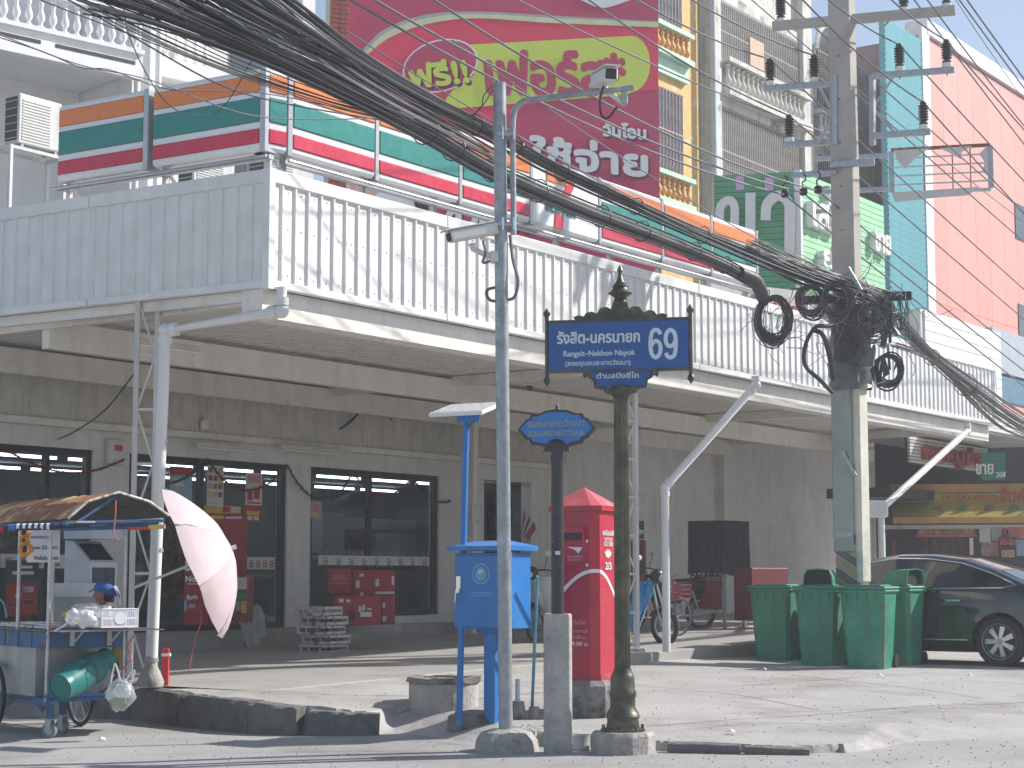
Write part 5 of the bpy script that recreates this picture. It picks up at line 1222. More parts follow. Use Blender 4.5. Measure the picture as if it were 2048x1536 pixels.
# small rod, pipes, ring, can
p0, p1 = gnd(1063, 1432, .16), at(1075, 1152, 16.4)
tag(MB(Matrix.Translation(-p0)).tube([p0-Vector((0,0,.05)), p1], .015, 10).build('steel_rod', plain('teal_paint', (.10,.32,.45), .5, var=.2), loc=p0), 'thin teal painted rod leaning between the cabinet and the concrete pipe', 'rod')
p0 = gnd(1035, 1438, .15)
t = T('pipe_stub', 'cut blue grey plastic pipe standing in a broken concrete lump', 'pipe', p0)
MB().cyl((0,0,0), (0,0,.36), .021, n=14).build('pipe', plain('blue_grey_pipe', (.45,.52,.58), .5), t, smooth=True); MB().lathe([(.075,-.05),(.07,.1),(.06,.16),(.0,.15)], 9).build('concrete_lump', conc_old, t)
MB().lathe([(.06,-.05),(.055,.08),(.045,.11),(.0,.11)], 7, (.15,.02,0)).build('concrete_lump', conc_old, t)
p0 = gnd(885, 1432, .13)
t = T('manhole_ring', 'squat concrete manhole ring with a chipped rim on the apron', 'concrete ring', (p0.x, p0.y+.3, .11))
rg = M('grey_ring_concrete', (.42,.40,.375), .92, var=.22, scale=3, bump=.5, bscale=26, dirt=(.20,.19,.18), dscale=1.6, dlo=.55, dhi=.7, fine=.15)
def ringm(z0, z1, ro, ri, jit=0):
    mb = MB(); n = 40; vs = []
    for z, r in ((z0, ro), (z1, ro), (z1, ri), (z0, ri)):
        for k in range(n):
            a = 2*PI*k/n; j = noise.noise(Vector((math.cos(a)*3, math.sin(a)*3, z*9+r*4)))*jit; vs.append(((r+j)*math.cos(a), (r+j)*math.sin(a), z+j*.6))
    fs = [(q*n+k, q*n+(k+1)%n, ((q+1)%4)*n+(k+1)%n, ((q+1)%4)*n+k) for q in range(4) for k in range(n)]
    return mb.add(vs, fs)
ringm(-.02, .315, .335, .26, .008).build('ring_wall', rg, t, smooth=False); ringm(.322, .372, .355, .25, .03).build('rim', conc_old, t, smooth=False)
MB().lathe([(0,.2),(.262,.2),(.262,.22),(0,.22)], 20).build('fill', conc_old, t)
p0 = gnd(1160, 1500, .0); t = T('paint_can', 'dented pale blue tin standing between the two sign footings', 'tin', p0)
MB().lathe([(.085,0),(.088,.01),(.085,.02),(.085,.11),(.088,.125),(.08,.125),(.078,.06),(0,.06)], 20).build('tin', M('scuffed_pale_blue', (.34,.42,.44), .6, var=.3, dirt=(.42,.38,.32), dscale=9, dlo=.5, dhi=.6), t, smooth=True)
p0 = gnd(950, 1468, .04); rnd = random.Random(3)
def lump(name, label, loc, sx_, sy_, sz_, m, seed, cat='concrete lump'):
    mb = MB(); mb.grid(lambda u, v: (0,0,0), 1, 1); mb.v = []; mb.f = []
    n, k = 22, 11; vs = []; 
    for i in range(k+1):
        ph = PI*i/k
        for j in range(n):
            a = 2*PI*j/n; d = Vector((math.sin(ph)*math.cos(a), math.sin(ph)*math.sin(a), -math.cos(ph)))
            d2 = Vector((abs(d.x)**.6*math.copysign(1,d.x), abs(d.y)**.6*math.copysign(1,d.y), abs(d.z)**.5*math.copysign(1,d.z)))
            q_ = 1+.22*noise.noise(d*2.2+Vector((seed,0,0)))+.08*noise.noise(d*6+Vector((0,seed,0)))
            vs.append((d2.x*sx_*q_, d2.y*sy_*q_, d2.z*sz_*q_))
    mb.add(vs, [(i*n+j, i*n+(j+1)%n, i*n+n+(j+1)%n, i*n+n+j) for i in range(k) for j in range(n)])
    o = mb.build(name, m, loc=loc); tag(o, label, cat); return o
lump('concrete_lump', 'rough dark concrete footing under the blue cabinet post', gnd(958,1448,.10), .30, .26, .11, conc_old, 2)
lump('kerb_fragment', 'broken kerb stone lying at the end of the raised kerb', gnd(695,1436,.06)+Vector((0,.05,.02)), .33, .14, .11, conc_old, 5, 'kerb stone')
lump('kerb_fragment', 'small broken lump beside the end of the kerb', gnd(608,1425,.08)+Vector((0,.1,.0)), .12, .12, .14, conc, 7, 'kerb stone')
# weeds, small litter
grassm = M('weed_leaf', (.16,.24,.05), .6, var=.4, scale=20)
t = T('weed', 'small green weed growing between the pole block and the concrete pipe', 'weed', gnd(1068,1490,.03)); mb = MB(); rnd = random.Random(4)
for k in range(170):
    x, y = rnd.gauss(0,.07), rnd.gauss(0,.05); h_ = rnd.uniform(.02,.17); a = rnd.uniform(0,6.28); w = rnd.uniform(.008,.018)
    c = Vector((x,y,h_)); d = Vector((math.cos(a),math.sin(a),rnd.uniform(-.3,.5)))*w*1.5; s_ = Vector((-math.sin(a),math.cos(a),0))*w*.5
    mb.add([c-d, c+s_, c+d, c-s_], [(0,1,2,3)])
mb.build('leaves', grassm, t, kind='stuff')
mb = MB()
for k in range(14):
    x, y = rnd.gauss(0,.06), rnd.gauss(0,.04); mb.tube([(x*.5,y*.5,0),(x,y,rnd.uniform(.06,.16))], .003, 4)
mb.build('stems', grassm, t, kind='stuff')
for i, (u, v, lab) in enumerate(((203,1480,'white paper scrap on the road below the cart'), (1528,1340,'white scrap on the apron left of the bins'), (1580,1326,'crumpled white wrapper at the foot of the left bins'), (1760,1352,'small pink scrap in front of the bins'), (1940,1352,'flat white paper near the car wheel shadow'), (1462,1465,'tiny white scrap on the pale apron'))):
    q_ = gnd(u, v, .1 if v > 1400 else .22); z = max(zground(q_.x, q_.y), zroad(q_.x, q_.y))
    q_ = gnd(u, v, z+.01); s_ = random.uniform(.03,.06); mb = MB()
    mb.add([(-s_,-s_*.4,0),(0,-s_*.7,.02),(s_,-.01,.0),(.6*s_,s_*.7,.02),(-.7*s_,s_*.6,.01),(0,0,.03)], [(0,1,5),(1,2,5),(2,3,5),(3,4,5),(4,0,5)])
    tag(mb.build('paper_scrap', ink_w, loc=q_), lab, 'litter', 'scraps of litter on the ground')
gv = MB(); rnd = random.Random(12)
for k in range(2600):
    u, v = rnd.uniform(60, 2040), rnd.uniform(1330, 1535); q_ = gnd(u, v, .05)
    if q_.y > 24 or q_.y < 13.3: continue
    z = max(zground(q_.x, q_.y), zroad(q_.x, q_.y)); s_ = rnd.choice([.003,.004,.005,.008,.012])
    a = rnd.uniform(0,3); c, d = math.cos(a)*s_, math.sin(a)*s_
    gv.add([(q_.x+c,q_.y+d,z),(q_.x-d,q_.y+c,z),(q_.x-c,q_.y-d,z),(q_.x+d,q_.y-c,z),(q_.x,q_.y,z+s_)], [(0,1,4),(1,2,4),(2,3,4),(3,0,4)])
gv.build('grit', M('grit', (.34,.32,.29), .9, var=.4, scale=30), kind='stuff')
# ---- green wheelie bins
bin_g = M('bin_green', (.016,.255,.155), .5, var=.24, scale=3.5, streak=.6, dirt=(.17,.24,.18), dscale=3.2, dlo=.54, dhi=.74, bump=.05, bscale=9)
def bin_(loc, yaw, label, dome=None, h=1.0, w=.29, d=.33):
    t = T('wheelie_bin', label, 'bin', loc, yaw, 'green wheelie bins by the power pole')
    wb_, db_ = w*.80, d*.76; mb = MB(); n = 8; c = .05
    def ring(w_, d_, z): return [(-w_+c,-d_,z),(w_-c,-d_,z),(w_,-d_+c,z),(w_,d_-c,z),(w_-c,d_,z),(-w_+c,d_,z),(-w_,d_-c,z),(-w_,-d_+c,z)]
    vs = ring(wb_,db_,.0)+ring(wb_*1.0,db_*1.0,.02)+ring(w*.965,d*.965,h-.10)+ring(w*.97,d*.97,h-.02)
    mb.add(vs, [tuple(range(7,-1,-1)), tuple(range(24,32))]+[(r*8+i, r*8+(i+1)%8, r*8+8+(i+1)%8, r*8+8+i) for r in range(3) for i in range(8)])
    b = mb.build('body', bin_g, t)
    MB().rbox(-w-.02, w+.02, -d-.02, d+.02, h-.045, h-.005, .015).build('rim', bin_g, t)
    for x in (-w*.6, -w*.2, w*.2, w*.6): MB().box(x-.006, x+.006, -d-.014, -d*.955, h-.16, h-.05).build('rib', bin_g, b)
    for s_ in (-1, 1):
        MB().cyl((s_*(w*.72), d*.86, .09), (s_*(w*.93), d*.86, .09), .09, n=18).build('wheel', black, t)
    MB().cyl((-w*.8, d+.05, h-.03), (w*.8, d+.05, h-.03), .016, n=10).build('handle', bin_g, t)
    MB().rbox(-w-.03, w+.03, -d-.035, d+.03, h, h+.035, .014, taper=.97).build('lid', bin_g, t)
    MB().rbox(-w*.8, w*.8, -d*.8, d*.8, h+.035, h+.055, .01, taper=.96).build('lid_panel', bin_g, t)
    if dome is not None:
        tf = Matrix.Rotation(dome, 4, 'Z'); n = 9; prof_ = [(-.20, 0)]+[(-.20+.02*k, .0) for k in ()]
        a_ = np.linspace(0, PI/2, 8); side = [(.22*(1-math.cos(0)),0)]
        sec = [(.20,0),(.19,.12),(.15,.20),(.0,.215),(-.15,.20),(-.19,.12),(-.20,0)]
        dm = MB(tf); vs = []; ys = [(-.20,1),(-.10,1),(.02,.97),(.12,.82),(.20,.5),(.25,.1)]
        for y, k in ys:
            for x, z in sec: vs.append((x*(1-.25*(1-k)), y, h+.05+z*k))
        m_ = len(sec); dm.add(vs, [(r*m_+i, r*m_+m_+i, r*m_+m_+i+1, r*m_+i+1) for r in range(len(ys)-1) for i in range(m_-1)])
        dm.build('dome', bin_g, t, smooth=True)
        MB(tf).prism([(x*.9, h+.05+z*.9) for x, z in sec], -.17, -.165).build('opening', plain('bin_inside', (.008,.02,.014), .8), t)
        fr_ = MB(tf)
        for (a, b) in zip(sec, sec[1:]): fr_.beam((a[0],-.205,h+.05+a[1]), (b[0],-.205,h+.05+b[1]), .016)
        fr_.build('dome_edge', bin_g, t)
    return t
BY = R_(-27)
def binpos(u, v, z): q_ = gnd(u, v, z); return q_
for u, v, lab, dm, dy in ((1566,1325,'left green bin with a flat closed lid',None,.28), (1658,1333,'second green bin from the left with a dome opening facing the front',0,.22), (1750,1338,'third green bin, nearest, its sunlit side stained',None,.18)):
    q_ = gnd(u, v, .25); bin_((q_.x-.03, q_.y+dy, .25), BY, lab, dm, 1.03, .305, .33)
q_ = gnd(1830, 1332, .25); bin_((q_.x-.06, q_.y+.36, .25), R_(-36), 'right green bin standing behind with its dome opening to the right', R_(78), 1.03, .21, .28)
# ================================================================== food cart
po = gnd(104, 1470, 0); po.y = 16.35; po.x = (104-1024)/3600*po.y
KA = math.atan2(.6, .8); FKc = frame(po, KA)
ct = T('food_cart', 'street food cart with rusty tin roof and blue frame at the left edge', 'food cart', po, KA)
inv = FKc.inverted()
def K(u, v, Y): return inv @ at(u, v, Y)
st_tube = M('scratched_steel_tube', (.55,.54,.55), .35, .5, var=.2, scale=8); blue_f = M('faded_blue_frame', (.035,.12,.27), .55, var=.3, scale=6, dirt=(.18,.14,.10), dscale=5, dlo=.56, dhi=.66)
tin = M('dull_aluminium_sheet', (.42,.42,.43), .42, .45, var=.2, scale=3, streak=.2)
ZE, ZR = 1.955, 2.20; LW = 1.95; WD = .74
for x, y, z0 in ((0,0,.30),(WD,0,.36),(0,LW-.25,.3),(WD,LW-.25,.3),(0,.72,.80)): MB().cyl((x,y,z0), (x,y,ZE-.04), .017, n=12).build('post', st_tube, ct, smooth=True)
# roof: five facet tin sheet
prof = [(-.02,ZE),(.16,ZE+.155),(.46,ZR),(.76,ZE+.17),(.96,ZE+.045)]
rust_roof = M('rusty_tin_roof', (.34,.135,.065), .75, var=.35, scale=3, bump=.25, bscale=18, dirt=(.62,.42,.20), dscale=3.2, dlo=.50, dhi=.60)
mb = MB(); n = len(prof); y0, y1 = -.42, 2.0; th = .012
for y in np.linspace(y0, y1, 26):
    for x, z in prof: mb.v.append(Vector((x, y, z+.006*math.sin(y*38))))
mb.f = [[i*n+k, i*n+k+1, (i+1)*n+k+1, (i+1)*n+k] for i in range(25) for k in range(n-1)]
mb.build('roof_sheet', rust_roof, ct)
under = plain('dark_roof_underside', (.10,.09,.085), .7, var=.3)
mb = MB(); 
for y in (y0, y1):
    for x, z in prof: mb.v.append(Vector((x, y, z-.016)))
mb.f = [[k, n+k, n+k+1, k+1] for k in range(n-1)]; mb.build('roof_lining', under, ct)
edge_p = M('peeling_white_edge', (.70,.66,.60), .7, var=.2, dirt=(.35,.16,.07), dscale=14, dlo=.5, dhi=.58)
MB().tube([(x, y0-.004, z+.002) for x, z in prof], .013, 6).build('roof_edge', edge_p, ct)
for y in (y0+.05, .05, LW-.25):
    MB().beam((-.02,y,ZE-.03), (.94,y,ZE-.0), .028).build('cross_rail', blue_f, ct)
    MB().beam((.1,y,ZE-.02), (.46,y,ZR-.03), .022).build('rafter', blue_f, ct)
for x in (-.01, WD): MB().box(x-.015, x+.015, y0+.02, 1.95, ZE-.055, ZE-.025).build('side_rail', blue_f, ct)
# body
MB().box(-.02, WD+.02, -.005, 1.9, .80, .945).build('blue_band', blue_f, ct)
for y in (.32, .64, .96, 1.28, 1.6): MB().box(-.028, -.021, y-.008, y+.008, .80, .945).build('band_stile', blue_f, ct)
MB().box(.0, WD, .26, 1.88, .36, .797).build('tin_body', tin, ct)
MB().box(-.03, WD+.03, -.01, 1.92, .95, .965).build('counter_top', plain('black_counter', (.03,.03,.035), .3), ct)
for i in range(5): MB().rbox(.04, WD-.1, .15+i*.34, .45+i*.34, .966, 1.00, .01).build('tray', plain('steel_tray', (.45,.47,.52), .25, metal=.7), ct)
MB().cyl((.10,-.02,1.005), (.02,.62,1.01), .008, n=8).build('skewer_rod', chrome, ct)
MB().box(-.02, WD+.24, -.34, -.02, .955, .967).build('shelf', plain('worn_shelf', (.40,.36,.33), .5, var=.2), ct)
for x in (.22, .58):
    MB().box(x-.02, x+.02, -.04, -.018, .82, .95).build('shelf_bracket', grey_paint, ct); MB().beam((x,-.03,.83), (x,-.26,.95), .012).build('bracket_stay', grey_paint, ct)
MB().box(-.01, WD+.02, -.05, .30, .325, .355).build('gas_platform', blue_f, ct)
for x in (.0, WD): MB().box(x-.018, x+.018, -.04, 1.9, .29, .325).build('bottom_rail', blue_f, ct)
MB().box(-.03, WD+.05, -.03, -.01, .36, .39).build('blue_rail', plain('bright_blue_paint', (.06,.20,.55), .5), ct)
def wheel(parent, r, tyre, m_rim, spokes=28, hub=.025, nm='wheel', tm=None):
    """upright wheel in the local y,z plane"""
    w = T(nm, '', '', (0,0,0)); del w['label']; del w['category']; w.parent = parent
    MB().tube([(0, r*math.cos(a), r*math.sin(a)) for a in np.linspace(0, 2*PI, 41)], tyre, 10, False).build('tyre', tm or black, w, smooth=True)
    MB().tube([(0, (r-tyre*1.3)*math.cos(a), (r-tyre*1.3)*math.sin(a)) for a in np.linspace(0, 2*PI, 41)], tyre*.55, 6, False).build('rim', m_rim, w, smooth=True)
    mb = MB()
    for k in range(spokes):
        a = 2*PI*k/spokes; s_ = (-1)**k; mb.tube([(s_*hub, hub*math.cos(a+.6*s_), hub*math.sin(a+.6*s_)), (0, (r-tyre*1.5)*math.cos(a), (r-tyre*1.5)*math.sin(a))], .0018 if r > .2 else .003, 3, False)
    mb.build('spokes', m_rim, w, kind='stuff'); MB().cyl((-.04,0,0),(.04,0,0),hub*.8,n=10).build('hub', m_rim, w, smooth=True)
    return w
for x in (-.075, WD+.075):
    w = wheel(ct, .31, .021, chrome); w.location = (x, 1.12, .33)
def caster(x, y, a):
    g = MB().cyl((-.018,0,.075), (.018,0,.075), .072, n=20).build('caster_wheel', M('worn_grey_rubber', (.22,.22,.23), .6, var=.3), ct, smooth=True, loc=(x,y,0), rot=(0,0,a))
    MB().cyl((-.021,0,.075), (.021,0,.075), .045, n=16).build('caster_hub', galv, g, smooth=True)
    MB().box(-.032,-.026,-.03,.03,.07,.17).box(.026,.032,-.03,.03,.07,.17).box(-.032,.032,-.03,.03,.165,.175).build('caster_fork', galv, g)
    MB().box(-.03,.03,-.02,.02,.176,.30).build('caster_stem', blue_f, g)
caster(.05, .02, R_(30)); caster(WD-.40, .42, R_(20))
# things on and about the cart
def cat_(o, l, c): return tag(o, l, c)
# gas cylinder
gc = T('gas_cylinder', 'green cooking gas cylinder lying under the end of the food cart', 'gas cylinder', FKc @ Vector((0,0,0)))
gas = M('gas_green', (.022,.20,.185), .38, var=.12, scale=4, bump=.06, dirt=(.15,.13,.08), dscale=5, dlo=.58, dhi=.68)
A_c = at(124, 1372, 16.15); B_c = at(214, 1318, 16.75); o_ = gc.location.copy(); ax = (B_c-A_c).normalized(); q_ = ax.to_track_quat('Z', 'Y').to_matrix().to_4x4(); tfc = Matrix.Translation(A_c-o_) @ q_
Rg = .148
MB(tfc).lathe([(.10,-.015),(.125,-.02),(.128,.05),(Rg,.10),(Rg,.28),(Rg+.003,.285),(Rg+.003,.30),(Rg,.305),(Rg,.46),(.135,.52),(.09,.57),(.0,.58)], 32).build('body', gas, gc, smooth=True)
for z_ in (.17, .33, .455): MB(tfc).tube([((Rg+.001)*math.cos(a), (Rg+.001)*math.sin(a), z_) for a in np.linspace(0, 2*PI, 31)], .003, 5, False).build('weld_seam', M('gas_seam', (.02,.13,.12), .5), gc)
mb = MB(tfc); n = 30
for r, z in ((.125,-.035),(.125,.02),(.115,.02),(.115,-.035)):
    for k in range(n): mb.add([(r*math.cos(2*PI*k/n), r*math.sin(2*PI*k/n), z)], [])
mb.f = [[q*n+k, q*n+(k+1)%n, ((q+1)%4)*n+(k+1)%n, ((q+1)%4)*n+k] for q in range(4) for k in range(n)]; mb.build('foot_ring', gas, gc, smooth=False)
MB(tfc).lathe([(.10,.55),(.105,.56),(.11,.68),(.10,.69),(.09,.685),(.085,.56)], 24).build('collar', gas, gc, smooth=True)
MB(tfc).lathe([(.03,.57),(.03,.64),(.02,.66)], 12).build('valve', plain('brass', (.45,.32,.12), .35, metal=.8), gc, smooth=True)
tx = text('stencil_lettering', 'LPG 15 kg', plain('stencil_blue', (.03,.08,.22), .6), gc, (0,0,0), .035, width=.2, bold=.001)
side = ax.cross(Vector((0,0,1))).normalized(); upn = side.cross(ax).normalized(); nrm = (side*.75 + Vector((0,0,.66))).normalized()
if nrm.y > 0: nrm = (-side*.75+Vector((0,0,.66))).normalized()
zax = ax.cross(nrm).normalized(); 
if zax.z < 0: zax = -zax
mt = Matrix((ax, -nrm, zax)).transposed().to_4x4(); mt.translation = (A_c+ax*.22-o_)+nrm*(Rg+.006); tx.matrix_local = mt
cord('hose', 'orange brown gas hose curling from the cylinder valve to the cart', [at(222,1312,16.8), at(236,1330,16.7), at(228,1360,16.6), at(212,1378,16.6), at(196,1388,16.7)], .010, plain('hose_dark', (.10,.05,.03), .5), 'hose')
# basket, bags, jar
bk = T('plastic_basket', 'white perforated plastic basket on the cart shelf', 'basket', at(203, 1256, 16.15), KA); wpl = plain('white_plastic', (.80,.80,.84), .35, var=.04)
BL, BD, BH = .345, .22, .165
def bask():
    mb = MB()
    for z in (0, .075, .145): mb.box(0, BL, -.004, .004, z, z+.018)
    for k in range(20): x = k*BL/19; mb.box(x-.003 if k not in (0,6,13,19) else x-.008, x+.004 if k not in (0,6,13,19) else x+.008, -.0035, .0035, 0, BH)
    return mb
bask().build('front_wall', wpl, bk); b2 = bask(); o = b2.build('back_wall', wpl, bk); o.location = (0, BD, 0)
for x in (0, BL): m_ = bask(); o = m_.build('side_wall', wpl, bk); o.location = (x, 0, 0); o.rotation_euler = (0,0,PI/2); o.scale = (BD/BL,1,1)
MB().box(0, BL, 0, BD, 0, .006).build('bottom', wpl, bk); MB().prism([(BL*.5+.055*math.cos(a), .085+.055*math.sin(a)) for a in np.linspace(0,2*PI,21)[:-1]], -.008, -.004).build('round_badge', wpl, bk)
MB().tube([(0,-.004,BH),(BL,-.004,BH),(BL,BD,BH),(0,BD,BH),(0,-.004,BH)], .007, 6).build('rim', wpl, bk)
bagm = bpy.data.materials.new('thin_clear_plastic'); bagm.use_nodes = True; b_ = bagm.node_tree.nodes['Principled BSDF']; b_.inputs['Base Color'].default_value = (.88,.86,.88,1); b_.inputs['Roughness'].default_value = .25; b_.inputs['Alpha'].default_value = .55
bagc = bpy.data.materials.new('clear_bag_film'); bagc.use_nodes = True; b_ = bagc.node_tree.nodes['Principled BSDF']; b_.inputs['Base Color'].default_value = (.8,.82,.84,1); b_.inputs['Roughness'].default_value = .15; b_.inputs['Alpha'].default_value = .32
def blob(c, r, m, nm, seed, sq=(1,1,1), k=.18, parent=None, lab=None, cat=None, f=2.5):
    mb = MB(); mb.ball((0,0,0), 1, 22); vs = []
    for p_ in mb.v:
        q = 1+k*noise.noise(p_*f+Vector((seed,0,0)))+k*.5*noise.noise(p_*7+Vector((0,seed,0))); vs.append(Vector((p_.x*r*sq[0]*q, p_.y*r*sq[1]*q, p_.z*r*sq[2]*q)))
    mb.v = vs; o = mb.build(nm, m, parent, smooth=True, loc=c)
    if lab: tag(o, lab, cat)
    return o
blob(at(171,1238,16.15), .085, bagm, 'plastic_bag', 3, (1.15,1,.9), k=.38, lab='round pale pink knotted plastic bag beside the basket', cat='plastic bag')
blob(at(146,1236,16.2), .06, bagm, 'plastic_bag', 5, (1,1,1.2), k=.42, lab='clear knotted bag leaning left of the round pink bag', cat='plastic bag')
cord('rubber_knot', 'twisted clear bag tail lying toward the cart post', [at(136,1245,16.15), at(124,1254,16.1), at(108,1262,16.1)], .010, bagm, 'bag tail')
blob(at(175,1222,16.4), .12, bagm, 'plastic_bag', 9, (1.25,.8,.55), k=.4, lab='crumpled sheaf of clear bags behind the basket', cat='plastic bag', f=4)
blob(at(136,1228,16.4), .045, plain('lime_plastic', (.55,.62,.05), .4), 'lime_packet', 2, (1.3,.8,.6), k=.5, lab='lime yellow packet behind the clear bags', cat='packet')
blob(at(160,1215,16.45), .035, plain('green_plastic_bit', (.05,.60,.25), .4), 'green_packet', 4, (1.5,.6,.5), k=.5, lab='small bright green packet on top of the bags', cat='packet')
tag(MB().lathe([(.04,0),(.042,.02),(.042,.06),(.036,.07),(.036,.09),(0,.09)], 20).build('lidded_jar', plain('pink_white_lid', (.78,.66,.66), .4), smooth=True, loc=at(214,1232,16.35)), 'small pinkish white jar behind the basket', 'jar')
# hanging carrier bag
hb = T('carrier_bag', 'clear carrier bag of food hanging from the right post of the cart', 'plastic bag', at(241,1390,16.2)); o_ = hb.location.copy()
blob((0,0,0), .135, bagc, 'bag_film', 12, (.95,.55,1.05), .25, hb); blob((.015,-.0,.03), .085, plain('styrofoam', (.80,.78,.70), .6), 'white_food_pack', 13, (1,.5,.8), .3, hb); blob((-.02,.0,-.07), .075, plain('green_leaves', (.12,.22,.05), .6, var=.5, scale=40), 'green_vegetables', 15, (1.1,.5,.6), .3, hb)
for s_ in (-1, 1): MB().tube(smooth_pts([(s_*.09,0,.10), (s_*.10+.02,0,.20) if s_ > 0 else (-.07,0,.22), (s_*.05+.05,0,.21) if s_ > 0 else (-.05,0,.27), (s_*.02+.02,0,.12)], 5), .008, 6).build('handle', bagm, hb, smooth=True)
# price board
pbd = T('price_board', 'white plastic price sign with blue Thai writing hanging on the cart', 'sign', at(88,1062,16.5), R_(4)); ppq = 3600/16.5
MB().box(-32/ppq, 32/ppq, -.004, .004, -62/ppq, 2/ppq).build('board', plain('board_plastic', (.66,.67,.70), .4), pbd)
navy_i = plain('navy_marker', (.03,.05,.20), .6)
for s, x, v, h, w in (('แตงกวาละ', -4, 15, 6, 40), ('กองละ', -18, 36, 6, 24), ('25 บาท', 12, 36, 7, 30), ('ข้าวต้มมัด 12 บาท', 6, 57, 7, 46)):
    text('writing', s, navy_i, pbd, (x/ppq, -.006, -v/ppq), h/ppq, width=w/ppq, bold=.001)
mg = M('marigold', (.75,.27,.02), .7, var=.4, scale=40)
gl = T('flower_garland', 'orange marigold garland hanging by the price sign', 'garland', at(52,1080,16.3))
rnd = random.Random(1); mb = MB()
for k in range(26): a = 2*PI*k/26; mb.ball((.05*math.cos(a)+rnd.gauss(0,.006), rnd.gauss(0,.01), -.08+.05*math.sin(a)+rnd.gauss(0,.006)), .018, 8)
for k in range(10): mb.ball((rnd.gauss(.01,.02), rnd.gauss(0,.01), .0+k*.008), .018, 8)
mb.build('blossoms', mg, gl, smooth=True, kind='stuff')
# rolled poles under the eave
rp = T('rolled_poles', 'bundle of taped pipes and rolled awning under the cart roof', 'poles', at(200,1055,16.2)); o_ = rp.location.copy()
def rod(u0, v0, u1, v1, r, m, Y0=16.1, Y1=16.1, nm='pole'): MB().cyl(at(u0,v0,Y0)-o_, at(u1,v1,Y1)-o_, r, n=14).build(nm, m, rp, smooth=True)
rod(122,1058,318,1053,.018, plain('dark_blue_pipe', (.03,.06,.14), .5)); rod(120,1048,318,1046,.012, plain('dark_blue_pipe', (.03,.06,.14), .5)); rod(125,1045,190,1045,.010, ink_w)
rod(258,1056,300,1055,.019, plain('red_tape', (.55,.03,.03), .5), nm='tape'); rod(298,1054,324,1053,.0205, plain('yellow_tape', (.65,.45,.02), .5), nm='tape'); rod(320,1053,330,1053,.022, plain('pink_ring', (.6,.3,.25), .5), nm='end_cap')
rod(-20,1056,108,1053,.030, plain('navy_cloth', (.03,.04,.08), .8))
for k in range(6): rod(34+k*12, 1054-k*.2, 40+k*12, 1054-k*.2, .031, ink_w, nm='white_band')
rod(18,1055,32,1055,.031, plain('blue_band', (.05,.15,.4), .6), nm='blue_band'); rod(-20,1058,8,1057,.032, plain('red_tape', (.55,.03,.03), .5), nm='tape')
ropem = plain('red_plastic_rope', (.60,.16,.15), .6, var=.3)
cord('rope', 'frayed red plastic rope hanging from the ridge of the cart roof', [at(232,1000,16.0), at(231,1030,16.0), at(228,1062,16.0), at(230,1072,16.0), at(237,1080,16.0)], .007, ropem, 'rope')
cord('rope', 'red rope knotted round the right cart post', [at(268,1272,16.5), at(258,1285,16.4), at(256,1300,16.5), at(262,1318,16.4), at(248,1335,16.5), at(240,1350,16.6)], .008, ropem, 'rope')
cord('rope', 'red rope tied on the left cart post at counter height', [at(105,1240,16.2), at(101,1258,16.2), at(96,1272,16.25), at(87,1288,16.3)], .005, ropem, 'rope')
cord('rope', 'long red rope hanging from the umbrella down to the pavement', [at(400,1215,17.2), at(403,1240,17.2), at(392,1275,17.2), at(384,1310,17.2), at(378,1342,17.2)], .006, ropem, 'rope')
cord('hose', 'pale blue hose curving at the left edge above the cart counter', [at(-10,1190,16.9), at(6,1205,16.9), at(12,1225,16.9), at(13,1236,16.9)], .007, plain('pale_blue_hose', (.15,.42,.60), .4), 'hose')
yc = plain('yellow_cloth', (.42,.33,.06), .8, var=.3, scale=20); MB_ = MB()
blob(at(232,1310,17.1), .10, yc, 'yellow_cloth', 21, (.8,.4,1.5), .3, lab='dull yellow patterned cloth hanging behind the gas cylinder', cat='cloth')
# ================================================================== pink umbrella
uc = at(390, 1126, 17.3); ua = Vector((.90, .14, .375)).normalized(); um = T('umbrella', 'big pale pink market umbrella lying tilted on its side against the left column', 'umbrella', uc)
qm = ua.to_track_quat('Z', 'Y').to_matrix(); RU, HU = .80, .37
pinkc = M('faded_pink_canvas', (.60,.485,.50), .8, var=.05, scale=5, bump=.05)
for k in range(8):
    def fn(u, v, k=k):
        a = 2*PI*(k+u)/8+.28; sag = math.sin(PI*u); r = RU*v*(1-.10*sag*v*v); h = HU*(1-v*v)-.035*sag*v*(1-v)*2-.02*sag*v*v
        h += .012*noise.noise(Vector((u*3, v*4, k)))
        if v > .96: h -= .03
        return qm @ Vector((r*math.cos(a), r*math.sin(a), h))
    MB().grid(fn, 8, 12).build('canopy_panel', pinkc, um, smooth=True)
    a = 2*PI*k/8+.28; MB().tube([qm @ Vector((RU*v*math.cos(a), RU*v*math.sin(a), HU*(1-v*v)-.012)) for v in np.linspace(0,1.01,8)], .006, 5).build('rib', galv, um)
MB().tube([qm @ Vector((0,0,HU-.02)), qm @ Vector((0,0,-.62))], .014, 10).build('pole', pvc, um, smooth=True)
MB().tube([qm @ Vector((0,0,HU-.01)), qm @ Vector((0,0,HU+.05))], .022, 10).build('ferrule', pvc, um, smooth=True)
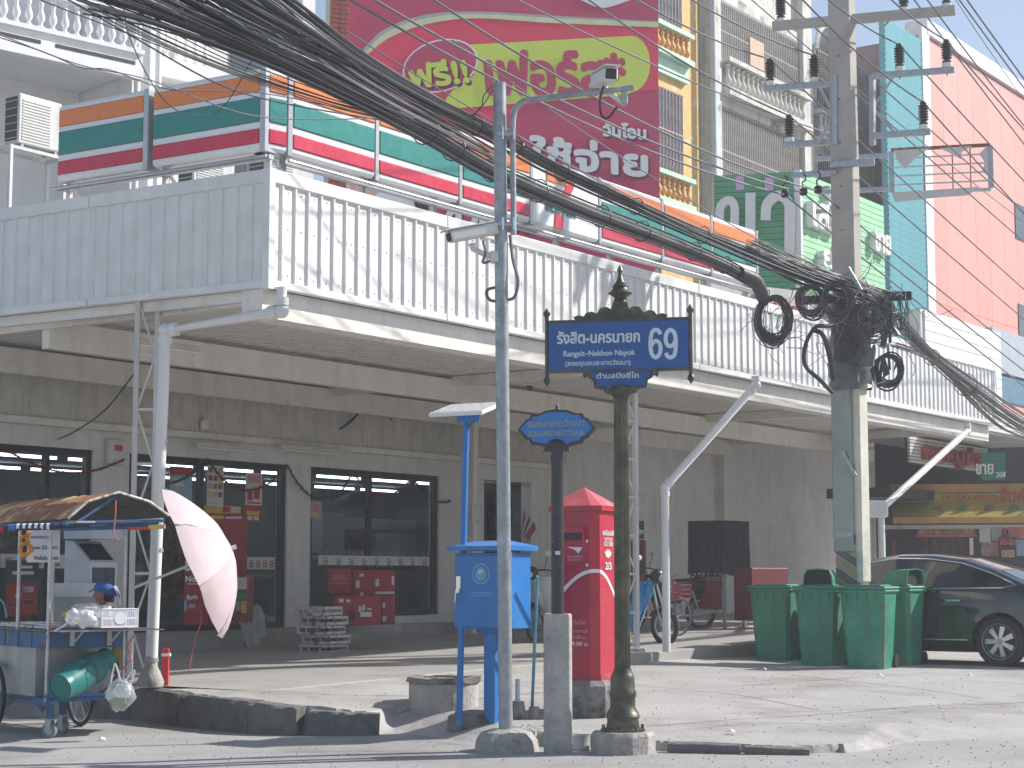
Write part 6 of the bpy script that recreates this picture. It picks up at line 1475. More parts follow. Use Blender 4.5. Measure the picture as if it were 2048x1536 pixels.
# ================================================================== vendor
def skin_body(name, joints, edges, radii, m, parent, sub=2, root=0):
    me = bpy.data.meshes.new(name); me.from_pydata([tuple(j) for j in joints], edges, []); o = bpy.data.objects.new(name, me); COL.objects.link(o)
    md = o.modifiers.new('s', 'SKIN'); md.use_smooth_shade = True
    for i, r in enumerate(radii):
        sv = me.skin_vertices[0].data[i]; sv.radius = r if isinstance(r, tuple) else (r, r); sv.use_root = (i == root)
    o.modifiers.new('u', 'SUBSURF').levels = sub
    dg = bpy.context.evaluated_depsgraph_get(); m2 = bpy.data.meshes.new_from_object(o.evaluated_get(dg)); bpy.data.objects.remove(o); m2.materials.clear(); m2.materials.append(m); m2.shade_smooth()
    return link(name, m2, parent)
skinm = M('tan_skin', (.36,.19,.12), .55, var=.08)
vp = at(216, 1340, 19.2); vp.z = .33
ve = T('person', 'seated street vendor in a blue cap behind the food cart, seen in profile', 'person', vp, 0)
sh_m = M('yellow_green_print_shirt', (.26,.22,.07), .8, var=.6, scale=18)
# facing left (-x); hips at z .28 on a low stool
J = [(0,0,.30),(-.01,0,.45),(-.04,0,.60),(-.05,0,.72),(-.055,0,.80),(-.05,-.17,.72),(-.13,-.21,.52),(-.33,-.17,.46),(-.40,-.16,.46),(-.05,.17,.72),(-.13,.21,.52),(-.33,.17,.46),(-.40,.16,.46),(-.02,-.10,.28),(-.38,-.12,.34),(-.40,-.12,.05),(-.50,-.12,.02),(-.02,.10,.28),(-.38,.12,.34),(-.40,.12,.05),(-.50,.12,.02)]
E_ = [(0,1),(1,2),(2,3),(3,4),(3,5),(5,6),(6,7),(7,8),(3,9),(9,10),(10,11),(11,12),(0,13),(13,14),(14,15),(15,16),(0,17),(17,18),(18,19),(19,20)]
Rr = [.15,.13,.14,.10,.052,.06,.045,.035,.04,.06,.045,.035,.04,.09,.065,.045,.03,.09,.065,.045,.03]
skin_body('body', J, E_, Rr, skinm, ve)
skin_body('shirt', [J[0],J[1],J[2],(-.05,0,.73),J[5],(-.09,-.19,.62),J[9],(-.09,.19,.62)], [(0,1),(1,2),(2,3),(3,4),(4,5),(3,6),(6,7)], [.175,.155,.165,.115,.082,.07,.082,.07], sh_m, ve)
skin_body('trousers', [J[0],J[13],J[14],J[15],J[17],J[18],J[19]], [(0,1),(1,2),(2,3),(0,4),(4,5),(5,6)], [.16,.105,.08,.06,.105,.08,.06], plain('dark_trousers', (.03,.03,.04), .8), ve)
hm = MB(); hm.ball((0,0,0), 1, 24); vs = []
for q in hm.v:
    x, y, z = q.x*.095, q.y*.075, q.z*.118
    if q.x < -.3 and q.z < 0: x *= .93
    if z < -.05: x += -.01; y *= .8
    vs.append(Vector((x-.07, y, z+.93)))
hm.v = vs; hm.build('head', skinm, ve, smooth=True)
MB().add([(-.155,-.012,.945),(-.155,.012,.945),(-.183,0,.915),(-.158,-.014,.905),(-.158,.014,.905)], [(0,2,1),(0,3,2),(1,2,4),(3,4,2)]).build('nose', skinm, ve, smooth=True)
for s_ in (-1, 1):
    MB().ball((-.145, s_*.032, .955), .011, 8).build('eye', plain('eye_dark', (.02,.015,.012), .3), ve, smooth=True); MB().ball((-.055, s_*.076, .93), .022, 10, (.7,.35,1.2)).build('ear', skinm, ve, smooth=True)
MB().ball((-.150,0,.882), .02, 10, (.5,1.1,.35)).build('mouth', plain('lips_brown', (.28,.10,.08), .5), ve, smooth=True)
MB().ball((-.030,0,.94), .098, 18, (.80,.82,1.0)).build('hair', plain('black_hair', (.012,.01,.01), .6), ve, smooth=True)
capb = plain('cap_blue', (.03,.13,.42), .7, var=.12); capw = plain('cap_grey_white', (.50,.52,.60), .7)
mb = MB(); mb.grid(lambda u, v: (-.065+.125*math.cos(PI*u-0)*math.sin(v*PI/2)*-1-.0, .092*math.sin(PI*2*u)*math.sin(v*PI/2), 0), 1, 1); mb.v = []; mb.f = []
n, k = 26, 8; vs = []
for i in range(k+1):
    ph = (i/k)*R_(100)
    for j in range(n): a = 2*PI*j/n; vs.append((-.06+.118*math.sin(ph)*math.cos(a)+.05*(1-math.cos(ph))*(.6+.4*math.cos(a)), .098*math.sin(ph)*math.sin(a), .955+.105*math.cos(ph)-.04*math.cos(a)*(i/k)))
mb.add(vs, [(i*n+j, i*n+(j+1)%n, (i+1)*n+(j+1)%n, (i+1)*n+j) for i in range(k) for j in range(n)]); mb.build('cap', capb, ve, smooth=True)
MB().add([(-.16,-.07,.975),(-.235,-.045,.945),(-.245,0,.945),(-.235,.045,.945),(-.16,.07,.975),(-.17,0,.985)], [(0,5,1),(5,2,1),(5,3,2),(5,4,3)]).build('cap_brim', capb, ve, smooth=True)
mb = MB(); vs = []
for i in range(7):
    for j in range(7): u, v = i/6-.5, j/6; vs.append((.045+.055*math.sin(v*1.8)+.01, u*.17, 1.02-.20*v-.02*abs(u)))
mb.add(vs, [(i*7+j, (i+1)*7+j, (i+1)*7+j+1, i*7+j+1) for i in range(6) for j in range(6)]); mb.build('neck_flap', capw, ve, smooth=True)
sl_ = T('stool', 'low plastic stool under the vendor behind the cart', 'stool', (vp.x, vp.y, .33)); stm = plain('blue_plastic', (.05,.12,.35), .4)
MB().rbox(-.15,.15,-.15,.15,.10,.13,.01).build('seat', stm, sl_)
for x in (-.12,.12):
    for y in (-.12,.12): MB().box(x-.015,x+.015,y-.015,y+.015,0,.10).build('leg', stm, sl_)
# ================================================================== shop front details
def RP(a, b, z): return FR @ Vector((a, b, z))
def ub(u, v, b): """picture position on the plane b behind the canopy front"""; a, z = fac(u, v, FR, b); return a, z
def thing_on(name, label, cat, a, b, z, group=None, rz=0): return T(name, label, cat, RP(a, b, z), AR+rz, group)
PF = lambda a: zporch(a)+.02
# fluorescent battens (unlit)
fx = plain('batten_cream', (.60,.57,.48), .5)
for u, v, b, w, lab in ((390,888,BW-.3,1.2,'left unlit tube batten on the wall above the shop window'), (560,893,BW-.3,1.6,'right unlit tube batten on the wall above the shop window'), (270,680,2.6,1.0,'tube batten under the soffit beside the left column'),
                        (1385,842,4.6,1.2,'tube batten under the soffit above the motorcycles'), (1515,862,4.6,1.2,'tube batten under the soffit right of the slanting pipe')):
    a, z = ub(u, v, b); t = thing_on('tube_batten', lab, 'light fitting', a, b, z, 'unlit tube battens under the canopy')
    MB().rbox(0, w, -.04, .04, -.03, .03, .008).build('housing', fx, t); MB().cyl((.04,-.02,-.045), (w-.04,-.02,-.045), .016, n=10).build('tube', ink_w, t, smooth=True)
# conduits, boxes and loose cable on the valance
a, z = ub(405, 850, BW-.14); t = thing_on('switch_box', 'small grey box with a bent conduit on the ribbed valance', 'junction box', a, BW-.14, z)
MB().rbox(-.06,.06,-.06,-.002,-.07,.07,.01).build('box', cream, t); MB().tube(smooth_pts([(0,-.02,.07),(-.06,-.02,.4),(-.08,-.02,.62),(-.02,-.02,.72),(.25,-.02,.72)], 5), .012, 6).build('conduit', grey_paint, t, smooth=True)
cord('cable', 'black cable strung from the left column down to the shop door', [at(268,748,19.2), at(210,820,21), at(140,868,23), at(70,893,25)], .010, cableM, 'cable')
cord('cable', 'frayed dead cable hanging off the valance above the window', [RP(*((lambda q:(q[0],BW-.22,q[1]))(ub(u_, v_, BW-.22)))) for u_, v_ in ((680,858),(705,840),(722,822),(745,812),(775,812),(782,840))], .018, cableM, 'cable')
cord('cable', 'thin second strand of the dead cable on the valance', [RP(*((lambda q:(q[0],BW-.22,q[1]))(ub(u_, v_, BW-.22)))) for u_, v_ in ((690,850),(716,828),(750,808),(800,812),(835,818))], .009, cableM, 'cable')
a, z = ub(1048, 770, 3.38); t = thing_on('bracket_lamp', 'small black lamp on a bent rod under the middle beam', 'lamp', a, 3.36, z)
MB().tube([(-.05,0,.25),(-.08,0,.08),(.03,-.03,.03),(.05,-.05,0)], .01, 5).build('rod', ink_k, t); MB().rbox(.0,.09,-.1,-.02,-.09,.01,.02).build('head', ink_k, t)
for u, v, lab in ((1627,850,'small black spotlight on the beam left of the pole'), (1805,866,'small black spotlight cluster right of the pole')):
    a, z = ub(u, v, 3.3); t = thing_on('spotlight', lab, 'lamp', a, 3.3, z); MB().rbox(-.07,.07,-.1,.0,-.07,.05,.02).build('head', ink_k, t); MB().box(-.02,.02,-.03,.02,.05,.16).build('stem', ink_k, t)
for u, v, lab in ((236,905,'white sticker box high on the wall beside the shop door'),):
    a, z = ub(u, v, BW-.1); t = thing_on('wall_box', lab, 'box', a, BW-.1, z); MB().rbox(-.16,.14,-.02,.09,-.17,.17,.02).build('case', cw, t); MB().box(-.08,.06,-.024,-.021,.02,.10).build('sticker', plain('sticker_red', (.5,.06,.06), .5), t)
# wall columns by the shop
wc, _ = ub(945, 1100, BW-.75)
for a0, b0, w, lab in ((wc, BW-.75, .13, 'slim cream post with a paper notice behind the blue solar post'),):
    t = thing_on('steel_post', lab, 'post', a0, b0, PF(a0)-.05); MB().box(-w/2,w/2,-w/2,w/2,0,3.6).build('shaft', cream, t)
    MB().box(-w/2-.22,-w/2-.16,-.03,.03,0,3.4).build('chord', grey_paint, t)
    for i in range(6): MB().beam((-w/2-.17,0,.2+i*.5), (-w/2,0,.5+i*.5), .02).build('brace', grey_paint, t)
    MB().box(-w/2-.06, w/2+.12, -w/2-.012, -w/2-.004, 1.85, 2.18).build('paper_notice', plain('paper_notice', (.62,.62,.62), .7), t)
# tinsel garlands
tin_g = M('green_tinsel', (.015,.13,.05), .3, .4, var=.8, scale=60); tin_r = M('red_tinsel', (.32,.02,.02), .3, .4, var=.8, scale=60)
def garland(pts, m, lab, seed):
    rnd = random.Random(seed); P = [RP(*((lambda q:(q[0],BW-.12,q[1]))(ub(u, v, BW-.12)))) for u, v in pts]; P = smooth_pts(P, 9); o0 = P[0].copy()
    mb = MB()
    for p, q in zip(P, P[1:]):
        for k in range(16):
            c = p.lerp(q, rnd.random())-o0; d = Vector((rnd.gauss(0,1), rnd.gauss(0,1), rnd.gauss(0,1))).normalized()*rnd.uniform(.03,.065); s_ = Vector((rnd.gauss(0,1), rnd.gauss(0,1), rnd.gauss(0,1))).normalized()*.007
            mb.add([c-s_, c+s_, c+d], [(0,1,2)])
    mb.tube([p-o0 for p in P], .012, 5); o = mb.build('tinsel_garland', m, loc=o0); tag(o, lab, 'garland', 'tinsel garlands on the shop windows')
garland([(-20,893),(20,905),(60,925),(110,942),(160,945),(205,936),(248,920)], tin_r, 'red tinsel swag over the left shop door', 1)
garland([(335,968),(365,958),(395,938),(415,918)], tin_g, 'short green tinsel swag ending behind the umbrella', 2)
garland([(415,918),(440,952),(470,975),(500,980),(540,965),(574,930)], tin_r, 'red tinsel swag across the second window', 3)
garland([(574,930),(595,965),(622,992),(650,996),(680,985),(706,945)], tin_g, 'green tinsel swag over the cream pier', 4)
garland([(706,945),(730,975),(758,990),(790,985),(825,958)], tin_r, 'red tinsel swag across the third window', 5)
garland([(825,958),(850,985),(875,1003),(900,1003)], tin_g, 'green tinsel swag at the right end of the third window', 6)
# posters and shop furniture seen through and before the glass
def card(u0, v0, u1, v1, b, m, lab, name='poster', cat='poster', th=.006, marks=()):
    a0, z1 = ub(u0, v0, b); a1, _ = ub(u1, v0, b); _, z0 = ub(u0, v1, b)
    t = thing_on(name, lab, cat, a0, b, z0); MB().box(0, a1-a0, 0, th, 0, z1-z0).build('sheet', m, t)
    for (x0, y0, x1, y1, mm) in marks: MB().box((a1-a0)*x0, (a1-a0)*x1, -.003, -.001, (z1-z0)*(1-y1), (z1-z0)*(1-y0)).build('print_block', mm, t)
    return t, a1-a0, z1-z0
p_wh = plain('poster_white', (.60,.60,.60), .5); p_rd = plain('poster_red', (.42,.02,.03), .5); p_ye = plain('poster_yellow', (.65,.48,.03), .5); p_bk = plain('poster_dark', (.05,.06,.06), .5); p_br = plain('poster_food_brown', (.22,.10,.05), .5)
p_bl = plain('poster_pale_blue', (.25,.42,.55), .5); p_gy = plain('poster_grey', (.34,.36,.36), .5)
grid_marks = [(.08+.3*i, .05+.2*j, .30+.3*i, .17+.2*j, (p_br, p_rd, p_gy, p_ye)[(i*3+j) % 4]) for i in range(3) for j in range(4)]
card(415,930,448,1012, BW+.03, p_wh, 'white menu poster with rows of food pictures on the second window', marks=grid_marks)
card(492,945,525,1010, BW+.03, p_wh, 'white poster with red print on the second window', marks=[(.1,.55,.42,.85,p_rd),(.5,.5,.85,.8,p_rd),(.1,.9,.9,.95,p_rd),(.1,.05,.9,.3,plain('poster_rose', (.55,.25,.28), .5))])
card(490,1010,522,1043, BW+.03, p_rd, 'small red and yellow snack poster under the white one', marks=[(.1,.35,.9,.6,p_ye),(.15,.65,.45,.9,p_wh),(.55,.65,.85,.9,p_wh)])
card(340,932,385,1010, BW+.05, p_bl, 'pale blue and red poster behind the umbrella top', marks=[(.0,.0,1,.22,p_rd),(.1,.3,.6,.5,p_wh)])
card(408,1010,482,1026, BW+.06, p_ye, 'yellow strip sign above the red standee', name='strip_sign', marks=[(.5,.1,.7,.8,p_rd),(.75,.1,.95,.8,p_wh)])
card(12,1120,78,1232, BW-.25, p_bk, 'dark food poster stand with red bowls behind the cart', name='standing_poster', marks=[(.05,.42,.97,.99,plain('poster_deep_red',(.36,.03,.02),.5)),(.35,.10,.8,.15,p_wh),(.2,.2,.85,.26,p_wh),(.5,.48,.85,.58,p_wh),(.52,.70,.92,.82,p_wh),(.55,.72,.89,.80,p_br),(.15,.75,.42,.86,p_wh),(.18,.77,.39,.84,p_br),(.3,.6,.5,.68,p_ye)])
for u0,v0,u1,v1,m,lab in ((622,1002,644,1035,p_gy,'small pink flower sticker and papers on the third window'),): card(u0,v0,u1,v1,BW+.03,m,lab,marks=[(.1,.2,.7,.6,plain('sticker_pink',(.55,.2,.3),.5)),(.1,.7,.7,.95,p_ye)])
# big red standees and displays behind the umbrella
def block(name, u0, v0, u1, v1, b, dep, m, lab, cat, texts=(), marks=()):
    a0, z1 = ub(u0, v0, b); a1, _ = ub(u1, v0, b); _, z0 = ub(u0, v1, b); w, h = a1-a0, z1-z0
    t = thing_on(name, lab, cat, a0, b, z0); MB().rbox(0, w, 0, dep, 0, h, .012).build('body', m, t)
    for (x0,y0,x1,y1,mm) in marks: MB().box(w*x0, w*x1, -.005, -.002, h*(1-y1), h*(1-y0)).build('print_block', mm, t)
    for (s, x, y, hh, ww, mm) in texts: text('print', s, mm, t, (w*x, -.008, h*(1-y)), hh, width=ww, bold=hh*.06)
    return t, w, h
redd = M('display_red', (.33,.015,.025), .45, var=.15)
def cblock(name, u0, v0, u1, v1, Y, dep, m, lab, cat, texts=(), marks=(), yaw=-.12, group=None):
    p = at(u0, v1, Y); F = frame(Vector((p.x, p.y, 0)), yaw); w = fac(u1, (v0+v1)/2, F, 0)[0]; h = at(u0, v0, Y).z-p.z
    t = T(name, lab, cat, p, yaw, group); MB().rbox(0, w, 0, dep, 0, h, .012).build('body', m, t)
    for (x0,y0,x1,y1,mm) in marks: MB().box(w*x0, w*x1, -.005, -.002, h*(1-y1), h*(1-y0)).build('print_block', mm, t)
    for (s, x, y, hh, ww, mm) in texts: text('print', s, mm, t, (w*x, -.008, h*(1-y)), hh, width=ww, bold=hh*.06)
    return t, w, h
cblock('promotion_stand', 414, 1027, 490, 1240, 25.6, .10, redd, 'tall red promotion board on the second window behind the umbrella', 'display', marks=[(.05,.02,.4,.05,p_ye),(.45,.03,.9,.05,p_wh)])
cblock('promotion_stand', 366, 1098, 402, 1250, 24.4, .35, redd, 'red carton display reading No.1 left of the umbrella rib', 'display', texts=(('50', .5, .28, .14, .20, ink_w), ('No.1', .52, .43, .075, .19, ink_w), ('คุ้มค่า', .5, .66, .05, .15, ink_w)), marks=[(.2,.45,.85,.47,p_ye),(.05,.68,.2,.82,p_bl),(.3,.72,.7,.78,plain('poster_rose', (.55,.25,.28), .5))])
cblock('promotion_stand', 414, 1170, 452, 1248, 25.0, .3, redd, 'low red carton display under the umbrella middle', 'display', marks=[(.1,.2,.5,.4,p_wh)])
cblock('snack_rack', 466, 1150, 496, 1245, 25.3, .3, M('snack_packets', (.35,.06,.05), .35, var=.9, scale=14), 'red snack rack with bright packets right of the umbrella', 'rack', marks=[(.1,.05,.9,.3,p_wh),(.15,.35,.85,.5,plain('green_pack',(.05,.25,.08),.5)),(.1,.55,.5,.75,p_bl),(.55,.55,.9,.8,p_ye)])
a, z = ub(505, 1248, BW-.55); o = RP(a, BW-.55, PF(a)+.30)
blob(o, .26, bagc, 'wrapped_bag', 31, (.7,.5,1.2), .4, lab='large clear bag of snacks by the second window', cat='plastic bag')
# payment kiosk, bin
a, z = ub(205, 1230, 3.4); t = thing_on('payment_kiosk', 'grey white top up kiosk with a slanted dark screen behind the cart', 'kiosk', a, 3.4, PF(a))
kk = plain('kiosk_grey', (.50,.52,.54), .4)
hz = lambda v: ub(205, v, 3.4)[1]-PF(a)
w_ = .21
MB().box(-w_, w_, 0, .42, 0, hz(1125)).build('cabinet', kk, t); MB().add([(-w_,0,hz(1125)),(w_,0,hz(1125)),(w_,.42,hz(1125)),(-w_,.42,hz(1125)),(-w_,.28,hz(1083)),(w_,.28,hz(1083)),(w_,.42,hz(1080)),(-w_,.42,hz(1080))], [(0,1,5,4),(1,2,6,5),(2,3,7,6),(3,0,4,7),(4,5,6,7)]).build('sloped_head', kk, t)
nrm_ = Vector((0, -(hz(1083)-hz(1125)), .28)).normalized()*.006
MB().add([Vector(q_)+nrm_ for q_ in ((-w_*.82,.03,hz(1125)+.03*(hz(1083)-hz(1125))/.28),(w_*.82,.03,hz(1125)+.03*(hz(1083)-hz(1125))/.28),(w_*.82,.25,hz(1083)-.03*(hz(1083)-hz(1125))/.28),(-w_*.82,.25,hz(1083)-.03*(hz(1083)-hz(1125))/.28))], [(0,1,2,3)]).build('screen', plain('kiosk_screen', (.012,.015,.025), .12), t)
MB().box(-w_*.8, w_*.8, -.006, -.001, hz(1205), hz(1135)).build('front_panel', plain('kiosk_navy', (.03,.05,.10), .3), t); MB().box(-w_-.04, w_+.04, -.05, .4, hz(1078), hz(1056)).build('canopy_box', plain('kiosk_top', (.42,.50,.56), .5), t)
a, z = ub(148, 1240, 3.6); t = thing_on('litter_bin', 'tall grey rubbish bin with a liner bag left of the kiosk', 'bin', a, 3.6, PF(a)); hb_ = ub(148, 1168, 3.6)[1]-PF(a)
MB().lathe([(.20,0),(.26,hb_-.08),(.27,hb_),(.25,hb_),(.24,hb_-.1),(0,hb_-.12)], 20).build('barrel', plain('bin_grey', (.30,.32,.32), .5), t, smooth=True); MB().lathe([(.275,hb_-.14),(.285,hb_-.05),(.28,hb_+.01),(.25,hb_-.01)], 20).build('liner', bagm, t, smooth=True)
# post at the pavement with red base behind the umbrella foot
q_ = at(331,1320,18.7); t = T('red_marker_post', 'short red and white marker post beside the pipe foot', 'post', (q_.x,q_.y,.33)); MB().box(-.035,.035,-.03,.03,0,.38).build('post', plain('marker_red', (.60,.03,.04), .5), t); MB().box(-.036,.05,-.032,.032,.30,.33).build('white_band', ink_w, t)
# cartons and trays by the third window
crate_r = M('carton_red', (.30,.012,.022), .45, var=.2, scale=3)
def carton(u0, v0, u1, v1, b, dep, lab, marks, yaw=.10): return cblock('red_crate', u0, v0, u1, v1, {-1.0:25.9,-1.05:26.0,-1.5:25.2,-1.35:25.6}[round(b-BW,2)], dep, crate_r, lab, 'crate', marks=marks, yaw=yaw)
wm = plain('torn_white_label', (.55,.54,.56), .6)
carton(655,1137,703,1188, BW-1.0, .5, 'upper left red drinks crate of the pile', [(.2,.25,.8,.45,plain('crate_rose', (.40,.10,.11), .5)),(.15,.55,.85,.62,plain('crate_rose', (.40,.10,.11), .5))])
carton(703,1140,790,1200, BW-1.05, .5, 'upper right red crate with torn white labels', [(.18,.12,.28,.22,wm),(.1,.35,.18,.6,wm),(.55,.3,.63,.55,wm),(.55,.72,.98,.8,wm),(.2,.75,.27,.98,wm),(.92,.2,.98,.5,wm)])
carton(668,1192,762,1250, BW-1.5, .5, 'front red crate with a white splash emblem', [(.1,.1,.2,.22,wm),(.26,.12,.34,.22,wm),(.52,.35,.58,.55,wm),(.56,.55,.8,.72,wm),(.60,.3,.66,.5,wm),(.7,.42,.8,.48,wm),(.3,.5,.45,.85,plain('crate_dark', (.10,.01,.012), .6))])
carton(762,1195,790,1248, BW-1.35, .4, 'narrow red crate at the right end of the pile', [(.1,.2,.3,.4,wm),(.1,.7,.4,.9,wm)])
cblock('carton_base', 685, 1249, 792, 1266, 25.3, .5, plain('grey_base', (.25,.24,.22), .7), 'flat grey pallet under the red crates', 'pallet')
tray_m = M('dirty_white_plastic', (.56,.54,.52), .6, var=.25, scale=5, dirt=(.16,.12,.10), dscale=6, dlo=.5, dhi=.62)
for k in range(5):
    p = at(600, 1268, 24.9); zz0 = .40+k*.128; w = .50
    t = T('bread_tray', ['lowest','second lowest','middle','second highest','topmost'][k]+' slatted white tray in the leaning stack left of the crates', 'tray', (p.x-.02*k+.05*(k % 2), p.y+.03*(k % 2), zz0), -.55+(-1)**k*.05, 'stacked slatted white trays')
    for x0, x1, y0_, y1_, z0_, z1_ in ((0,w,-.02,.0,0,.035),(0,w,-.02,.0,.085,.12),(0,.035,0,.42,0,.12),(w-.03,w,0,.42,0,.04),(w-.03,w,0,.42,.085,.12),(0,w,.42,.44,0,.12),(w*.3,w*.34,-.018,0,.035,.085),(w*.66,w*.70,-.018,0,.035,.085),(0,w,0,.42,0,.008)):
        MB().box(x0, x1, y0_, y1_, z0_, z1_).build('slat', tray_m, t)
# interior stock behind the third window
shelf_g = plain('interior_shelf', (.30,.32,.32), .6)
for u0,v0,u1,v1,b,m,lab in ((645,1025,690,1105,BW+1.2,plain('interior_pale',(.40,.42,.42),.6),'pale cabinet inside left of the third window'),(690,1035,832,1058,BW+1.3,plain('interior_cream',(.38,.37,.32),.6),'long cream shelf board inside the third window'),
        (705,1060,742,1100,BW+1.25,plain('interior_black',(.02,.022,.025),.4),'black coffee machine inside the third window'),(752,1066,832,1112,BW+1.3,plain('interior_pale',(.40,.42,.42),.6),'pale counter block inside the third window'),
        (752,1128,838,1142,BW+.9,plain('teal_cooler',(.03,.09,.11),.3),'dark teal cooler top inside the window'),(800,1150,832,1200,BW+.9,plain('interior_grey2',(.17,.18,.18),.5),'stacked cups beside the cooler'),(640,1110,650,1120,BW+.5,p_gy,'grey bracket inside the glass')):
    block('store_fixture', u0, v0, u1, v1, b, .3, m, lab, 'shop fitting')
a0, z0 = ub(640, 1117, BW+.55); a1, _ = ub(862, 1117, BW+.55); t = thing_on('paper_fringe', 'row of white pointed card strips along the third window inside', 'paper fringe', a0, BW+.55, z0-.02)
for k in range(26): x = (a1-a0)*k/26; MB().prism([(x,0),(x+.085,0),(x+.085,.14),(x+.045,.18),(x,.14)], 0, .004).build('strip', plain('strip_grey', (.48,.50,.50), .6), t)
for u0,u1,v0,v1,b,lab in ((20,80,1000,1100,BW+2.0,'dark red fridge behind the shop door glass'),(268,330,950,1200,BW+2.5,'pale shelf rack behind the column window'),(345,395,1000,1200,BW+2.2,'white shelf rack inside the second window')): block('store_fixture', u0, v0, u1, v1, b, .3, M('interior_mixed', (.22,.16,.15), .5, var=.9, scale=7), lab, 'shop fitting')
# flag by the ATM
a, z = ub(1063, 1110, BW-.6); t = thing_on('small_flag', 'small striped Thai flag on a stick near the ATM recess', 'flag', a, BW-.6, z)
MB().tube([(0,0,-.3),(-.20,0,.86)], .008, 5).build('stick', grey_paint, t)
for k, m in enumerate((plain('flag_red',(.40,.03,.04),.7), plain('flag_white',(.55,.55,.55),.7), plain('flag_blue',(.03,.04,.16),.7), plain('flag_white',(.55,.55,.55),.7), plain('flag_red',(.40,.03,.04),.7))):
    MB().add([(-.20+.05*k-.03,-.02*k,.80-.13*k*.4),(-.15+.05*k-.03,-.02*k,.66-.13*k*.4),(-.30+.03*k,-.02,.32-.03*k),(-.33+.02*k,-.02,.40-.02*k)], [(0,1,2,3)]).build('stripe', m, t)
# ATMs deep in the porch
cblock('cash_machine', 1262, 1080, 1290, 1180, 31, .5, plain('atm_dark_red', (.22,.012,.018), .4), 'dark red cash machine behind the first post of the middle column', 'cash machine', marks=[(.2,.15,.8,.45,plain('interior_black',(.02,.022,.025),.4))])
cblock('wall_sign', 1268, 1042, 1288, 1078, 30.6, .08, plain('atm_green', (.01,.06,.04), .4), 'dark green ATM sign above the red cash machine', 'sign', texts=(('ATM', .5, .75, .08, .14, ink_w),))
purp = M('purple_cloth_cover', (.055,.03,.055), .85, var=.25, scale=3, bump=.4, bscale=6)
t, w, h = cblock('covered_stall', 1376, 1042, 1450, 1146, 31.5, .9, purp, 'tall stall wrapped in dark purple cloth by the back wall', 'covered stall', yaw=-.62)
mb = MB(); 
for k in range(9):
    x = w*(k+.5)/9+.01*math.sin(k*5); MB().tube([(x,-.012,h*.99),(x+.012*math.sin(k*3),-.016,h*.5),(x-.01,-.02,-.02-.03*abs(math.sin(k*2)))], [.010,.016,.024], 6).build('cloth_fold', purp, t, smooth=True)
for k in range(10): MB().tube([(w+.008,.04+k*.088,h*.99),(w+.014,.045+k*.088,h*.5),(w+.02,.04+k*.088,-.02-.03*abs(math.sin(k*2.3)))], [.010,.016,.024], 6).build('cloth_fold', purp, t, smooth=True)
for x, y in ((.04,.05),(w-.05,.05),(.04,.75),(w-.05,.75)): MB().box(x-.025,x+.025,y-.025,y+.025,-.98,-.002).build('leg', galv, t)
MB().box(.1,w-.1,.03,.05,-.62,-.03).build('banner', plain('stall_banner', (.24,.03,.03), .6), t); text('banner_lettering', 'ไก่ย่าง', p_gy, t, (w*.5,.02,-.14), .09, width=.5, bold=.002)
cblock('freezer_box', 1468, 1136, 1504, 1240, 31.0, .9, M('dark_red_box', (.17,.018,.022), .6, var=.2), 'squat dark red freezer box beside the purple covered stall', 'freezer', yaw=-.9)
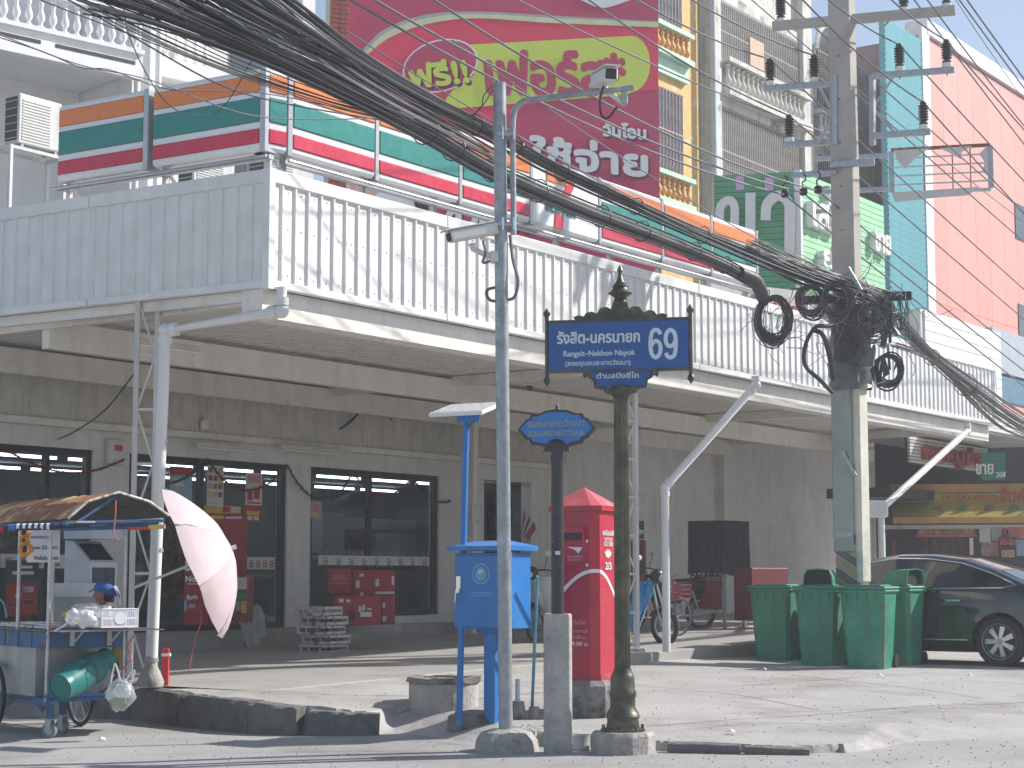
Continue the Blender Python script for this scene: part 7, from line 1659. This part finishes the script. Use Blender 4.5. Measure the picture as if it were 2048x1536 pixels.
# ================================================================== two wheelers
def spoke_wheel(parent, loc, r, tyre, rim_m, n=24, rz=0):
    w = wheel(parent, r, tyre, rim_m, n); w.location = loc; w.rotation_euler = (0, 0, rz); return w
bl_p = plain('scooter_blue', (.05,.30,.62), .3, var=.05); blk_p = plain('scooter_black', (.02,.02,.024), .35)
def scooter(loc, rz, label, main, dark, lean=0, steer=-.5):
    """step through motorcycle, front wheel towards -y"""
    t = T('motor_scooter', label, 'motorcycle', loc, rot=(0, lean, rz))
    spoke_wheel(t, (0,.62,.28), .255, .036, galv)
    fk = T('front_assembly', '', '', (0,-.52,.55)); del fk['label']; del fk['category']; fk.parent = t; fk.rotation_euler = (0,0,steer)
    w = MB(); f = .245
    spw = MB().tube([(0,-.12+f*math.cos(a),-.27+f*math.sin(a)) for a in np.linspace(0,2*PI,33)], .034, 9, False).build('tyre', black, fk, smooth=True)
    MB().tube([(0,-.12+(f-.045)*math.cos(a),-.27+(f-.045)*math.sin(a)) for a in np.linspace(0,2*PI,33)], .014, 6, False).build('rim', galv, fk, smooth=True)
    mb = MB()
    for k in range(18): a = 2*PI*k/18; mb.tube([(0,-.12,-.27),(0,-.12+(f-.05)*math.cos(a),-.27+(f-.05)*math.sin(a))], .003, 3, False)
    mb.build('spokes', galv, fk, kind='stuff')
    for x in (-.055,.055): MB().tube([(x,-.12,-.27),(x,-.02,.10),(x*.6,.06,.40)], .016, 8).build('fork_leg', galv, fk, smooth=True)
    MB().grid(lambda u, v: (-.055+.11*u, -.12+(f+.05)*math.cos(.5+v*2.0), -.27+(f+.05)*math.sin(.5+v*2.0)), 4, 12).build('front_mudguard', dark, fk, smooth=True)
    MB().tube(smooth_pts([(-.32,.16,.47),(-.2,.08,.50),(0,.06,.50),(.2,.08,.50),(.32,.16,.47)], 5), .012, 8).build('handlebar', dark, fk, smooth=True)
    for x in (-.31,.31): MB().cyl((x,.12,.475),(x*1.12,.19,.465),.018,n=8).build('grip', black, fk)
    MB().ball((0,-.03,.46), .13, 16, (1.05,.75,.85)).build('headlamp_cowl', dark, fk, smooth=True); MB().ball((0,-.10,.44), .07, 12, (1,.6,.8)).build('headlight', plain('lamp_glass', (.55,.56,.58), .1), fk, smooth=True)
    for x in (-.2,.2): MB().tube([(x,.07,.51),(x*1.25,.08,.70)], .006, 5).build('mirror_stem', dark, fk); MB().ball((x*1.3,.08,.745), .055, 12, (1.1,.35,.8)).build('mirror', plain('mirror_pale', (.60,.62,.58), .2), fk, smooth=True)
    # leg shield: two curved wings and a centre
    for s_ in (-1, 1):
        MB().grid(lambda u, v, s_=s_: (s_*(.05+.23*u), -.36+.22*v*v*.9+.10*u*u, .95-.70*v), 5, 10).build('leg_shield', main, t, smooth=True)
        MB().grid(lambda u, v, s_=s_: (s_*(.05+.22*u), -.33+.22*v*v*.9+.10*u*u, .94-.68*v), 5, 10).build('leg_shield_back', dark, t, smooth=True)
    MB().tube(smooth_pts([(0,-.44,.95),(0,-.34,.70),(0,-.18,.50),(0,.10,.46),(0,.35,.60)], 6), [.07]*25, 10).build('frame_spine', main, t, smooth=True)
    MB().rbox(-.12,.12,-.06,.24,.22,.44,.04).build('engine', galv, t); MB().cyl((-.15,.02,.30),(.15,.02,.30),.09,n=14).build('crankcase', galv, t, smooth=True)
    MB().grid(lambda u, v: (math.sin((u-.5)*PI)*.13*(1-.15*v), .12+.85*v, .80+.055*math.cos((u-.5)*PI)+.05*v), 8, 8).build('seat', black, t, smooth=True)
    MB().grid(lambda u, v: (math.cos(u*PI)*-.125*(1-.4*v), .18+.82*v, .78-.30*math.sin(u*PI)*(1-.5*v)+.04*v), 10, 8).build('side_panels', main, t, smooth=True)
    MB().tube([(.13,.10,.24),(.15,.40,.24),(.16,.85,.34)], [.03,.035,.045], 10).build('exhaust', galv, t, smooth=True)
    MB().rbox(-.07,.07,.96,1.04,.68,.80,.02).build('tail_light', plain('tail_red', (.50,.03,.02), .2), t); MB().box(-.09,.09,1.06,1.07,.50,.64).build('number_plate', p_wh, t); MB().grid(lambda u, v: (-.06+.12*u, .62+.31*math.cos(.1+v*1.5), .28+.31*math.sin(.1+v*1.5)), 3, 10).build('rear_mudguard', dark, t, smooth=True)
    for x in (-.1,.1): MB().cyl((x,.55,.30),(x*.9,.42,.66),.022,n=8).build('shock', galv, t, smooth=True)
    MB().tube([(-.1,.15,.22),(-.26,.22,.02)], .010, 5).build('side_stand', galv, t)
    return t
q_ = gnd(1334, 1291, .44); d_ = Vector((math.sin(R_(60)), -math.cos(R_(60)), 0))*.64
scooter(Vector((q_.x-d_.x, q_.y-d_.y, .44)), R_(60), 'blue and black motor scooter parked beside the downpipe behind the street sign', bl_p, blk_p, R_(-5), -.35)
a, z = ub(1092, 1262, 3.0); q_ = RP(a, 3.0, 0); scooter(Vector((q_.x+.1, q_.y, zporch(a)+.01)), R_(-32), 'white and black motor scooter hidden behind the blue cabinet and concrete pipe', plain('scooter_white', (.60,.61,.62), .3), blk_p, R_(-4), .3)
a, z = ub(1400, 1250, 2.9); q_ = RP(a, 2.9, 0); m3 = scooter(Vector((q_.x-.55, q_.y+.15, zporch(a))), R_(-72), 'black motorcycle with red tail light seen from behind near the purple stall', blk_p, blk_p, R_(3), .2)
# red bicycle
a, z = ub(1352, 1250, 2.0); q_ = RP(a, 2.0, 0); bc = T('bicycle', 'red bicycle with a front basket parked behind the middle column', 'bicycle', (q_.x, q_.y, zporch(a)), rot=(0, R_(3), R_(-58)))
redb = plain('bicycle_red', (.45,.05,.08), .4)
spoke_wheel(bc, (0,.0,.31), .30, .016, galv, 30); spoke_wheel(bc, (0,-1.0,.31), .30, .016, galv, 30)
for P in ([(0,0,.31),(0,-.05,.62),(0,-.09,.90)], [(0,-.06,.68),(0,-.45,.30),(0,-.62,.75)], [(0,-.45,.30),(0,-1.0,.31),(0,-.62,.70)]): MB().tube(P, .016, 8).build('frame_tube', redb, bc, smooth=True)
MB().tube([(-.26,-.20,.98),(0,-.08,.93),(.26,-.20,.98)], .011, 8).build('handlebar', galv, bc, smooth=True); MB().rbox(-.07,.07,-.76,-.50,.80,.86,.03).build('saddle', black, bc)
mb = MB()
for i in range(9):
    x = -.17+i*.0425; mb.box(x-.004,x+.004,.14,.145,.60,.82).box(x-.004,x+.004,-.06,-.055,.60,.82)
for z in (.60,.67,.74,.81): mb.box(-.17,.17,.14,.147,z,z+.012).box(-.17,.17,-.062,-.055,z,z+.012).box(-.174,-.167,-.06,.145,z,z+.012).box(.167,.174,-.06,.145,z,z+.012)
mb.box(-.17,.17,-.06,.145,.598,.603); mb.build('basket', plain('faded_pink_plastic', (.42,.10,.15), .5), bc)
# ================================================================== black saloon car
def car():
    CW = R_(-35); q_ = gnd(2003, 1334, .24); t = T('saloon_car', 'glossy black saloon car with silver wheels parked behind the green bins', 'car', (q_.x+.84*math.sin(-CW), q_.y+.84*math.cos(CW), .235), PI+CW); t.scale = (1.03,1.0,1.05)
    # local +x to the nose, y- is the side facing away after the turn; the rear wheel of the near side is the origin
    paint = M('car_black', (.006,.007,.011), .12, var=.0, coat=1.0); gl = plain('car_glass', (.012,.016,.018), .04, var=0, spec=.9); chm = chrome
    L0, L1 = -1.0, 3.50; RWX, FWX = 0, 2.66; W_ = 1.80
    top = [(L0,.62),(L0+.02,.92),(-.72,1.02),(-.30,1.06),(.10,1.24),(.55,1.38),(1.05,1.44),(1.50,1.445),(1.95,1.38),(2.35,1.22),(2.75,1.02),(3.1,.92),(3.38,.80),(L1,.60)]
    def z_top(x):
        for (a, za), (b, zb) in zip(top, top[1:]):
            if a <= x <= b: return za+(zb-za)*(x-a)/(b-a)
        return .6
    def belt(x): return .98-.03*(x-1.2)/2.4 if x < 2.6 else .95
    xs = sorted(set(list(np.linspace(L0, L1, 170))+[x for x, _ in top]))
    def half(x): # half width
        f = (x-L0)/(L1-L0); return W_/2*(1-.13*abs(2*f-1)**4)
    mb = MB(); K_ = 15; rows = []
    for x in xs:
        zt = z_top(x); zb = .20+.12*max(0, (abs(2*(x-L0)/(L1-L0)-1)-.8)*5)**2; hw = half(x); bl = min(belt(x), zt-.03); cab = max(0, zt-bl)
        P = []
        P.append((hw*.90, zb)); P.append((hw*.965, zb+.06)); P.append((hw*.98, .33)); P.append((hw*.992, .39)); P.append((hw*.998, .45)); P.append((hw, .51)); P.append((hw, .57)); P.append((hw*.998, .63)); P.append((hw*.992, .68)); P.append((hw*.985, .74)); P.append((hw*.965, bl-.04)); P.append((hw*.945, bl))
        ins = .30*min(1, cab/.42)
        P.append((hw*.945-ins*.35, bl+cab*.45)); P.append((hw*.945-ins*.72, bl+cab*.85)); P.append((hw*.945-ins*.98, bl+cab*.97)); P.append((hw*.45, zt+.005)); P.append((0, zt+.012))
        rows.append([(x, -y, z) for y, z in P]+[(x, y, z) for y, z in P[-2::-1]])
    m_ = len(rows[0])
    for r in rows:
        for k in list(range(10))+list(range(m_-10, m_)):
            x, y, z = r[k]
            for cx in (RWX, FWX):
                d = math.hypot(x-cx, z-.33)
                if z > .2 and .325 < d < .405 : r[k] = (cx+(x-cx)*.365/d, y, .33+(z-.33)*.365/d)
    for r in rows: mb.v += [Vector(p) for p in r]
    arch = lambda x, z, cx: (x-cx)**2+(z-.33)**2 < .360**2
    for i in range(len(rows)-1):
        for k in range(m_-1):
            c = [rows[i][k], rows[i+1][k], rows[i+1][k+1], rows[i][k+1]]; cx = sum(p[0] for p in c)/4; cz_ = sum(p[2] for p in c)/4
            if (k < 10 or k >= m_-11) and (arch(cx, cz_, RWX) or arch(cx, cz_, FWX)): continue
            mb.f.append([i*m_+k, (i+1)*m_+k, (i+1)*m_+k+1, i*m_+k+1])
    mb.f.append([k for k in range(m_)]); mb.f.append([(len(rows)-1)*m_+k for k in range(m_-1, -1, -1)])
    b = mb.build('body', paint, t, smooth=True)
    MB().box(L0+.15, L1-.2, -W_/2+.12, W_/2-.12, .18, .5).build('underbody', blk_p, t)
    for s_ in (-1, 1):
        def side(x, z, off=.004):
            hw = half(x); zt = z_top(x); bl = min(belt(x), zt-.03); cab = max(.02, zt-bl); ins = .30*min(1, cab/.42)
            if z <= bl: y = hw*(.965 if z > .9 else .99)
            else:
                k = (z-bl)/cab; y = hw*.945-ins*(.35*k/.45 if k < .45 else .35+.37*(k-.45)/.40 if k < .85 else .72+.26*(k-.85)/.12)
            return (x, s_*(y+off), z)
        def glasspoly(xa, xb, n=10, m=.045):
            g = MB(); vs = []
            for i in range(n+1):
                x = xa+(xb-xa)*i/n; zt = z_top(x)-m-.035; bl = belt(x)+.025; zt = max(zt, bl+.01)
                for j in range(5): z = bl+(zt-bl)*j/4; vs.append(side(x, z, .008))
            g.add(vs, [(i*5+j, (i+1)*5+j, (i+1)*5+j+1, i*5+j+1) for i in range(n) for j in range(4)]); return g
        glasspoly(1.42, 2.28).build('window', gl, t, smooth=True); glasspoly(.42, 1.36).build('window', gl, t, smooth=True); glasspoly(.02, .36).build('window', gl, t, smooth=True)
        MB().tube([side(x, z_top(x)-.055, .012) for x in np.linspace(-.05, 2.3, 24)], .008, 5).build('roof_trim', chm, t)
        MB().tube([side(x, belt(x)+.012, .012) for x in np.linspace(-.05, 2.5, 14)], .008, 5).build('belt_trim', chm, t)
        MB().tube([side(-.05, belt(-.05)+.012, .014), side(-.22, belt(0)+.05, .014), side(-.05, z_top(-.05)-.055, .014)], .013, 5).build('quarter_trim', chm, t)
        MB().tube([side(x, .34, .014) for x in np.linspace(.42, 2.3, 10)], .012, 5).build('sill_trim', chm, t)
        for x in (.62, 1.68): MB().rbox(x-.10, x+.10, s_*(half(x)*.985+.02)-.012, s_*(half(x)*.985+.02)+.012, .825, .855, .008).build('door_handle', chm, t)
        for x in (1.39, .40, 2.32):
            MB().tube([side(x, z, .003) for z in (.30,.5,.72,.93)], .004, 4).build('door_gap', blk_p, t)
        for cx in (RWX, FWX):
            y = s_*(W_/2-.10); w = T('wheel', '', '', (cx, y, .325)); del w['label']; del w['category']; w.parent = t
            MB().lathe([(.20,-.10),(.30,-.105),(.325,-.07),(.325,.07),(.30,.105),(.225,.10)], 40, tf=Matrix.Rotation(PI/2, 4, 'X'), caps=False).build('tyre', black, w, smooth=True)
            MB().lathe([(.19,s_*-.04),(.215,s_*-.098),(.228,s_*-.103),(.228,s_*-.09)], 36, tf=Matrix.Rotation(PI/2, 4, 'X'), caps=False).build('rim', M('alloy', (.60,.61,.62), .28, .8, var=.05), w, smooth=True)
            sp = MB()
            for k in range(7):
                a = 2*PI*k/7; c_, s2 = math.cos(a), math.sin(a); yy = s_*.085
                P = [(.04,-.022),(.205,-.036),(.205,.036),(.04,.022)]
                vs = [(p*c_-q*s2, yy+s_*(.006 if p < .1 else -.008), p*s2+q*c_) for p, q in P]+[(p*c_-q*s2, yy-s_*.03, p*s2+q*c_) for p, q in P]
                sp.add(vs, [(0,1,2,3),(7,6,5,4),(0,4,5,1),(1,5,6,2),(2,6,7,3),(3,7,4,0)])
            sp.build('spokes', M('alloy', (.60,.61,.62), .28, .8, var=.05), w)
            MB().cyl((0, s_*.05, 0), (0, s_*.095, 0), .045, n=16).build('hub_cap', galv, w, smooth=True)
            MB().cyl((0, s_*.0, 0), (0, s_*.04, 0), .19, n=24).build('brake_disc', plain('brake_dark', (.03,.03,.032), .5), w, smooth=True)
            MB().grid(lambda u, v, cx=cx: (cx+.36*math.cos(PI*u), s_*(W_/2-.02-.35*v), .33+.36*math.sin(PI*u)), 14, 2).build('wheel_well', blk_p, t)
    # front and rear windows
    for xa, xb, nm in ((1.98, 2.70, 'windscreen'), (-.28, .08, 'rear_window')):
        g = MB(); vs = []
        for i in range(7):
            x = xa+(xb-xa)*i/6
            for j in range(9): y = (j/4-1)*half(x)*.62; vs.append((x, y, z_top(x)+.022-.012*abs(j/4-1)))
        g.add(vs, [(i*9+j, (i+1)*9+j, (i+1)*9+j+1, i*9+j+1) for i in range(6) for j in range(8)]); g.build(nm, gl, t, smooth=True)
    for s_ in (-1, 1):
        MB().rbox(L0-.01, L0+.06, s_*.62-.20, s_*.62+.20, .72, .86, .02).build('tail_light', plain('tail_red', (.50,.03,.02), .2), t); MB().rbox(L1-.10, L1+.0, s_*.60-.16, s_*.60+.16, .58, .70, .02).build('headlight', plain('lamp_glass', (.55,.56,.58), .1), t)
        MB().rbox(2.28, 2.42, s_*(W_/2+.10)-.09, s_*(W_/2+.10)+.09, .93, 1.05, .03).build('door_mirror', paint, t)
    return t
cr = car()
# ================================================================== shops at the far right under and beyond the canopy
FY = row_frame(1900, 37.5, R_(-8))
ya = T('yellow_shop_awning', 'faded yellow advertising awning with red lettering above the black car', 'awning', FY.translation, R_(-8))
yq = lambda u, v: fac(u, v, FY, 0)
y0_, y1_ = yq(1782, 1000)[0], yq(2200, 1000)[0]
ym = M('faded_yellow_vinyl', (.38,.30,.05), .6, var=.3, scale=2, dirt=(.30,.26,.10), dscale=1.5, dlo=.5, dhi=.65); om = M('orange_band_vinyl', (.48,.26,.08), .6, var=.2)
zA = [yq(1900, v)[1] for v in (968, 985, 1003, 1036, 1048)]
MB().box(y0_, y1_, 0, .06, zA[1], zA[0]).build('top_band', om, ya); MB().box(y0_, y1_, -.02, .06, zA[2], zA[1]-.02).build('upper_panel', ym, ya)
MB().add([(y0_,-.02,zA[2]),(y1_,-.02,zA[2]),(y1_,-.5,zA[3]),(y0_,-.5,zA[3])], [(0,1,2,3)]).build('lower_panel', ym, ya); MB().box(y0_, y1_, -.52, -.48, zA[4], zA[3]).build('bottom_band', om, ya)
redl = plain('faded_red_letter', (.50,.06,.04), .6); grl = plain('dull_green_print', (.10,.16,.05), .6)
for k, s in enumerate(('M CALADO', 'M CALADO', 'M CALADO')): text('awning_lettering', s, redl, ya, (y0_+1.6+k*1.55, -.03, zA[2]+.035), .09, width=1.1, bold=.006)
for k in range(7):
    cx = y0_+.9+k*.52; MB().prism([(cx+.10*math.cos(a), (zA[2]+zA[3])/2+.10*math.sin(a)) for a in np.linspace(0,2*PI,11)[:-1]], -.31, -.30).build('printed_dish', grl if k % 2 else plain('dish_brown', (.16,.09,.04), .6), ya)
text('awning_lettering', 'ส้มตำ', redl, ya, (yq(2030,1000)[0], -.03, zA[2]-.02), .25, width=.6, bold=.01)
# shop front below
FZ = row_frame(1900, 40.0, R_(-8)); sf = T('open_shop', 'dark open fronted shop with red and white strips behind the car', 'shop', FZ.translation, R_(-8)); zf_ = lambda u, v: fac(u, v, FZ, 0)
s0, s1 = zf_(1760, 1000)[0], zf_(2250, 1000)[0]
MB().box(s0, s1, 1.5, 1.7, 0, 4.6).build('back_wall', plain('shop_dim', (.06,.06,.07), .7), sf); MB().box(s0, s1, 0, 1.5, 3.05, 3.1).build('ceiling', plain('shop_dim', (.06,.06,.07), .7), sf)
MB().box(s0, s1, -.1, .0, zf_(1900,1058)[1], zf_(1900,1050)[1]).build('lintel', grey_paint, sf)
p_x = lambda u: zf_(u, 1080)[0]; pz_ = lambda v: zf_(1900, v)[1]
MB().box(p_x(1835), p_x(1950), -.06, -.02, pz_(1068), pz_(1056)).build('valance_strip', M('valance_mixed', (.40,.22,.14), .6, var=.7, scale=9), sf)
MB().box(p_x(1832), p_x(1955), -.07, -.03, pz_(1074), pz_(1068)).build('red_strip', plain('strip_red', (.50,.05,.06), .5), sf); text('strip_lettering', 'ก๋วยเตี๋ยวข้าวมันไก่', p_wh, sf, ((p_x(1832)+p_x(1955))/2, -.075, pz_(1073)), .035, width=1.2)
for u0,u1,v0,v1,m in ((1938,1945,1076,1110,ink_w),(1958,1980,1056,1085,p_wh),(1982,2002,1056,1082,p_gy),(2004,2012,1056,1075,p_rd),(2016,2048,1055,1078,M('valance_rose', (.55,.18,.16), .6, var=.6, scale=9)),(1785,1790,1080,1112,p_rd),(1961,1995,1085,1112,M('display_rose', (.36,.22,.20), .5, var=.6, scale=6)),(2030,2048,1080,1112,p_bl)):
    MB().box(p_x(u0), p_x(u1), -.12, -.08, pz_(v1), pz_(v0)).build('goods_panel', m, sf)
t_, w, h = None, None, None
MB().box(p_x(1996), p_x(2030), -.2, -.16, pz_(1116), pz_(1075)).build('menu_board', plain('menu_black', (.03,.03,.03), .5), sf); text('menu_lettering', 'ส้ม-ซั่ม', plain('menu_pink', (.70,.10,.18), .5), sf, (p_x(2013), -.21, pz_(1090)), .12, width=.32, bold=.006)
MB().box(p_x(2000), p_x(2026), -.205, -.201, pz_(1115), pz_(1100)).build('menu_picture', plain('menu_food', (.50,.34,.22), .6, var=.5, scale=20), sf)
for k in range(5): MB().box(p_x(1850+k*18), p_x(1858+k*18), .4, .5, .4, 2.6).build('hanging_goods', M('goods_red_dim', (.16,.05,.05), .6, var=.5, scale=8), sf)
MB().box(s0, s1, -.02, .0, .0, .9).build('low_wall', shop_wall, sf)
# slatted white sign with red letters, tilted
FR3 = row_frame(1820, 36.0, AR); rs = T('slatted_sign', 'white slatted sign with big dark red letters under the far canopy end', 'sign', FR3.translation, AR); rq = lambda u, v: fac(u, v, FR3, 0)
xr1 = rq(1975, 900)[0]; zr0, zr1 = rq(1820, 925)[1], rq(1820, 872)[1]
nb = 8
for i in range(nb): z = zr0+(zr1-zr0)*i/nb; MB().box(0, xr1, 0-.04*i*.0, .05, z+.008, z+(zr1-zr0)/nb-.008).build('board', grey_paint, rs)
MB().box(-.02, xr1+.02, .05, .10, zr0-.02, zr1+.02).build('backing', ink_k, rs)
text('raised_lettering', 'คอหมูย่าง', plain('dark_red_letter', (.30,.05,.05), .5), rs, (xr1*.54, -.06, zr0+.12), (zr1-zr0)*.52, width=xr1*.82, bold=.03, extrude=.05)
MB().box(-.5, xr1, .2, 1.6, zr0-.7, zr0-.5).build('canopy_edge', ink_k, rs)
FG2 = row_frame(1962, 37.0, R_(-8)); g2 = T('green_price_sign', 'green boarded sign with white lettering and a price beyond the slatted sign', 'sign', FG2.translation, R_(-8)); gq = lambda u, v: fac(u, v, FG2, 0)
gx, gzA, gzB = gq(2011,930)[0], gq(1962,960)[1], gq(1962,905)[1]
for i in range(7): z = gzA+(gzB-gzA)*i/7; MB().box(0, gx, 0, .05, z+.005, z+(gzB-gzA)/7-.005).build('board', M('teal_green_boards', (.02,.24,.15), .6, var=.1), g2)
MB().box(0, gx, .05, .1, gzA, gzB).build('backing', ink_k, g2); text('sign_lettering', 'ขาย', lw, g2, (gx*.12, -.02, gzA+.12), .26, width=.34, bold=.008); text('sign_lettering', '20฿', lw, g2, (gx*.80, -.02, gzA+.06), .10, width=.2, bold=.004)
# white curved canopy fascia at the far right
FW3 = row_frame(1968, 35.6, AR); wf = T('white_canopy_end', 'slatted white canopy fascia joining the right end of the ribbed canopy', 'canopy', FW3.translation, AR); wq_ = lambda u, v: fac(u, v, FW3, 0)
zc0, zc1 = wq_(1970, 860)[1], wq_(1970, 815)[1]
for i in range(6): z = zc0+(zc1-zc0)*i/6; MB().box(.05, 4.5, -.0, .05, z+.006, z+(zc1-zc0)/6-.006).build('slat', plain('slat_white', (.74,.74,.72), .5), wf)
MB().box(.05, 4.5, .05, 3.0, zc0-.05, zc0).build('soffit', grey_paint, wf)
text('faded_lettering', 'NATIONAL', plain('faded_grey_letter', (.40,.44,.44), .6), wf, (2.2, -.02, zc0+.25), .22, width=2.0)
t4, F4, w4 = shophouse('far_shophouse', 'plain grey shophouse ground floor beyond the third column', 1840, 2150, 49.0, M('far_grey_plaster', (.34,.34,.33), .85, var=.2), top=6.0)
# street buildings across the road, out of the picture, seen only in reflections
for k in range(7):
    t = T('opposite_shophouse', 'shophouse on the far side of the road, seen only in reflections', 'building', (44+3*(k % 2), -6+k*11, 0), R_(90), 'shophouses across the road')
    m = [old_w, yel, white_p, M('opposite_grey', (.35,.35,.36), .8, var=.15)][k % 4]
    MB().box(0, 10.5, -4, 4, 0, 9+1.5*(k % 3)).build('wall', m, t)
    for f in range(2):
        for w in range(3): MB().box(1+w*3.2, 3.2+w*3.2, 4.0, 4.06, 4.2+f*3.0, 5.9+f*3.0).build('window', navy, t)
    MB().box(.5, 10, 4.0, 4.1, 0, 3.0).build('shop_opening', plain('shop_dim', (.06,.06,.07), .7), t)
# ================================================================== thin street haze, added to veil far things and lift the blacks
hz_m = bpy.data.materials.new('street_haze'); hz_m.use_nodes = True; nt = hz_m.node_tree; nt.nodes.remove(nt.nodes['Principled BSDF'])
pv = nt.nodes.new('ShaderNodeVolumePrincipled'); pv.inputs['Color'].default_value = (.93,.95,1,1); pv.inputs['Density'].default_value = .0024; pv.inputs['Anisotropy'].default_value = .2
nt.links.new(pv.outputs[0], nt.nodes['Material Output'].inputs['Volume'])
MB().box(-70, 70, -40, 110, -1.2, 26).build('haze', hz_m, kind='stuff')
